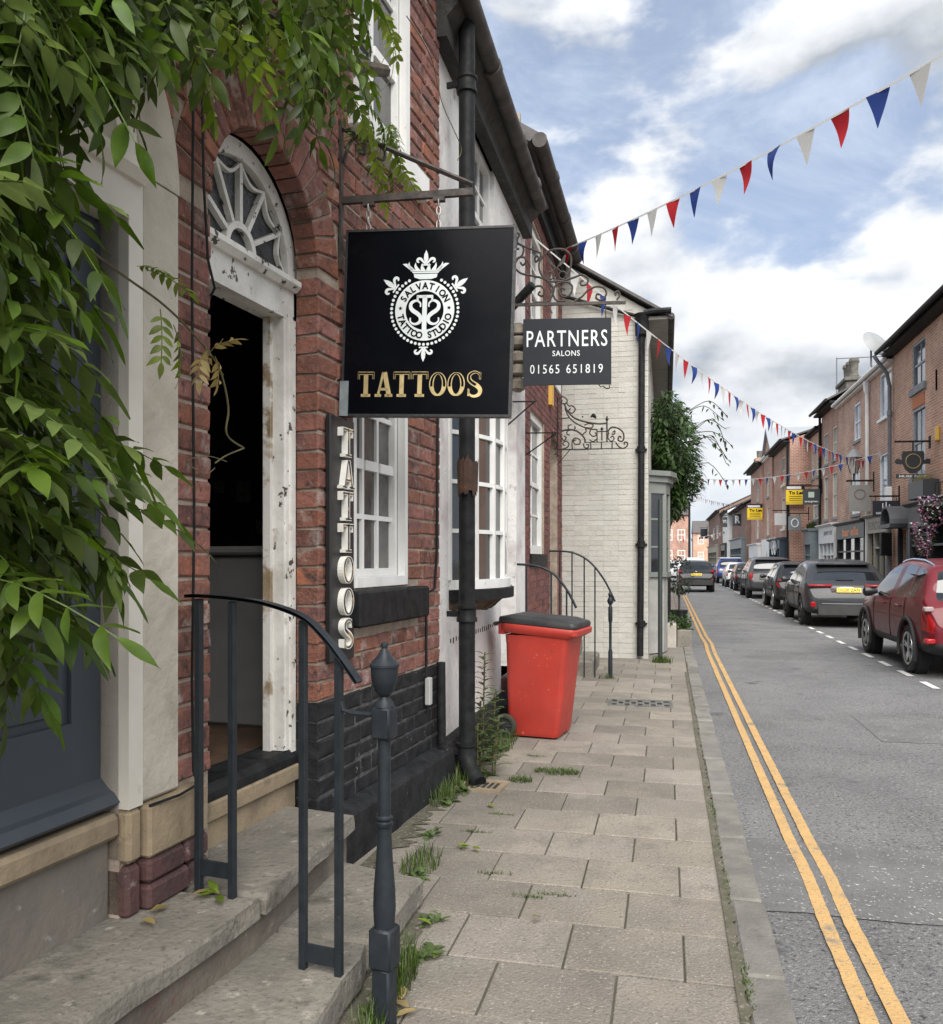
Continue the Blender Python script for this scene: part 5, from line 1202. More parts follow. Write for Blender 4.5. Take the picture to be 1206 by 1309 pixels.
# R1 cafe house
y0 = 19.0
R1 = RB('cafe_building', 'orange brick building with grey sash windows and deep dark eaves above the red car', XR, y0, 29.9, 8.3, RBR1, over=.5, ridge=2.2, holes=[(26.45, 27.75, 6.62, 7.95), (26.45, 27.75, 3.95, 6.0), (21.5, 22.8, 6.62, 7.95), (21.5, 22.8, 3.95, 6.0), (27.9, 28.9, 0, 2.45), (20.2, 26.9, 0, 3.1)])
GFR = mat('grey_window_paint', (.30, .32, .34), (.26, .28, .3), 3, .5)
for yy in (26.45, 21.5):
    rw(R1, y0, yy, yy+1.3, 6.62, 7.95, 2, 2, GFR, (.2, .1, .12, GREYSTONE)); rw(R1, y0, yy, yy+1.3, 3.95, 6.0, 2, 2, GFR, (.2, .1, .12, GREYSTONE))
MB().box(.0, .02, -(27.7-y0), -(26.5-y0), 6.02, 6.35).build('flat_arch', mat('bright_brick_arch', (.48, .17, .07), (.4, .14, .06), 8, .85), R1)
s_ = shop(R1, y0, 20.2, 26.9, 3.1, DGREY, .65, 4, None, .6, .35)
bx_ = MB(); bx_.bbox(.05, .45, -(26.5-y0), -(25.0-y0), 3.22, 3.72, .02); bx_.build('window_box', DGREY, R1)
hd = MB()
for i in range(12):      # barrel hood over the side door
    a0, a1 = PI*i/12, PI*(i+1)/12; cy_ = -(28.4-y0); r0, r1 = .58, .66
    hd.prism([(cy_+r0*math.cos(a0), 2.62+r0*.85*math.sin(a0)), (cy_+r1*math.cos(a0), 2.62+r1*.85*math.sin(a0)), (cy_+r1*math.cos(a1), 2.62+r1*.85*math.sin(a1)), (cy_+r0*math.cos(a1), 2.62+r0*.85*math.sin(a1))], 0, .62, 'x')
hd.build('door_hood', GREYP, R1)
MB().box(.0, .64, -(28.4-y0)-.68, -(28.4-y0)+.68, 2.50, 2.62).build('hood_base', DGREY, R1)
MB().box(-.3, -.2, -(28.9-y0), -(27.9-y0), 0, 2.5).build('door', NAVY, R1)
for yy in (27.82, 28.9): MB().box(-.02, .12, -(yy+.12-y0), -(yy-y0), 0, 2.5).build('pilaster', DGREY, R1)
MB().bbox(.0, .09, -(25.35-y0), -(25.1-y0), 4.75, 5.15, .03).build('alarm_box', MT['yellow_alarm_plastic'], R1)
for (yy, zz) in ((25.4, 6.45),):
    m = MB()
    for k in range(3): a = PI*k/3; m.box(.0, .03, -(yy-y0)-.025, -(yy-y0)+.025, zz-.28, zz+.28)
    m.build('wall_tie', GREYSTONE, R1)
GP = empty('downpipe', (XR-.12, 29.95, 0), 0, 'grey downpipe with swan neck between the orange brick and taller window building', 'pipe')
GREYPIPE = mat('grey_pipe_paint', (.16, .17, .19), (.13, .14, .16), 4, .45)
MB().tube([(-.5, -.1, 8.2), (-.35, -.1, 7.95), (-.1, -.08, 7.6), (0, 0, 7.2), (0, 0, 0)], .06, 10).build('pipe', GREYPIPE, GP, True)
for z in (6.3, 3.6): MB().lathe([(.06, z-.1), (.085, z-.08), (.085, z+.08), (.06, z+.1)], (0, 0, 0), 10).build('collar', GREYPIPE, GP, True)
MB().bbox(-.3, .02, -.25, .05, 1.65, 2.4, .02).build('meter_box', BLACKM, GP)
MB().bbox(-.14, .06, -.12, .12, 3.35, 3.9, .02).build('junction', PVCW, GP)
# R2
y0 = 29.95
R2 = RB('shop_building', 'brown brick building with white gutter and downpipe and tall white windows', XR, y0, 39.0, 8.15, RBR2, over=.22, gut=WHITE, holes=[(30.2, 31.75, 6.35, 7.9), (30.3, 31.8, 3.55, 5.15), (34.8, 35.9, 6.15, 7.6), (34.9, 36.3, 3.3, 5.0), (30.25, 33.1, 0, 3.05), (33.5, 38.7, 0, 3.0)])
for q in ((30.2, 31.75, 6.35, 7.9), (30.3, 31.8, 3.55, 5.15)): rw(R2, y0, *q, 2, 1, PVCW, (.1, .1, .1, PVCW), g=mat('curtained_pane', (.34, .40, .45), (.18, .22, .26), 3, .08, spec=.7))
for q in ((34.8, 35.9, 6.15, 7.6), (34.9, 36.3, 3.3, 5.0)): rw(R2, y0, *q, 2, 2, PVCW, g=MT['curtained_pane'])
s_ = shop(R2, y0, 30.25, 33.1, 3.05, TAUPE, .6, 2, 'far', .35, .15); far_text(R2, 'FUSCO', y0, 31.0, 32.8, 2.55, 2.85, .153, mat('taupe_letters', (.18, .15, .11), None, rough=.6))
s_ = shop(R2, y0, 33.5, 38.7, 2.98, DGREY, .62, 3, None, .4, .15, True); far_text(R2, 'bar ella', y0, 34.4, 37.4, 2.45, 2.8, .153, mat('orange_letters', (.75, .22, .03), None, rough=.5))
MB().box(.012, .016, -(35.2-y0), -(34.6-y0), .7, 1.5).build('notice', SHOPW, R2)
m = MB(); m.tube([(.09, -(33.25-y0), 8.0), (.09, -(33.25-y0), 0)], .07, 8); m.lathe([(.07, 7.55), (.13, 7.7), (.14, 8.0), (.1, 8.05)], (.09, -(33.25-y0), 0), 8); m.build('white_downpipe', WHITE, R2, True)
# chimney and dish
CH1 = empty('chimney_stack', (8.6, 43.6, 8.9), 0, 'stone chimney stack with three pots on the roof behind the white downpipe', 'chimney')
STN = mat('sooty_stone', (.15, .14, .12), (.08, .075, .065), 5, .9, bump=.6, bscale=12)
MB().bbox(-.4, .4, -1.0, 1.0, 0, 1.0, .03).build('stack', STN, CH1); MB().bbox(-.5, .5, -1.1, 1.1, 1.0, 1.18, .03).build('cap', STN, CH1)
for yy in (-.7, 0, .7): MB().lathe([(.2, 1.15), (.24, 1.25), (.18, 1.4), (.2, 1.85), (.25, 1.95), (.22, 2.08), (.12, 2.08)], (0, yy, 0), 12).build('pot', STN, CH1, True)
DS_ = empty('satellite_dish', (XR-.1, 32.4, 8.2), R(20), 'grey satellite dish on a bent pole above the white gutter', 'satellite dish')
MB().tube([(.5, 0, .0), (.1, 0, .05), (-.05, 0, .2), (-.05, 0, .75)], .035, 8).build('pole', GREYPIPE, DS_, True)
m = MB(); n = 20
for i in range(5):
    for k in range(n): r_ = .12*(i+1)*.92; a = 2*PI*k/n; m.v.append((r_*math.cos(a)*1.05, -.16+.55*r_*r_, r_*math.sin(a)))
m.v.append((0, -.16, 0)); m.f += [(i*n+k, i*n+(k+1) % n, (i+1)*n+(k+1) % n, (i+1)*n+k) for i in range(4) for k in range(n)]+[(5*n, k, (k+1) % n) for k in range(n)]; m.r += [0]*len(m.f)
dsh = m.build('dish', mat('dish_grey', (.24, .25, .255), (.2, .21, .215), 3, .5), DS_, True); dsh.location = (.12, -.05, .98); dsh.rotation_euler = (R(-28), 0, R(15))
MB().tube([(.08, -.1, .72), (.12, -.5, .62)], .02, 6).build('feed_arm', GREYPIPE, DS_); MB().bbox(.06, .18, -.6, -.46, .58, .72, .02).build('receiver', DKP, DS_)
# R3 and R4
y0 = 39.0
R3 = RB('shop_building', 'red brown brick building with dark overhanging eaves and white classical shopfront', XR+.02, y0, 43.2, 8.45, RBR3, over=.5, holes=[(39.5, 40.4, 5.95, 7.4), (41.6, 42.6, 5.95, 7.4), (39.5, 40.5, 3.4, 5.4), (41.6, 42.6, 3.4, 5.4), (39.15, 43.0, 0, 3.0)])
for q in ((39.5, 40.4, 5.95, 7.4), (41.6, 42.6, 5.95, 7.4), (39.5, 40.5, 3.4, 5.4), (41.6, 42.6, 3.4, 5.4)): rw(R3, y0, *q, 2, 2, mat('cream_window_paint', (.55, .5, .4), None, rough=.5), g=MT['curtained_pane'])
shop(R3, y0, 39.15, 43.0, 3.05, SHOPW, .8, 3, 'far', .5, .18, True, mat('pale_shop_glass', (.35, .40, .42), (.2, .24, .26), 2, .08)); far_text(R3, 'JENNY FOX', y0, 39.5, 41.6, 2.55, 2.8, .184, DGREY)
m = MB(); m.tube([(.1, -(43.1-y0), 8.3), (.1, -(43.1-y0), 2.9)], .06, 8); m.build('downpipe', BLACKM, R3, True)
y0 = 43.2
R4 = RB('shop_building', 'narrow mottled brick building with bow-fronted grey shop and plants above it', XR-.02, y0, 46.3, 7.9, RBR2, over=.2, holes=[(43.7, 44.4, 5.6, 7.0), (45.0, 45.7, 5.6, 7.0), (43.8, 45.4, 3.5, 4.9), (43.4, 45.3, 0, 2.9)])
for q in ((43.7, 44.4, 5.6, 7.0), (45.0, 45.7, 5.6, 7.0), (43.8, 45.4, 3.5, 4.9)): rw(R4, y0, *q, 2, 2, MT['cream_window_paint'], g=MT['curtained_pane'])
shop(R4, y0, 43.4, 45.3, 2.95, SAGE, .7, 2, None, .6, .45)
MB().box(-.3, -.2, -(46.2-y0), -(45.4-y0), 0, 3.0).build('passage', mat('green_poster', (.12, .42, .06), (.3, .5, .2), 3, .6), R4)
# R5 three-storey block standing forward
y0 = 46.3
R5 = RB('town_house', 'three-storey dark red brick block standing forward with blank side wall', 6.2, y0, 53.0, 7.75, RBR3, depth=7, over=.45, ridge=1.3, holes=[(48.2, 49.3, 5.6, 7.1), (48.2, 49.3, 3.2, 4.9), (47.0, 52.8, 0, 2.6)])
for q in ((48.2, 49.3, 5.6, 7.1), (48.2, 49.3, 3.2, 4.9)): rw(R5, y0, *q, 2, 2, MT['cream_window_paint'], (.14, .1, .1, MT['cream_window_paint']), g=MT['curtained_pane'])
shop(R5, y0, 47.3, 52.0, 2.6, NAVY, .5, 2, 'near', .5, .4)
m = MB()
for cx_ in (-.55, .55): m.tube([(.45, -(49.2-y0)+cx_+.38*math.cos(2*PI*i/18), 2.15+.38*math.sin(2*PI*i/18)) for i in range(19)], .03, 6, cap=False)
for (a, b) in (((-.55, 0), (-.2, .35)), ((-.2, .35), (.4, .38)), ((.4, .38), (.55, 0)), ((-.2, .35), (.1, 0)), ((.1, 0), (.4, .38)), ((-.55, 0), (.1, 0)), ((-.2, .35), (-.25, .55)), ((.4, .38), (.42, .55)), ((.42, .55), (.62, .5))): m.tube([(.45, -(49.2-y0)+a[0], 2.15+a[1]), (.45, -(49.2-y0)+b[0], 2.15+b[1])], .025, 6)
m.build('bicycle_emblem', PVCW, R5)
MB().tube([(.1, -.15, 7.6), (.1, -.15, 0)], .06, 8).build('downpipe', BLACKM, R5, True)
y0 = 53.0
R5b = RB('town_house', 'narrow brick town house with white edged pediment gable and white arched doorway', 6.1, y0, 57.5, 7.9, RBR3, depth=7, over=.2, gut=WHITE, roof=False, holes=[(54.6, 55.8, 5.4, 6.9), (54.6, 55.8, 3.0, 4.8), (53.4, 55, 0, 1.8)])
m = MB(); m.prism([(-4.5, 7.9), (0, 7.9), (-2.25, 9.4)], -.3, 0, 'x'); m.build('pediment', RBR3, R5b); m = MB(); m.prism([(-4.7, 7.88), (-2.25, 9.5), (.2, 7.88), (.2, 8.05), (-2.25, 9.68), (-4.7, 8.05)], -6, .15, 'x'); m.build('roof', mat('pale_lead_roof', (.25, .27, .29), None, rough=.6), R5b)
for q in ((54.6, 55.8, 5.4, 6.9), (54.6, 55.8, 3.0, 4.8)): rw(R5b, y0, *q, 2, 2, MT['cream_window_paint'], g=MT['curtained_pane'])
MB().box(.0, .15, -(57.4-y0), -(53.1-y0), -.1, 2.75).build('white_ground_floor', SHOPW, R5b)
m = MB(); m.prism([(-(54.8-y0), 0), (-(54.0-y0), 0), (-(54.0-y0), 1.6), (-(54.4-y0), 2.0), (-(54.8-y0), 1.6)], .14, .16, 'x'); m.build('door', TAUPE, R5b)
y0 = 57.5
R5c = RB('town_house', 'tall brick house with dark eaves over a white shopfront beside the pediment', 6.0, y0, 65.0, 7.8, RBR3, depth=7, over=.45, ridge=1.4, holes=[(59.5, 61.0, 5.4, 7.0), (59.5, 61.0, 2.9, 4.6), (58.0, 64.5, 0, 2.5)])
for q in ((59.5, 61.0, 5.4, 7.0), (59.5, 61.0, 2.9, 4.6)): rw(R5c, y0, *q, 2, 2, MT['cream_window_paint'], g=MT['curtained_pane'])
shop(R5c, y0, 58.0, 64.5, 2.5, SHOPW, .9, 3, 'near', .5, .2)
y0 = 65.0
R6 = RB('shop_building', 'low brick shop with blue-grey front and tall chimney farther down the street', 5.7, y0, 79.0, 5.6, RBR4, depth=8, over=.35, ridge=2.2, holes=[(66, 78, 0, 2.7)])
shop(R6, y0, 66, 77.5, 3.1, SAGE, .75, 4, 'near', .5, .3)
CH2 = empty('chimney_stack', (6.9, 65.6, 6.2), 0, 'square red brick chimney rising over the low blue-grey shop', 'chimney')
MB().bbox(-.5, .5, -.5, .5, 0, 2.7, .03).build('stack', RBR3, CH2); MB().bbox(-.6, .6, -.6, .6, 2.5, 2.75, .03).build('cap', RBR3, CH2)
for q in (-.25, .25): MB().lathe([(.17, 2.7), (.2, 3.3), (.12, 3.3)], (q, 0, 0), 10).build('pot', STN, CH2)
y0 = 79.0
R7 = RB('shop_building', 'white fronted two-storey shop between low brick shops far down the street', 5.3, y0, 86.0, 5.9, SHOPW, depth=8, over=.3, ridge=2.0, holes=[(80, 85.5, 0, 2.6)])
shop(R7, y0, 80, 85.5, 2.9, DGREY, .6, 3, None, .5, .2)
y0 = 86.0
R8 = RB('shop_building', 'farthest dark brick shop at the end of the right-hand row', 5.0, y0, 108.0, 6.3, RBR4, depth=8, over=.3, ridge=2.0, holes=[(88, 91, 3.6, 4.9), (95, 98, 3.6, 4.9), (88, 106, 0, 2.5)])
for q in ((88, 91, 3.6, 4.9), (95, 98, 3.6, 4.9)): rw(R8, y0, *q, 2, 1)
shop(R8, y0, 88, 106, 2.9, TAUPE, .7, 4, None, .5, .2)
# houses closing the view
for i, (x, y, w_, h_, lab, m_) in enumerate(((-1.0, 118, 4.0, 7.5, 'distant brick house closing the street, left of the lamp column', RBR3), (4.4, 150, 4.2, 6.0, 'distant pale orange brick house at the very end of the street', RBR1), (-6, 95, 6.2, 7.0, 'distant pale rendered house behind the climber', SHOPW), (8.6, 150, 4.0, 7.0, 'distant brown brick house at the far right end of the street', RBR2))):
    o = empty('distant_house', (x, y, 0), -PI/2, lab, 'building')
    MB().box(-8, 0, 0, w_, -.1, h_).build('wall', m_, o); MB().prism([(.3, h_-.02), (-4, h_+2.2), (-8.2, h_-.02)], -.1, w_+.1, 'y').build('roof', SLATE, o)
    for k in range(2):
        for r_ in range(2):
            sash(o, .02, w_*(.18+.42*k), w_*(.18+.42*k)+1.0, 1.2+2.8*r_, 2.7+2.8*r_, 2, 2, .1, .04, WHITE, .05, gmat=FARGLASS)
# left row beyond the gable house
o = empty('terraced_house', (-.28, 23, 0), 0, 'row house continuing the left side beyond the climber', 'building')
MB().box(-5, 0, 0, 14, -.1, 5.2).build('wall', RBR3, o); MB().prism([(.3, 5.15), (-2.5, 6.9), (-5.2, 5.15)], 0, 14, 'y').build('roof', SLATE, o)
for k in range(3): sash(o, .02, 1.5+4*k, 2.8+4*k, 3.0, 4.4, 2, 2, .08, .04, WHITE, .04, gmat=FARGLASS, sill=(.12, .06, .06, GREYSTONE)); sash(o, .02, 1.5+4*k, 2.8+4*k, .9, 2.3, 2, 2, .08, .04, WHITE, .04, gmat=FARGLASS, sill=(.12, .06, .06, GREYSTONE))
# ------------------------------------------------------------------ hanging signs on the right
def hsign(label, u_x, y, z0, z1, w_, bm_, arm=True, rz=R(6), X=XR, armz=None):
    """flat sign board facing the camera, hung from an arm out of the right-hand wall; u_x = outer end"""
    o = empty('hanging_sign', (X, y, 0), rz, label, 'sign', None); o['group'] = 'hanging signs along the right-hand shops'
    MB().box(-w_-u_x, -u_x, -.02, .02, z0, z1).build('board', bm_, o)
    az = armz or z1+.12
    if arm:
        MB().box(-w_-u_x-.1, 0, -.02, .02, az, az+.05).build('arm', BLACKM, o); MB().box(-.03, .0, -.04, .04, az-.35, az+.35).build('wall_plate', BLACKM, o)
        for x in (-w_-u_x+.08, -u_x-.08): MB().tube([(x, 0, z1), (x, 0, az)], .012, 5).build('hanger', BLACKM, o)
    return o
def stext(o, txt, x0, x1, z0, z1, m_, bold=.03): m = MB(); put_text(m, txt, x0, x1, z0, z1, -.024, bold); m.build('lettering', m_, o)
S1 = empty('hanging_sign', (XR, 26.0, 0), R(6), 'black teapot-shaped cafe sign with gold ring on the orange brick wall', 'sign'); S1['group'] = 'hanging signs along the right-hand shops'
MB().box(-.95, .0, -.02, .02, 4.83, 4.88).build('arm', BLACKM, S1); MB().box(-.03, .01, -.05, .05, 4.65, 5.0).build('wall_plate', BLACKM, S1)
cx_ = -.46; cz_ = 4.28
m = MB(); m.prism([(cx_-.27, cz_+.30), (cx_+.27, cz_+.30), (cx_+.30, cz_+.22), (cx_+.29, cz_-.02), (cx_+.2, cz_-.22), (cx_+.08, cz_-.32), (cx_-.08, cz_-.32), (cx_-.2, cz_-.22), (cx_-.29, cz_-.02), (cx_-.30, cz_+.22)], -.02, .02, 'y'); m.prism([(cx_+.28, cz_-.06), (cx_+.44, cz_-.06), (cx_+.49, cz_+.0), (cx_+.46, cz_+.08), (cx_+.38, cz_+.09), (cx_+.28, cz_+.04)], -.018, .018, 'y'); m.prism([(cx_-.28, cz_-.06), (cx_-.44, cz_-.06), (cx_-.49, cz_+.0), (cx_-.46, cz_+.08), (cx_-.38, cz_+.09), (cx_-.28, cz_+.04)], -.018, .018, 'y'); m.build('board', DGREY, S1)
m = MB(); m.tube([(cx_+.2*math.cos(2*PI*i/24), -.025, cz_+.02+.2*math.sin(2*PI*i/24)) for i in range(25)], .012, 5, cap=False); m.build('gold_ring', GOLD, S1)
MB().box(cx_-.45, cx_+.43, -.02, .02, cz_-.46, cz_-.35).build('name_strip', DGREY, S1); stext(S1, 'MUSE CAFE', cx_-.38, cx_+.36, cz_-.435, cz_-.375, SHOPW)
MB().tube([(cx_, 0, cz_+.3), (cx_, 0, 4.83)], .02, 6).build('hanger', BLACKM, S1)
NVS = mat('navy_sign', (.016, .02, .032), None, rough=.5)
S2 = hsign('navy rectangular hanging sign with three pale strokes left of the arched door hood', .02, 29.2, 2.9, 3.4, .80, NVS)
m = MB(); m.box(-.53, -.50, -.023, -.021, 3.16, 3.32); m.box(-.43, -.40, -.023, -.021, 3.12, 3.36); m.box(-.33, -.30, -.023, -.021, 3.10, 3.28); m.build('emblem', SHOPW, S2); stext(S2, 'HARPERS HAIR', -.72, -.12, 2.97, 3.04, SHOPW)
SG = mat('stone_grey_sign', (.26, .26, .25), (.23, .23, .22), 3, .6)
S3 = hsign('plain stone-grey square sign with faint ring below the wall lantern', .12, 32.6, 3.25, 4.19, .74, SG)
m = MB(); m.tube([(-.49+.18*math.cos(2*PI*i/24), -.022, 3.86+.17*math.sin(2*PI*i/24)) for i in range(25)], .022, 5, cap=False); m.build('ring', mat('faded_brown', (.22, .14, .11), None, rough=.6), S3)
DG = mat('slate_sign', (.05, .058, .062), None, rough=.5); YLS = mat('yellow_board', (.82, .58, .02), (.78, .54, .02), 3, .5); GNS = mat('pale_green', (.5, .62, .5), None, rough=.5)
S4 = hsign('dark slate hanging sign with small pale green square beside a yellow board', .1, 43.0, 4.13, 4.88, .78, DG)
MB().box(-.63, -.36, -.026, -.021, 4.47, 4.74).build('emblem', GNS, S4); stext(S4, 'evergreen', -.80, -.18, 4.22, 4.31, SHOPW)
def tolet(label, X, y, z, w_=.9, off=.35):
    o = empty('letting_board', (X, y, 0), R(5), label, 'sign'); o['group'] = 'yellow letting boards on the right-hand row'
    a, b = -w_-off, -off
    MB().box(a, b, -.02, .02, z, z+.62).build('board', YLS, o); MB().box(a, b, -.02, .02, z+.63, z+.84).build('top_board', BLACKM, o); MB().box(a+.03, b-.15, -.026, -.022, z+.66, z+.80).build('agent_panel', SHOPW, o)
    MB().box(a, b, -.02, .02, z-.13, z-.01).build('lower_board', mat('amber_strip', (.6, .42, .03), None, rough=.5), o)
    stext(o, 'To Let', a+.12, b-.03, z+.38, z+.56, BLACKM, .05); m = MB()
    for k in range(3): m.box(a+.15, b-.12, -.023, -.021, z+.07+.1*k, z+.10+.1*k)
    m.build('small_print', BLACKM, o); MB().box(a, .0, -.025, .025, z+.85, z+.89).build('pole', BLACKM, o); MB().tube([(a+.02, 0, z-.13), (a+.02, 0, z+.85)], .02, 6).build('post', BLACKM, o)
    return o
tolet('yellow To Let board beside the dark slate sign', 7.2, 46.0, 4.46); tolet('yellow To Let board on the farther brick house above the white shopfront', 6.05, 57.3, 4.2, .95, .05)
S5 = hsign('pale grey hanging sign on the block with the blue bicycle shop', .05, 46.5, 3.3, 3.92, .7, mat('pale_sign', (.42, .43, .43), None, rough=.6), X=6.2)
S6 = hsign('mid grey hanging sign with pale round logo above the passage', .38, 45.5, 3.0, 3.7, .62, mat('mid_grey_sign', (.16, .18, .19), None, rough=.5), X=7.0)
m = MB(); m.tube([(-.69+.17*math.cos(2*PI*i/20), -.025, 3.36+.21*math.sin(2*PI*i/20)) for i in range(21)], .03, 5, cap=False); m.build('logo', SHOPW, S6)
S7 = hsign('dark sign with large white letter R on the low blue-grey shop', 0.02, 70, 4.15, 5.1, .72, DG, X=5.8); stext(S7, 'R', -.55, -.15, 4.35, 4.95, SHOPW)
S8 = hsign('small dark sign with pale marks on the white fronted shop', .02, 79.6, 4.4, 5.3, .64, DG, X=5.5); stext(S8, 'VTA', -.58, -.10, 4.75, 5.05, SHOPW)
S9 = hsign('distant dark blue square sign hanging over the end of the street', .0, 107.5, 4.0, 5.2, .85, NVS, X=4.85)
# lantern on bracket
LN = empty('wall_lantern', (XR+.12, 32.9, 0), R(6), 'black framed wall lantern on iron bracket above the stone-grey sign', 'lantern')
MB().box(-1.0, 0, -.02, .02, 4.35, 4.40).build('arm', BLACKM, LN); MB().tube([(-.75, 0, 4.38), (-.75, 0, 4.62)], .03, 8).build('stem', BLACKM, LN)
m = MB(); m.lathe([(.12, 4.62), (.26, 5.2)], (-.75, 0, 0), 4); m.build('lamp_glass', mat('lantern_glass', (.45, .43, .40), (.3, .28, .26), 3, .15), LN); m = MB(); m.lathe([(.31, 5.2), (.14, 5.42), (.05, 5.5), (.05, 5.58)], (-.75, 0, 0), 8); m.build('lamp_cap', GREYSTONE, LN)
for k in range(4): a = PI/2*k; MB().tube([(-.75+.12*math.cos(a), .12*math.sin(a), 4.62), (-.75+.27*math.cos(a), .27*math.sin(a), 5.2)], .014, 5).build('frame_bar', BLACKM, LN)
# lamp column, aerial, crane-like mast
LP = empty('lamp_column', (1.55, 62, 0), 0, 'tall dark lamp column at the roadside beyond the black car', 'lamp post')
MB().lathe([(.16, -.1), (.14, 1.2), (.09, 1.3), (.07, 5.6)], (0, 0, 0), 10).build('column', BLACKM, LP, True); MB().box(-.05, .45, -.08, .08, 5.58, 5.68).build('lamp_head', GREYPIPE, LP)
AE = empty('roof_mast', (9.5, 52, 8.2), 0, 'thin pole with horizontal arm rising above the right-hand roofs', 'mast'); MB().tube([(0, 0, 0), (0, 0, 4.9)], .04, 6).build('pole', GREYPIPE, AE); MB().tube([(0, 0, 4.85), (3.0, 0, 4.85)], .035, 6).build('arm', GREYPIPE, AE)
A2 = empty('tv_aerial', (8.2, 62, 9), 0, 'spindly television aerial on the roof beside the red chimney', 'aerial'); MB().tube([(0, 0, 0), (0, 0, 1.6)], .03, 5).build('pole', GREYPIPE, A2); MB().tube([(-1.1, 0, 1.5), (.5, 0, 1.5)], .025, 5).build('boom', GREYPIPE, A2)
for q in range(6): MB().tube([(-1.0+.25*q, -.25, 1.5), (-1.0+.25*q, .25, 1.5)], .015, 4).build('element', GREYPIPE, A2)
# ================================================================== CARS
TYRE = mat('tyre_rubber', (.012, .012, .013), (.02, .02, .021), 12, .75); ALLOY = mat('alloy_wheel', (.55, .56, .57), (.45, .46, .47), 5, .28, metal=.8); DALLOY = mat('dark_alloy', (.06, .06, .065), None, rough=.3, metal=.7)
CARGL = mat('car_glass', (.008, .010, .012), (.014, .016, .018), 1.5, .03, spec=.9); CLAD = mat('car_cladding', (.018, .018, .019), (.026, .026, .027), 9, .6)
REDL = mat('tail_light_red', (.34, .008, .01), (.24, .006, .008), 20, .12, spec=.8); CLRL = mat('tail_light_clear', (.28, .22, .22), None, rough=.1, spec=.8); CHROME = mat('chrome', (.75, .76, .78), None, rough=.12, metal=1)
PLATE = mat('yellow_plate', (.78, .55, .05), None, rough=.4); ARCHM = mat('wheel_arch_liner', (.006, .006, .006), None, rough=.9)
def paint(name, col): return mat(name, col, (col[0]*.92, col[1]*.92, col[2]*.92), 2, .38, .48, spec=.18, coat=.38)
def interp(tab, y):
    if y <= tab[0][0]: return tab[0][1]
    for (a, b) in zip(tab, tab[1:]):
        if y <= b[0]: return lerp(a[1], b[1], (y-a[0])/(b[0]-a[0]) if b[0] > a[0] else 0)
    return tab[-1][1]
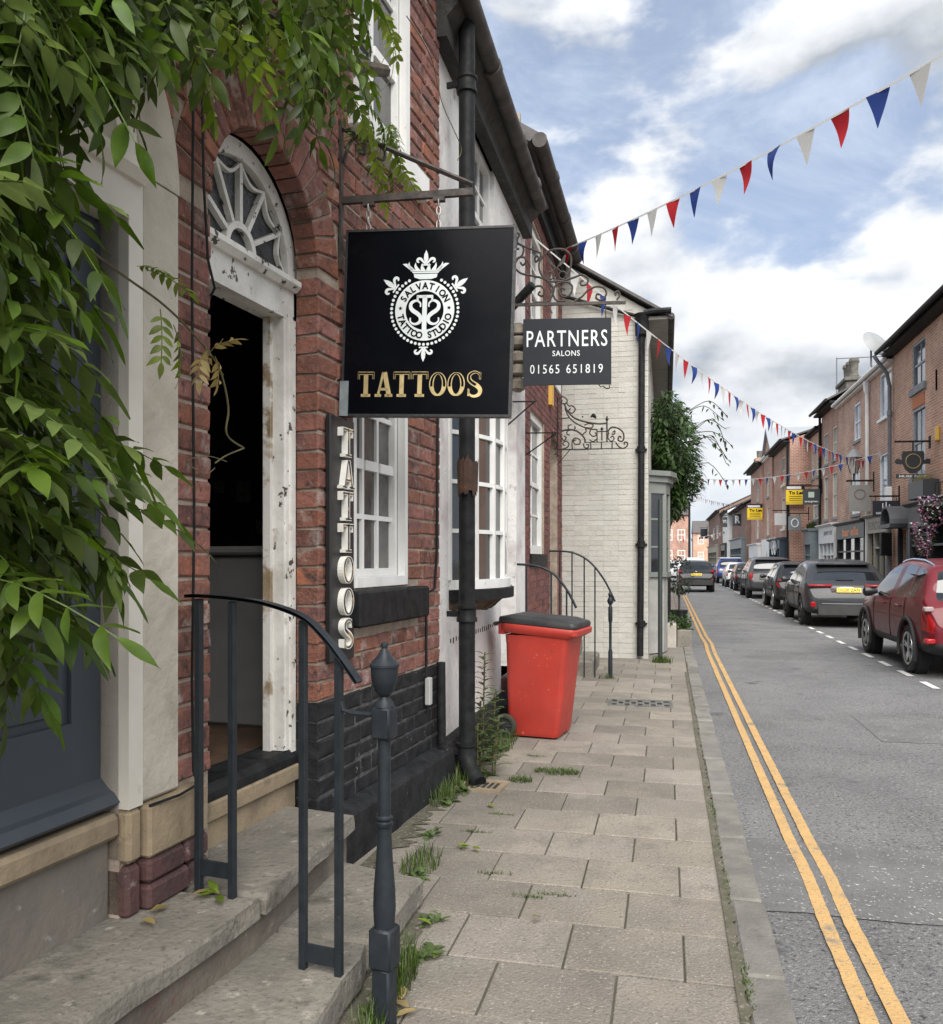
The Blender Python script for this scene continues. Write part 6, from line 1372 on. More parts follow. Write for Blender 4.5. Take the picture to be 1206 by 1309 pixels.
def make_car(name, label, loc, spec):
    """car facing +Y, origin on the ground under the middle of the rear bumper"""
    root = empty(name, loc, spec.get('rz', 0), label, 'car', 'cars in the street')
    Wd, L_, top, belt = spec['W']/2, spec['L'], spec['top'], spec['belt']
    ys = sorted(set([p[0] for p in top]+[p[0] for p in spec['wid']]+list(spec.get('ys', []))))
    g0, g1 = spec['gh']          # greenhouse from rear-glass base to windscreen base
    sill = .30; NP = 11
    def ring(y):
        t = interp(top, y); w = Wd*interp(spec['wid'], y); b = min(interp(belt, y), t-.02); sl_ = interp(spec.get('sill', [(0, .42), (.3, .30), (L_-.3, .26), (L_, .34)]), y)
        hgt = max(t-b, .02)
        wt = w*(1-.04) - spec.get('tumble', .42)*max(hgt-.1, 0)
        sh = min(.08, hgt*.5)
        P_ = [(0, t), (.5*wt, t-.006), (.86*wt, t-.02-.1*sh), (wt, t-.02-.6*sh), (lerp(wt, w-.03, .5), lerp(t-.02-.6*sh, b, .5)), (w-.025, b), (w, lerp(b, .62, .25) if b > .7 else b-.04), (w+.0, min(.66, b-.08)), (w-.012, .46 if sl_ < .4 else sl_+.08), (w-.07, sl_), (0, sl_-.01)]
        return P_
    secs = [(y, ring(y)) for y in ys]
    v = []; f = []; mi = []
    n = 2*NP-2
    for (y, P_) in secs:
        full = P_+[(-p[0], p[1]) for p in P_[-2:0:-1]]
        v += [(p[0], y, p[1]) for p in full]
    pill = spec['pillars']
    for i in range(len(secs)-1):
        ym = (secs[i][0]+secs[i+1][0])/2
        for k in range(n):
            f.append((i*n+k, i*n+(k+1) % n, (i+1)*n+(k+1) % n, (i+1)*n+k))
            kk = min(k, n-1-k); M_ = 0
            if kk in (3, 4) and spec['side'][0] < ym < spec['side'][1] and not any(a < ym < b for a, b in pill): M_ = 1
            if kk in (0, 1) and spec['rear'][0] < ym < spec['rear'][1]: M_ = 2
            if kk in (0, 1) and spec['front'][0] < ym < spec['front'][1]: M_ = 3
            if kk in (8, 9): M_ = 4
            if spec.get('tl') and kk in spec['tl'][2] and spec['tl'][0] < ym < spec['tl'][1]: M_ = 5
            mi.append(M_)
    f += [tuple(range(n-1, -1, -1)), tuple((len(secs)-1)*n+k for k in range(n))]; mi += [0 if not spec.get('blackrear') else 4, 0]
    me = bpy.data.meshes.new('body'); me.from_pydata(v, [], f); me.polygons.foreach_set('material_index', mi)
    for q in range(6): me.materials.append(CLAD)
    bm = bmesh.new(); bm.from_mesh(me); bmesh.ops.recalc_face_normals(bm, faces=bm.faces); bm.to_mesh(me); bm.free()
    tmp = bpy.data.objects.new('body', me); COL.objects.link(tmp)
    ss = tmp.modifiers.new('s', 'SUBSURF'); ss.levels = 2; ss.render_levels = 2
    rw_, axles = spec['wr'], spec['axles']
    cut = MB()
    for ay in axles:
        for sx in (-1, 1):
            cut.lathe([(rw_+.055, -.25), (rw_+.055, .25)], (sx*(Wd-.05), ay, rw_+.01), 32, 'x')
    cme = cut.mesh('cut'); co = bpy.data.objects.new('cut', cme); COL.objects.link(co)
    bo = tmp.modifiers.new('b', 'BOOLEAN'); bo.operation = 'DIFFERENCE'; bo.object = co; bo.solver = 'EXACT'
    dg = bpy.context.evaluated_depsgraph_get(); res = bpy.data.meshes.new_from_object(tmp.evaluated_get(dg))
    bpy.data.objects.remove(tmp); bpy.data.objects.remove(co); bpy.data.meshes.remove(cme)
    V = [p.co.copy() for p in res.vertices]
    P = spec['paint']
    names = [('body', P), ('side_window', CARGL), ('rear_window', CARGL), ('windscreen', CARGL), ('cladding', spec.get('clad', CLAD)), ('tail_light', REDL)]
    buck = {}
    for pl_ in res.polygons:
        M_ = min(pl_.material_index, 5); cx_ = sum(V[i].x for i in pl_.vertices)/len(pl_.vertices)
        key = (M_, (cx_ > 0) if M_ in (1, 5) else 0); buck.setdefault(key, []).append(tuple(pl_.vertices))
    body = None
    for key in sorted(buck):
        mp = {}; vv = []; ff = []
        for p in buck[key]:
            q = []
            for i in p:
                if i not in mp: mp[i] = len(vv); vv.append(tuple(V[i]))
                q.append(mp[i])
            ff.append(tuple(q))
        m = MB(); m.add(vv, ff); o = m.build(names[key[0]][0], names[key[0]][1], root, 32, fix=False)
        if key[0] == 0: body = o
    bpy.data.meshes.remove(res)
    # inside of the arches, wheels
    for ay in axles:
        for sx in (-1, 1):
            MB().lathe([(rw_+.058, -.10), (rw_+.058, .04)], (sx*(Wd-.17), ay, rw_+.01), 24, 'x').build('wheel_arch', ARCHM, root)
            cx_ = sx*(Wd-.115)
            m = MB(); m.lathe([(rw_*.66, -.10), (rw_*.9, -.11), (rw_*.985, -.09), (rw_, -.05), (rw_, .05), (rw_*.985, .09), (rw_*.9, .11), (rw_*.66, .10)], (cx_, ay, rw_), 28, 'x', False); wh = m.build('wheel', TYRE, root, True)
            m = MB(); ox = cx_+sx*.085; m.lathe([(0, -.01), (rw_*.68, -.01), (rw_*.68, .01), (0, .01)], (cx_+sx*.03, ay, rw_), 24, 'x'); m.build('wheel_well', DALLOY, wh)
            m = MB(); m.lathe([(rw_*.60, -.012), (rw_*.68, -.02), (rw_*.70, .012), (rw_*.63, .018), (rw_*.60, .0)], (ox+sx*.008, ay, rw_), 24, 'x', False)
            for k in range(spec.get('spokes', 5)):
                a = 2*PI*k/spec.get('spokes', 5)+.3
                for da in (-.13, .13):
                    m.tube([(ox-sx*.0, ay+rw_*.1*math.cos(a), rw_+rw_*.1*math.sin(a)), (ox, ay+rw_*.64*math.cos(a+da), rw_+rw_*.64*math.sin(a+da))], rw_*.055, 5)
            m.lathe([(0, -.02), (rw_*.16, -.015), (rw_*.14, .02), (0, .025)], (ox, ay, rw_), 12, 'x'); m.build('rim', spec.get('rim', ALLOY), wh, True)
            if spec.get('arch_trim'):
                m = MB(); 
                pts = [(sx*(Wd+.004), ay+(rw_+.075)*math.cos(a_), rw_+.01+(rw_+.075)*math.sin(a_)) for a_ in [lerp(-.35, PI+.35, i/20) for i in range(21)]]
                m.tube(pts, .03, 6); m.build('arch_trim', CLAD, root, True)
    # mirrors, handles, seams, plate, rails
    my, mz = spec['mirror']
    for sx in (-1, 1):
        m = MB(); secs_ = []
        for (t, a, b) in ((0, .03, .03), (.06, .05, .05), (.14, .075, .085), (.20, .07, .08), (.23, .03, .04)):
            secs_.append([(sx*(Wd-.05+t), my+a*math.cos(2*PI*k/10)*.9, mz+b*math.sin(2*PI*k/10)) for k in range(10)])
        loft(m, secs_); m.build('mirror', spec.get('mirror_mat', P), root, True)
        for hy in spec.get('handles', []): MB().bbox(min(sx*(Wd-.01), sx*(Wd+.025)), max(sx*(Wd-.01), sx*(Wd+.025)), hy, hy+.2, spec['hz'], spec['hz']+.03, .01).build('door_handle', P, root)
        for sy in spec.get('seams', []):
            R_ = ring(sy); MB().tube([(sx*(p[0]-.001), sy, p[1]) for p in R_[5:9]], .006, 4).build('door_seam', ARCHM, root)
    if spec.get('rails'):
        a, b = spec['rails']
        for sx in (-1, 1):
            pts = []
            for i in range(13):
                y = lerp(a, b, i/12); R_ = ring(y); pts.append((sx*(R_[2][0]+.0), y, R_[2][1]+.012*min(1, 4*min(i, 12-i)/12)+.0))
            MB().tube(pts, .016, 6).build('roof_rail', spec.get('rail_mat', BLACKM), root, True)
    pz, pw = spec['plate'][0], spec['plate'][1]; py = spec['plate'][2]; tilt = spec['plate'][3]
    e = empty('number_plate', (0, py, pz)); e.parent = root; bpy.data.objects.remove(e)
    m = MB(); m.bbox(-pw/2, pw/2, -.012, .012, -.056, .056, .006); m.xf(Matrix.Translation((0, py, pz)) @ Matrix.Rotation(tilt, 4, 'X')); pt = m.build('number_plate', PLATE, root)
    if spec.get('reg'):
        m = MB(); put_text(m, spec['reg'], -pw*.44, pw*.44, -.038, .038, -.0135, .02); m.xf(Matrix.Translation((0, py, pz)) @ Matrix.Rotation(tilt, 4, 'X')); m.build('registration', BLACKM, pt)
    for (nm, mt_, args) in spec.get('extras', []):
        m = MB(); m.bbox(*args[:6], args[6] if len(args) > 6 else .015); m.build(nm, mt_, root, True)
    return root
def suv(H, L_, **k):
    """upright SUV-like silhouette scaled to height H and length L"""
    s_ = L_/4.6; z = H/1.66
    top = [(0, .70), (.03, .80), (.08, .93), (.16, 1.03*z), (.24, 1.09*z), (.34, 1.20*z), (.46, 1.36*z), (.58, 1.50*z), (.66, 1.565*z), (.80, 1.60*z), (1.3*s_, 1.645*z), (1.9*s_, 1.66*z), (2.4*s_, 1.64*z), (2.7*s_, 1.575*z), (2.85*s_, 1.50*z), (3.25*s_, 1.24*z), (3.40*s_, 1.13*z), (3.5*s_, 1.09*z), (3.9*s_, 1.04*z), (4.3*s_, .95*z), (4.5*s_, .80*z), (L_, .62)]
    wid = [(0, .78), (.04, .88), (.12, .945), (.3, .985), (.8, 1), (3.2*s_, 1), (4.0*s_, .965), (4.35*s_, .88), (4.52*s_, .74), (L_, .6)]
    d = dict(W=1.85, L=L_, top=top, wid=wid, belt=[(0, .66), (.1, .88), (.3, 1.05*z), (.7, 1.09*z), (2*s_, 1.04*z), (3.5*s_, .99*z), (4.3*s_, .9*z), (L_, .58)], gh=(.24, 3.4*s_), side=(.62, 3.1*s_), rear=(.26, .60), front=(2.78*s_, 3.34*s_),
             pillars=[(1.95*s_-.06, 1.95*s_+.06), (1.12*s_-.04, 1.12*s_+.04)], ys=[.5, 1.0*s_, 1.08*s_, 1.16*s_, 1.89*s_, 2.01*s_, 3.0*s_, 3.1*s_], wr=.36, axles=(.95*s_, .95*s_+2.70*s_), mirror=(2.95*s_, 1.10*z), hz=.93*z, handles=(1.35*s_, 2.25*s_), seams=(1.95*s_, 3.02*s_, 1.12*s_),
             plate=(.80, .52, .02, R(-12)), tl=(.05, .28, (5, 6)), rails=(.75, 2.5*s_))
    d.update(k); return d
REDP = paint('ruby_red_paint', (.115, .009, .015)); GREYC = paint('graphite_paint', (.030, .032, .036)); BLKC = paint('black_car_paint', (.016, .017, .019)); DGC = paint('dark_grey_paint', (.05, .053, .057)); WHC = paint('white_car_paint', (.62, .63, .63)); BLUC = paint('blue_car_paint', (.02, .045, .19)); SILC = paint('silver_car_paint', (.45, .46, .47))
c1 = make_car('parked_car', 'dark red SUV with silver alloy wheels, nearest of the parked cars', (4.345, 12.52, ROADZ), suv(1.67, 4.55, W=1.86, paint=REDP, arch_trim=True, rail_mat=CHROME, wr=.355, reg='', mirror_mat=BLKC,
     extras=[('reflector', REDL, (-.93, -.80, .02, .14, .50, .57)), ('reflector', REDL, (.80, .93, .02, .14, .50, .57)), ('reverse_light', CLRL, (-.925, -.80, .10, .22, .93, 1.0))]))
c2 = make_car('parked_car', 'graphite grey SUV with yellow plate, directly in front of the red car', (4.215, 21.55, ROADZ), suv(1.66, 4.7, W=1.94, paint=GREYC, tl=None, rails=None, wr=.375, rim=DALLOY, spokes=5, rear=(.30, .62),
     top=[(0, .70), (.03, .80), (.08, .93), (.16, 1.04), (.26, 1.11), (.40, 1.20), (.60, 1.34), (.80, 1.46), (.92, 1.53), (1.1, 1.58), (1.5, 1.635), (2.0, 1.655), (2.45, 1.63), (2.75, 1.56), (2.9, 1.49), (3.3, 1.24), (3.46, 1.13), (3.58, 1.09), (4.0, 1.03), (4.4, .95), (4.6, .80), (4.7, .62)], side=(1.0, 3.15), plate=(.905, .54, .035, R(-14)), reg='UG20 ZAN',
     extras=[('tail_light', REDL, (-.90, -.36, .07, .15, .985, 1.035)), ('tail_light', REDL, (.36, .90, .07, .15, .985, 1.035)), ('plate_surround', CHROME, (-.40, .40, .05, .12, .81, .985)), ('diffuser', CLAD, (-.70, .70, -.02, .1, .30, .56)), ('diffuser_trim', mat('satin_grey_trim', (.16, .165, .17), None, rough=.4), (-.62, .62, -.03, .05, .565, .59)), ('reflector', REDL, (-.86, -.74, .005, .1, .50, .62)), ('reflector', REDL, (.74, .86, .005, .1, .50, .62)), ('spoiler', GREYC, (-.60, .60, .66, .95, 1.50, 1.545)), ('aerial_fin', BLKC, (-.02, .02, 1.5, 1.7, 1.64, 1.69)), ('wiper', BLACKM, (-.25, .15, .27, .30, 1.13, 1.15))]))
c3 = make_car('parked_car', 'black crossover with full-width red tail lights between graphite and boxy grey cars', (4.28, 28.4, ROADZ), suv(1.58, 4.4, W=1.82, paint=BLKC, tl=(.05, .2, (5,)), rails=None, reg='', plate=(.62, .5, -.0, 0), extras=[('tail_light', REDL, (-.82, .82, .10, .16, .93, .99)), ('spoiler', BLKC, (-.58, .58, .50, .75, 1.44, 1.48))]))
c4 = make_car('parked_car', 'boxy dark grey luxury SUV with pale tailgate panel', (4.24, 36.25, ROADZ), suv(1.74, 4.95, W=2.0, paint=DGC, rails=None, tl=None, wr=.39, rim=DALLOY, reg='', plate=(.72, .5, .0, 0), extras=[('tail_panel', mat('gloss_grey_panel', (.20, .21, .22), None, rough=.2, coat=1), (-.55, .55, .0, .12, .80, 1.02)), ('tail_light', REDL, (-.96, -.80, .07, .2, .78, 1.08)), ('tail_light', REDL, (.80, .96, .07, .2, .78, 1.08)), ('spoiler', DGC, (-.66, .66, .50, .8, 1.60, 1.64))]))
c5 = make_car('parked_car', 'small dark hatchback half hidden by the boxy grey SUV', (4.2, 44.6, ROADZ), suv(1.46, 4.0, W=1.74, paint=BLKC, rails=None, wr=.31, reg=''))
c6 = make_car('parked_car', 'white saloon parked in front of the dark hatchback', (4.15, 49.8, ROADZ), suv(1.46, 4.5, W=1.80, paint=WHC, rails=None, wr=.32, reg='', top=[(0, .70), (.03, .82), (.1, .95), (.2, 1.0), (.5, 1.03), (.75, 1.08), (1.0, 1.2), (1.25, 1.34), (1.45, 1.41), (1.9, 1.45), (2.3, 1.43), (2.6, 1.36), (2.8, 1.28), (3.2, 1.06), (3.4, .98), (3.9, .92), (4.3, .82), (4.5, .62)], rear=(.7, 1.3), side=(1.2, 3.0)))
c7 = make_car('parked_car', 'blue SUV with white roof, farthest of the parked cars', (4.15, 58.4, ROADZ), suv(1.72, 4.5, W=1.88, paint=BLUC, rail_mat=CHROME, reg=''))
MB().prism([(-.66, .68), (.66, .68), (.68, 2.45), (-.68, 2.45)], 1.665, 1.745, 'z').build('roof_panel', WHC, c7)
c8 = make_car('moving_car', 'small black crossover with round-shouldered rear driving away in the left lane', (1.40, 42.7, ROADZ), suv(1.58, 4.15, W=1.78, paint=BLKC, rails=None, wr=.345, reg='YJ63 XHE', plate=(.88, .52, .03, R(-10)), tl=(.10, .34, (5,)), extras=[('tail_light', REDL, (-.83, -.70, .09, .3, .98, 1.10)), ('tail_light', REDL, (.70, .83, .09, .3, .98, 1.10)), ('bumper', CLAD, (-.78, .78, -.04, .1, .36, .60)), ('reflector', REDL, (-.80, -.70, -.0, .1, .60, .67)), ('reflector', REDL, (.70, .80, -.0, .1, .60, .67)), ('badge', CHROME, (-.05, .05, .05, .09, 1.00, 1.05))]))
c9 = make_car('moving_car', 'white car with dark rear window ahead of the black crossover', (1.55, 53.5, ROADZ), suv(1.74, 4.6, W=1.9, paint=WHC, rails=None, reg=''))
c10 = make_car('moving_car', 'pale silver car glimpsed left of the black crossover', (.75, 60.5, ROADZ), suv(1.50, 4.2, W=1.76, paint=SILC, rails=None, reg=''))
# ================================================================== PLANTS
LEAF = mat('wisteria_leaf', (.105, .165, .020), (.052, .096, .012), 7, .42, .58, spec=.4, bump=.25, bscale=30, bdist=.004, rnd=.5, translucent=.48, spots=[((.17, .23, .03), 3, .60, .8)])
YLEAF = mat('young_leaf', (.20, .27, .03), (.14, .21, .025), 9, .45, spec=.4, rnd=.3, translucent=.4)
DRYLEAF = mat('yellowing_leaf', (.34, .27, .09), (.26, .19, .07), 9, .6, rnd=.3, translucent=.3)
STEM = mat('vine_stem', (.11, .10, .04), (.07, .055, .03), 12, .8, bump=.4, bscale=30)
WOOD = mat('old_vine_wood', (.09, .07, .05), (.05, .04, .03), 9, .9, bump=.9, bscale=14, bdist=.02)
LPROF = [(0, .05), (.07, .38), (.18, .74), (.32, .97), (.48, 1.0), (.64, .84), (.79, .55), (.91, .24), (1.0, .01)]
LPROF_LOW = [(0, .06), (.2, .74), (.48, 1.0), (.79, .52), (1.0, .01)]
def leaflet(mb, base, d, up, L_, W_, droop=.25, fold=.12, rnd=0.0):
    """pointed ovate leaflet: 2 x 4 quads, folded along the midrib and drooping"""
    d = d.normalized(); s_ = d.cross(up)
    if s_.length < 1e-4: s_ = Vector((1, 0, 0))
    s_.normalize(); n_ = s_.cross(d)
    prof = LPROF
    v = []
    for (t, w) in prof:
        c = base+d*(L_*t)-Vector((0, 0, 1))*(droop*L_*t*t)
        wv = .05*W_*math.sin(9*t+rnd*20); v += [c-s_*(W_*w*.5)+n_*(fold*W_*w+wv), c, c+s_*(W_*w*.5)+n_*(fold*W_*w-wv)]
    f = []
    for i in range(len(prof)-1):
        a = i*3; f += [(a, a+1, a+4, a+3), (a+1, a+2, a+5, a+4)]
    mb.add(v, f, rnd)
def frond(mb, r_, L_=.30, pairs=5, ll=.085, lw=.038, base=Vector((0, 0, 0)), d=Vector((1, 0, 0)), up=Vector((0, 0, 1)), droop=.5, rnd=None):
    """pinnate wisteria leaf growing from base along d"""
    d = d.normalized(); s_ = d.cross(up); s_ = s_.normalized() if s_.length > 1e-4 else Vector((0, 1, 0)); n_ = s_.cross(d)
    pts = []
    for i in range(pairs*2+2):
        t = i/(pairs*2+1); pts.append(base+d*(L_*t)-Vector((0, 0, 1))*(droop*L_*t*t))
    mb.tube(pts[::2]+[pts[-1]], .0022, 3, cap=False)
    rr = (lambda: r_.random()) if rnd is None else (lambda: rnd+r_.uniform(0, .12))
    for k in range(pairs):
        p = pts[2+2*k] if 2+2*k < len(pts) else pts[-1]
        tang = (pts[min(3+2*k, len(pts)-1)]-pts[1+2*k]).normalized()
        for q in (-1, 1):
            dd = tang*.55+s_*q*(.85+r_.uniform(-.15, .15))+n_*r_.uniform(-.2, .15)
            leaflet(mb, p, dd, n_+Vector((r_.uniform(-.3, .3), r_.uniform(-.3, .3), 0)), ll*r_.uniform(.8, 1.1), lw*r_.uniform(.85, 1.15), r_.uniform(.15, .5), .12, rr())
    leaflet(mb, pts[-1], pts[-1]-pts[-2], n_, ll*1.05, lw, .2, .1, rr())
LV = []
for i in range(7):
    m = MB(); frond(m, random.Random(50+i), random.Random(i).uniform(.26, .34), 5 if i % 2 else 6, .105, .039, droop=.35+.1*i); me = m.mesh('leaf', True, False); me.materials.append(LEAF); LV.append(me)
LVY = []
for i in range(3):
    m = MB(); frond(m, random.Random(80+i), .17, 5, .05, .021, droop=.3); me = m.mesh('leaf', True, False); me.materials.append(YLEAF); LVY.append(me)
VN = fr_A('wisteria_vine', 'lush green wisteria hanging over the arched doors and down in front of the blue door', 'plant')
Rinv = Matrix.Rotation(-AANG, 4, 'Z')
def pix(u, v, off):
    """point where the sight line through photo pixel (u, v) meets the plane 'off' metres in front of the terrace wall, in the terrace frame"""
    a, b = (u-603)/1080., -(v-714)/1080.
    d = Vector((a*math.cos(YAW)-math.sin(YAW), a*math.sin(YAW)+math.cos(YAW), b))
    n = Vector((math.cos(AANG), math.sin(AANG), 0)); P0 = Vector((AX, AY, 0))+n*off
    k = (P0.dot(n))/(d.dot(n)); w = Vector((0, 0, CAM_H))+d*k
    return Rinv @ (w-Vector((AX, AY, 0)))
def inpoly(p, poly):
    c = False; j = len(poly)-1
    for i in range(len(poly)):
        if (poly[i][1] > p[1]) != (poly[j][1] > p[1]) and p[0] < (poly[j][0]-poly[i][0])*(p[1]-poly[i][1])/(poly[j][1]-poly[i][1])+poly[i][0]: c = not c
        j = i
    return c
POLY_L = [(-140, 120), (-20, 150), (0, 200), (20, 290), (10, 380), (-10, 450), (35, 510), (75, 560), (105, 595), (100, 645), (65, 690), (20, 720), (-20, 750), (-70, 770), (-140, 770)]
POLY_T = [(-140, -120), (440, -120), (445, -20), (430, 40), (410, 75), (385, 80), (360, 45), (330, -30), (290, -45), (250, -35), (200, -40), (150, -20), (110, 10), (60, 30), (-140, 75)]
POLY_B = [(430, 100), (500, 150), (515, 190), (500, 215), (470, 200), (440, 175)]
rp_ = random.Random(5)
fr_list = []
def scatter(poly, n, o0, o1, dirf, sc=(.8, 1.15)):
    xs = [p[0] for p in poly]; ys_ = [p[1] for p in poly]; k = 0
    while k < n:
        u, v = rp_.uniform(min(xs), max(xs)), rp_.uniform(min(ys_), max(ys_))
        if not inpoly((u, v), poly): continue
        off = rp_.uniform(o0, o1); p = pix(u, v, off); d = dirf(u, v, off); fr_list.append((p, d, rp_.uniform(*sc), u, v)); k += 1
def dir_left(u, v, o):   # sprays arching outwards and to the right, tips hanging
    return Vector((rp_.uniform(.1, .9), rp_.uniform(-.5, 1.0), rp_.uniform(-.75, .25)))
def dir_top(u, v, o): return Vector((rp_.uniform(.0, .8), rp_.uniform(-.7, .8), rp_.uniform(-1.1, -.1)))
scatter(POLY_L, 165, .06, .50, dir_left, (.66, .98)); scatter(POLY_T, 330, .03, .52, dir_top, (.6, .92)); scatter(POLY_B, 14, .05, .25, dir_top, (.35, .5))
fr_list.sort(key=lambda q: (q[3] < -40 or q[4] < -40, rp_.random()))
mm = MB(); nobj = 0
for i, (p, d, sc_, u, v) in enumerate(fr_list):
    q = d.to_track_quat('X', 'Z').to_matrix().to_4x4() @ Matrix.Rotation(rp_.uniform(-.5, .5), 4, 'X')
    bright = v < 130 and 230 < u < 500 or (v > 120 and u > 395)
    if nobj < 270:
        o = link('leaf', rp_.choice(LV), None, VN); o.matrix_local = Matrix.Translation(p) @ q @ Matrix.Scale(sc_, 4); nobj += 1
    else:
        st = len(mm.v); m0 = rp_.choice(LV); vv = [tuple(c.co) for c in m0.vertices]; ff = [tuple(pp.vertices) for pp in m0.polygons]
        M_ = Matrix.Translation(p) @ q @ Matrix.Scale(sc_, 4); mm.add([tuple(M_ @ Vector(c)) for c in vv], ff, rp_.random())
tag(mm.build('foliage', LEAF, VN, True, fix=False), kind='stuff')
# young pale shoots
def shoot(pts, r=.004, m_=None): MB().tube(catmull([tuple(p) for p in pts], 6), r, 5).build('shoot', m_ or STEM, VN, True)
def young(u, v, off, d, sc_=1.0, mset=None):
    o = link('leaf', rp_.choice(mset or LVY), None, VN); o.matrix_local = Matrix.Translation(pix(u, v, off)) @ Vector(d).to_track_quat('X', 'Z').to_matrix().to_4x4() @ Matrix.Scale(sc_, 4)
shoot([pix(90, 300, .35), pix(155, 350, .30), pix(210, 390, .25), pix(250, 430, .2), pix(280, 470, .17), pix(292, 520, .16), pix(290, 555, .15), pix(312, 573, .15)])
shoot([pix(312, 573, .15), pix(290, 582, .15), pix(275, 592, .15)], .003); shoot([pix(290, 590, .15), pix(265, 583, .14), pix(240, 590, .13), pix(262, 606, .13), pix(275, 598, .14)], .002)
young(188, 345, .3, (.2, 1, .15), .9); young(205, 395, .26, (.3, -.2, -1), .95); young(222, 415, .25, (.3, .3, -1), .9); young(175, 340, .3, (.2, .9, .35), .6)
LVD = []
for i in range(2):
    m = MB(); frond(m, random.Random(90+i), .10, 3, .05, .024, droop=.6); me = m.mesh('leaf', True, False); me.materials.append(DRYLEAF); LVD.append(me)
for (u, v, d) in ((262, 440, (.2, .5, -.8)), (258, 455, (.3, -.8, -.7)), (275, 455, (.3, .6, -.9)), (268, 450, (.4, .1, .6))): young(u, v, .19, d, .85, LVD)
for (u, v, o_, d) in ((300, 25, .4, (.5, 1, -.4)), (330, 15, .3, (.3, 1, -.3)), (285, 50, .45, (.5, .8, -.5)), (460, 150, .2, (.3, .8, -.7)), (490, 175, .2, (.3, .9, -.5)), (480, 205, .15, (.2, .6, -.8)), (500, 200, .15, (.3, .9, -.2)), (470, -5, .2, (.3, 1, -.2)), (490, 15, .2, (.2, .7, -.7)), (440, 110, .2, (.4, .8, -.6)), (265, 5, .5, (.5, 1, -.3)), (315, 0, .45, (.5, 1, -.4)), (270, 30, .5, (.5, .9, -.5)), (230, 40, .5, (.4, .6, -.8)), (450, 60, .25, (.3, .9, -.5))): young(u, v, o_, d, 1.3)
shoot([pix(520, 20, .15), pix(550, 70, .12), pix(565, 130, .12), pix(580, 165, .15), pix(590, 190, .16), pix(585, 205, .16)], .003)
shoot([pix(390, 160, .1), pix(420, 190, .08), pix(428, 230, .06), pix(410, 255, .05)], .004); shoot([pix(470, 120, .1), pix(500, 60, .1), pix(500, 100, .1), pix(470, 130, .1)], .002)
shoot([pix(250, 60, .5), pix(330, 80, .3), pix(370, 120, .2), pix(400, 170, .1)], .005)
for (pts, r_) in (([(.06, -5.2, 3.7), (.10, -4.2, 3.75), (.12, -3.2, 3.8), (.10, -2.2, 3.75), (.09, -1.2, 3.95), (.08, -.4, 4.3)], .035), ([(.10, -3.9, 3.75), (.18, -3.7, 3.2), (.22, -3.4, 2.7), (.25, -3.2, 2.2), (.25, -3.05, 1.7)], .018), ([(.08, -5.2, .4), (.1, -5.25, 2), (.06, -5.2, 3.7)], .05), ([(.1, -2.2, 3.75), (.2, -2.0, 4.1), (.2, -1.5, 4.5)], .02)):
    MB().tube(catmull(pts, 5), r_, 8).build('branch', WOOD, VN, True)

LPROF = LPROF_LOW
# ---- climber on the gable house (crown of many small leaves, trunk)
CLM = empty('climbing_tree', (-.05, 18.5, 0), 0, 'dense green climber bulging out above the bay window of the white gable house', 'tree')
CLEAF = mat('climber_leaf', (.045, .085, .018), (.025, .055, .012), 5, .5, spec=.35, rnd=.45, translucent=.25)
rc = random.Random(9); m = MB()
def blob(n, c, r, L_):
    for i in range(n):
        while True:
            q = Vector((rc.uniform(-1, 1), rc.uniform(-1, 1), rc.uniform(-1, 1)))
            if .35 < q.length < 1 and rc.random() < q.length**1.5: break
        k = 1+.16*math.sin(5*q.x+3*q.z+c[2])+.1*math.sin(9*q.y+4*q.x)
        p = Vector((c[0]+q.x*r[0]*k, c[1]+q.y*r[1]*k, c[2]+q.z*r[2]*k))
        if p.x < -.18: continue
        d = Vector((q.x+rc.uniform(-.6, .6), q.y+rc.uniform(-.8, .6), rc.uniform(-1.0, .45)))
        leaflet(m, p, d, Vector((q.x, q.y, .8)), L_*rc.uniform(.7, 1.3), L_*.42, .3, .1, rc.random())
blob(3400, (.08, -1.4, 3.72), (.50, 2.0, .78), .125); blob(2600, (.16, -.4, 3.15), (.52, 1.8, .62), .125); blob(700, (.05, -.9, 2.75), (.36, 1.2, .40), .12); blob(800, (-.02, -2.2, 4.2), (.36, 1.2, .42), .12)
tag(m.build('crown', CLEAF, CLM, True, fix=False), kind='stuff')
MB().tube(catmull([(.0, -.4, 0), (.06, -.5, .8), (.02, -.3, 1.6), (.10, -.5, 2.4), (.05, -.8, 3.4)], 5), [.07-.045*i/20 for i in range(21)], 8).build('trunk', WOOD, CLM, True)
for i in range(9):
    a = rc.uniform(-.4, 1.2); z = rc.uniform(3.2, 4.5); pts = [(.45, -1.4+rc.uniform(-.8, 1.2), z), (.75+rc.uniform(0, .15), -1.2+rc.uniform(-.8, 1), z+rc.uniform(-.1, .25)), (1.0+rc.uniform(0, .3), -1.1+rc.uniform(-.6, .8), z+rc.uniform(-.3, .25))]
    MB().tube(catmull(pts, 4), .008, 4).build('shoot', STEM, CLM, True)
    m = MB()
    for t in range(5): p = Vector(pts[1]).lerp(Vector(pts[2]), t/4); leaflet(m, p, Vector((rc.uniform(-.3, 1), rc.uniform(-1, 1), rc.uniform(-.8, .2))), Vector((0, 0, 1)), .12, .05, .3, .1, rc.random())
    tag(m.build('sprig', CLEAF, CLM, True, fix=False), kind='stuff')

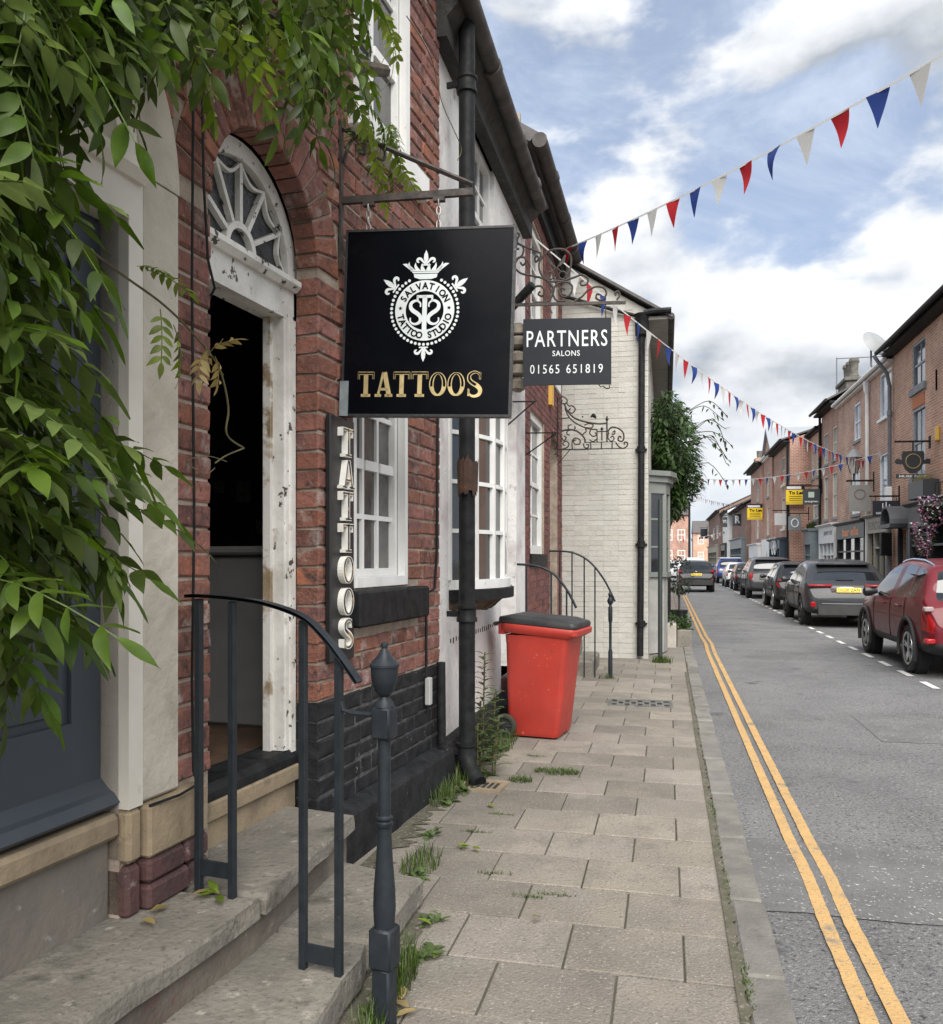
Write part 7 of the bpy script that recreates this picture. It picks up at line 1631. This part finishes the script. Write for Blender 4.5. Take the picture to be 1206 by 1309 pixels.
# ---- planters and railings by the bay
def planter(label, x0, x1, y0, y1, h, m_):
    o = empty('planter', ((x0+x1)/2, (y0+y1)/2, 0), 0, label, 'planter'); w_, d_ = (x1-x0)/2, (y1-y0)/2
    b = MB(); b.bbox(-w_, w_, -d_, d_, -.02, h, .015); b.build('trough', m_, o)
    k = MB()
    for i in range(240):
        p = Vector((rc.uniform(-w_, w_)*1.0, rc.uniform(-d_, d_)*.95, h+rc.uniform(-.03, .22)*rc.random())); leaflet(k, p, Vector((rc.uniform(-1, 1), rc.uniform(-1, 1), rc.uniform(-.2, 1))), Vector((0, 0, 1)), .09, .04, .3, .1, rc.random())
    tag(k.build('planting', CLEAF, o, True, fix=False), kind='stuff')
    return o
planter('pale timber planter with green plants by the kerb before the bay window', -.18, .16, 15.2, 16.4, .42, mat('pale_timber', (.42, .39, .34), (.32, .29, .25), 5, .8)); planter('low stone planter at the kerb edge beside the pale one', .17, .43, 15.35, 16.5, .30, STONE)
RL = empty('railing', (.02, 16.6, 0), R(88), 'short dark iron railing with sloping top in front of the bay window', 'railing')
for i in range(9): MB().tube([(i*.16, 0, .1), (i*.16, 0, 1.15+.0*i)], .012, 6).build('baluster', BLACKM, RL)
MB().tube([(-.05, 0, .75), (0, 0, 1.1), (.15, 0, 1.17), (1.35, 0, 1.17)], .02, 6).build('top_rail', BLACKM, RL, True)
SHB = empty('round_shrub', (.28, 20.5, 0), 0, 'dark round clipped shrub at the kerb beside the black crossover', 'shrub')
m = MB()
for i in range(700):
    q = Vector((rc.gauss(0, 1), rc.gauss(0, 1), rc.gauss(0, 1))).normalized(); r_ = .42*rc.uniform(.75, 1.05); leaflet(m, Vector((q.x*r_*.8, q.y*r_, 1.15+q.z*r_)), q+Vector((rc.uniform(-.5, .5), rc.uniform(-.5, .5), 0)), Vector((0, 0, 1)), .07, .035, .2, .1, rc.random())
tag(m.build('crown', mat('dark_shrub_leaf', (.018, .034, .012), (.012, .022, .009), 5, .55, rnd=.4), SHB, True, fix=False), kind='stuff'); MB().tube([(0, 0, 0), (0, 0, 1.0)], .03, 6).build('trunk', WOOD, SHB); MB().lathe([(.16, 0), (.2, .35), (.17, .35)], (0, 0, 0), 12).build('pot', BLACKM, SHB)

# ---- hanging flower basket and window box plants on the cafe
FP = [mat('pink_petal', (.62, .22, .36), None, rough=.6, rnd=.3), mat('white_petal', (.72, .66, .68), None, rough=.6, rnd=.1), mat('mauve_petal', (.40, .20, .42), None, rough=.6, rnd=.3)]
HBK = empty('flower_basket', (6.62, 23.5, 2.78), 0, 'overflowing hanging basket of pink and white flowers by the grey cafe front', 'flowers')
ml = MB(); mf = [MB(), MB(), MB()]
for i in range(900):
    z = rc.uniform(-1.15, .38); rr_ = (.38 if z > -.1 else .38*max(.25, 1+.6*z)); a = rc.uniform(0, 2*PI); p = Vector((rr_*math.cos(a)*rc.uniform(.6, 1.1)-(.25 if z < -.3 else 0), rr_*math.sin(a)*rc.uniform(.6, 1.1), z)); d = Vector((math.cos(a), math.sin(a), rc.uniform(-.6, .5)))
    if i % 5 < 3:
        t = rc.choice(mf)
        for k in range(4): leaflet(t, p, d+Vector((rc.uniform(-1, 1), rc.uniform(-1, 1), rc.uniform(-1, 1))), Vector((0, 0, 1)), .05, .045, 0, .05, rc.random())
    else: leaflet(ml, p, d, Vector((0, 0, 1)), .10, .05, .3, .1, rc.random())
tag(ml.build('basket_leaves', CLEAF, HBK, True, fix=False), kind='stuff')
for t, q in zip(mf, FP): tag(t.build('blossom', q, HBK, True, fix=False), kind='stuff')
MB().lathe([(.1, -.35), (.32, -.1), (.36, .1), (.34, .1)], (0, 0, 0), 14).build('basket', BLACKM, HBK); MB().tube([(0, 0, .1), (0, 0, .7), (.65, 0, .75)], .015, 6).build('hanger', BLACKM, HBK, True)
GRS2 = mat('dry_grass', (.30, .25, .09), (.22, .2, .07), 6, .8, rnd=.3, translucent=.3)
def tuft(name, label, loc, n, h, spread, m_=None, cat='grass', lean=.5, wide=.006, parent=None):
    k = MB()
    for i in range(int(n*1.7)):
        a, r_ = rc.uniform(0, 2*PI), rc.random()**.6; b = Vector((spread[0]*r_*math.cos(a), spread[1]*r_*math.sin(a), -.004)); a2 = rc.uniform(0, 2*PI); hh = h*rc.uniform(.3, 1.0)*.85; l_ = lean*hh*rc.uniform(.2, 1.2)
        d = Vector((math.cos(a2), math.sin(a2), 0)); s_ = Vector((-d.y, d.x, 0))*wide*.55*rc.uniform(.6, 1.2)
        p1 = b+d*l_*.3+Vector((0, 0, hh*.6)); p2 = b+d*l_+Vector((0, 0, hh))
        k.add([b-s_, b+s_, p1+s_*.8, p1-s_*.8, p2], [(0,1,2,3), (3,2,4)], rc.random())
    o = k.build(name, m_ or GRASS, parent, fix=False); o.location = loc; tag(o, label, cat, 'weed tufts along the pavement', 'stuff'); return o
GRASS = mat('weed_grass', (.085, .135, .022), (.05, .085, .015), 5, .6, rnd=.4, translucent=.3)
tuft('roof_plants', 'dry grassy plants in the dark window box above the cafe front', (6.93, 25.8, 3.7), 160, .3, (.18, .7), GRS2, 'plant', .5, .012)
tuft('roof_plants', 'green plants growing on top of the grey bow-fronted shop', (6.95, 44.4, 3.0), 150, .5, (.2, .8), CLEAF, 'plant', .6, .03)
# ---- grass along the walls and in the joints
tuft('grass_tuft', 'long green grass beside the lower stone step and newel post', (-.955, 2.93, 0), 170, .20, (.05, .22)); tuft('grass_tuft', 'grass clump in front of the lower stone step beyond the post', (-.94, 2.62, 0), 90, .15, (.05, .14))
tuft('grass_tuft', 'grass growing along the foot of the black plinth', (-1.42, 5.35, 0), 120, .17, (.09, .26)); tuft('grass_tuft', 'grassy weeds around the downpipe foot', (-1.40, 5.75, 0), 120, .2, (.13, .16))
tuft('grass_tuft', 'small grass patch at the far corner of the lower step', (-1.22, 4.15, 0), 70, .12, (.10, .2)); tuft('grass_tuft', 'bright green mossy clump in the paving in front of the bin', (-.78, 6.15, 0), 260, .045, (.17, .09), None, 'grass', 1.5, .005)
tuft('grass_tuft', 'small green clump in the paving near the drain gully', (-1.0, 5.85, 0), 110, .06, (.09, .07), None, 'grass', 1.2, .005); tuft('grass_tuft', 'thin weeds at the foot of the white wall beside the bin', (-1.33, 6.9, 0), 90, .16, (.10, .5))
tuft('grass_tuft', 'green weeds at the base of the slim post by the gable', (-.07, 13.0, 0), 90, .16, (.16, .10), None, 'grass', .8, .012); tuft('grass_tuft', 'sparse weeds around the black handrail post', (-.76, 11.1, 0), 40, .1, (.12, .08))
for i, (x, y) in enumerate(((-.62, 3.85), (-.5, 3.9), (-1.06, 4.7), (-.98, 5.05), (.29, 3.25), (.28, 4.2), (.28, 5.4), (-.83, 4.1), (-1.0, 6.6), (.285, 2.75))):
    tuft('moss_strip', 'thin line of moss and grass in a paving joint, '+['by the middle slabs', 'next to the middle slabs', 'near the black plinth', 'by the plinth grass', 'at the near kerb', 'at the kerb by the repaired road strip', 'at the kerb past the repaired strip', 'between near slabs', 'in front of the bin', 'at the nearest kerb stone'][i], (x, y, -.002), 46, .03, (.09, .012) if i < 4 or i > 6 else (.015, .2), None, 'grass', 1.2, .004)
# tall weed by the downpipe
TW = empty('tall_weed', (-1.30, 6.0, 0), 0, 'tall willowherb-like weed growing beside the black downpipe', 'plant')
for q, (dx_, dy_, h_) in enumerate(((0, 0, .88), (.05, .08, .6), (-.05, .12, .5), (.09, -.03, .42), (-.02, -.1, .38))):
    MB().tube([(dx_, dy_, 0), (dx_*1.1, dy_*1.1, h_*.5), (dx_*1.25+.01, dy_*1.2, h_)], .006, 5).build('stem', STEM, TW)
    k = MB(); nl = int(h_*60)
    for i in range(nl):
        t = lerp(.15, 1.0, i/nl); a = i*2.4; leaflet(k, Vector((dx_*(1+.25*t), dy_*(1+.2*t), h_*t)), Vector((math.cos(a), math.sin(a), .55)), Vector((0, 0, 1)), .17*(1-.45*t), .034, .35, .1, rc.random())
    k.build('leaves', mat('weed_leaf', (.10, .15, .045), (.07, .11, .03), 6, .6, rnd=.25, translucent=.3), TW, True, fix=False)
# fallen leaves
FL = ['brown curled fallen leaf on the paving near the gully side of the far slabs', 'pale fallen leaf in the middle of the near paving', 'yellowed fallen leaf beside the grass at the lower step', 'small pale leaf lying right of the newel post in the grass', 'green-yellow leaf at the foot of the dark footing bricks on the upper step', 'dry leaf in the corner where upper step meets footing bricks', 'pale leaf on the upper step nearest the handrail', 'lone dry leaf on the upper step under the blue door', 'yellow leaf on the paving along the black plinth', 'dry leaf caught at the base of the newel post', 'small dry leaf beyond the lower step corner', 'curled dry leaf beside the first handrail upright']
for i, (x, y, z) in enumerate(((-1.03, 4.42, .01), (-.55, 3.62, .01), (-.86, 3.15, .01), (-.91, 2.83, .012), (-1.64, 2.72, .35), (-1.67, 2.62, .35), (-1.58, 2.75, .35), (-1.70, 2.5, .35), (-1.12, 5.2, .01), (-.9, 2.72, .012), (-.98, 3.45, .01), (-1.62, 2.78, .35))):
    k = MB()
    for q in range(1 if i % 3 else 3): leaflet(k, Vector((rc.uniform(-.02, .02), rc.uniform(-.02, .02), .004)), Vector((rc.uniform(-1, 1), rc.uniform(-1, 1), .12)), Vector((0, 0, 1)), .075, .035, .1, .16, rc.random())
    o = k.build('fallen_leaf', DRYLEAF if i % 2 else YLEAF, None, True, fix=False); o.location = (x, y, z); tag(o, FL[i], 'leaf', 'fallen leaves')

# broad-leaved weeds among the grass
for i, (x, y, sz) in enumerate(((-1.36, 5.2, .10), (-1.33, 5.5, .12), (-1.27, 5.9, .12), (-1.36, 6.4, .11), (-.96, 2.78, .09), (-.93, 3.2, .10), (-1.30, 4.6, .08), (-1.2, 4.0, .09), (-1.3, 6.75, .10), (-.98, 3.5, .07))):
    k = MB()
    for q in range(16): a = q*2.4; leaflet(k, Vector((rc.uniform(-.03, .03), rc.uniform(-.06, .06), .004)), Vector((math.cos(a), math.sin(a), rc.uniform(.15, 1.1))), Vector((0, 0, 1)), sz*rc.uniform(.5, 1.1), sz*.33, .35, .12, rc.random())
    o = k.build('broad_weed', MT['weed_leaf'], None, True, fix=False); o.location = (x, y, 0)
    tag(o, ['low broad-leaved weed at the plinth foot before the gully', 'low broad-leaved weed touching the gully', 'broad-leaved weed at the foot of the tall weed', 'broad-leaved weed by the white wall', 'small broad-leaved weed right behind the newel post', 'broad-leaved weed against the lower step edge', 'small broad-leaved weed midway along the black plinth', 'small broad-leaved weed just past the lower step', 'broad-leaved weed nearest the bin wheel', 'tiny broad-leaved weed at the lower step corner'][i], 'weed', 'broad-leaved weeds along the wall')
# ================================================================== BUNTING
FLAG = {'red': mat('red_flag_cloth', (.50, .02, .03), None, rough=.7, translucent=.35), 'blue': mat('blue_flag_cloth', (.02, .055, .26), None, rough=.7, translucent=.35), 'white': mat('white_flag_cloth', (.62, .62, .60), None, rough=.7, translucent=.35)}
TAPE = mat('white_tape', (.60, .60, .58), None, rough=.7, translucent=.2)
def fmesh(col, sd):
    r_ = random.Random(sd); m = MB(); w_, h_ = .105, .30; rows_ = 6; tw = r_.uniform(-.35, .35); cu = r_.uniform(-.03, .03)
    v = []
    for dside in (0, 1):
        for i in range(rows_+1):
            t = i/rows_; w2 = w_*(1-t)+.002; a = tw*t
            for q in (-1, 1): v.append((q*w2*math.cos(a), q*w2*math.sin(a)+cu*math.sin(PI*t*1.2)+dside*.0015, -h_*t))
    n = 2*(rows_+1); f = []
    for b in (0, n):
        for i in range(rows_): f.append((b+2*i, b+2*i+1, b+2*i+3, b+2*i+2))
    m.add(v, f); me = m.mesh('flag', True, False); me.materials.append(FLAG[col]); return me
FM = {c: [fmesh(c, i*3+len(c)) for i in range(4)] for c in FLAG}
rf_ = random.Random(2)
def bunting(label, A, B, sag, order, sp=.42, off=0, skip=0):
    A, B = Vector(A), Vector(B); L_ = (B-A).length; n = int(L_/sp)
    P_ = lambda t: A.lerp(B, t)-Vector((0, 0, 4*sag*t*(1-t)))
    root = empty('bunting', A, 0, label, 'bunting', 'red, white and blue bunting across the street')
    pts = [P_(i/60)-A for i in range(61)]
    m = MB(); up = Vector((0, 0, .011)); d_ = (B-A).normalized(); side = Vector((-d_.y, d_.x, 0)).normalized()*.0012
    k = len(pts); v = [p+up for p in pts]+[p-up for p in pts]+[p+up+side for p in pts]+[p-up+side for p in pts]
    m.add(v, [(i, i+1, k+i+1, k+i) for i in range(k-1)]+[(2*k+i, 2*k+i+1, 3*k+i+1, 3*k+i) for i in range(k-1)]); m.build('tape', TAPE, root, fix=False)
    for i in range(skip, n):
        t = (i+.5)/n; p = P_(t)-A; tg = P_(min(t+.01, 1))-P_(max(t-.01, 0)); col = order[(i+off) % len(order)]
        o = link('flag', rf_.choice(FM[col]), None, root); o.location = p-Vector((0, 0, .004)); o.rotation_euler = (rf_.uniform(-.12, .12), -math.asin(max(-1, min(1, tg.normalized().z)))*.6, math.atan2(tg.y, tg.x)+rf_.uniform(-.25, .25))
RWB = ['red', 'blue', 'white']
def PX(u, v, d):
    a, b = (u-603)/1080., -(v-714)/1080.
    return Vector((d*(a*math.cos(YAW)-math.sin(YAW)), d*(a*math.sin(YAW)+math.cos(YAW)), CAM_H+d*b))
bunting('nearest string of red, white and blue bunting rising to the upper right', PX(718, 320, 12.2), PX(1270, 32, 6.2), .10, RWB, .405, 0)
bunting('bunting string running from the white gable down to the white downpipe across the road', (-1.50, 9.8, 5.30), PX(1112, 590, 31.5), .55, RWB, .42, 0, 2)
bunting('bunting string from the climber to the orange brick building across the road', PX(888, 611, 40), PX(1146, 572, 28.5), .45, RWB, .46, 2)
bunting('far bunting string sagging between the climber and the low brick shop', PX(872, 628, 52), PX(958, 646, 66), .25, RWB, .46, 0)
bunting('farthest bunting string low over the end of the street', PX(866, 690, 75), PX(948, 672, 78), .25, ['white', 'red', 'white', 'blue'], .46, 0)
bunting('short bunting string hanging along the window of the brown brick building', PX(1112, 590, 31.5), PX(1142, 575, 30.0), .12, RWB, .42, 1)
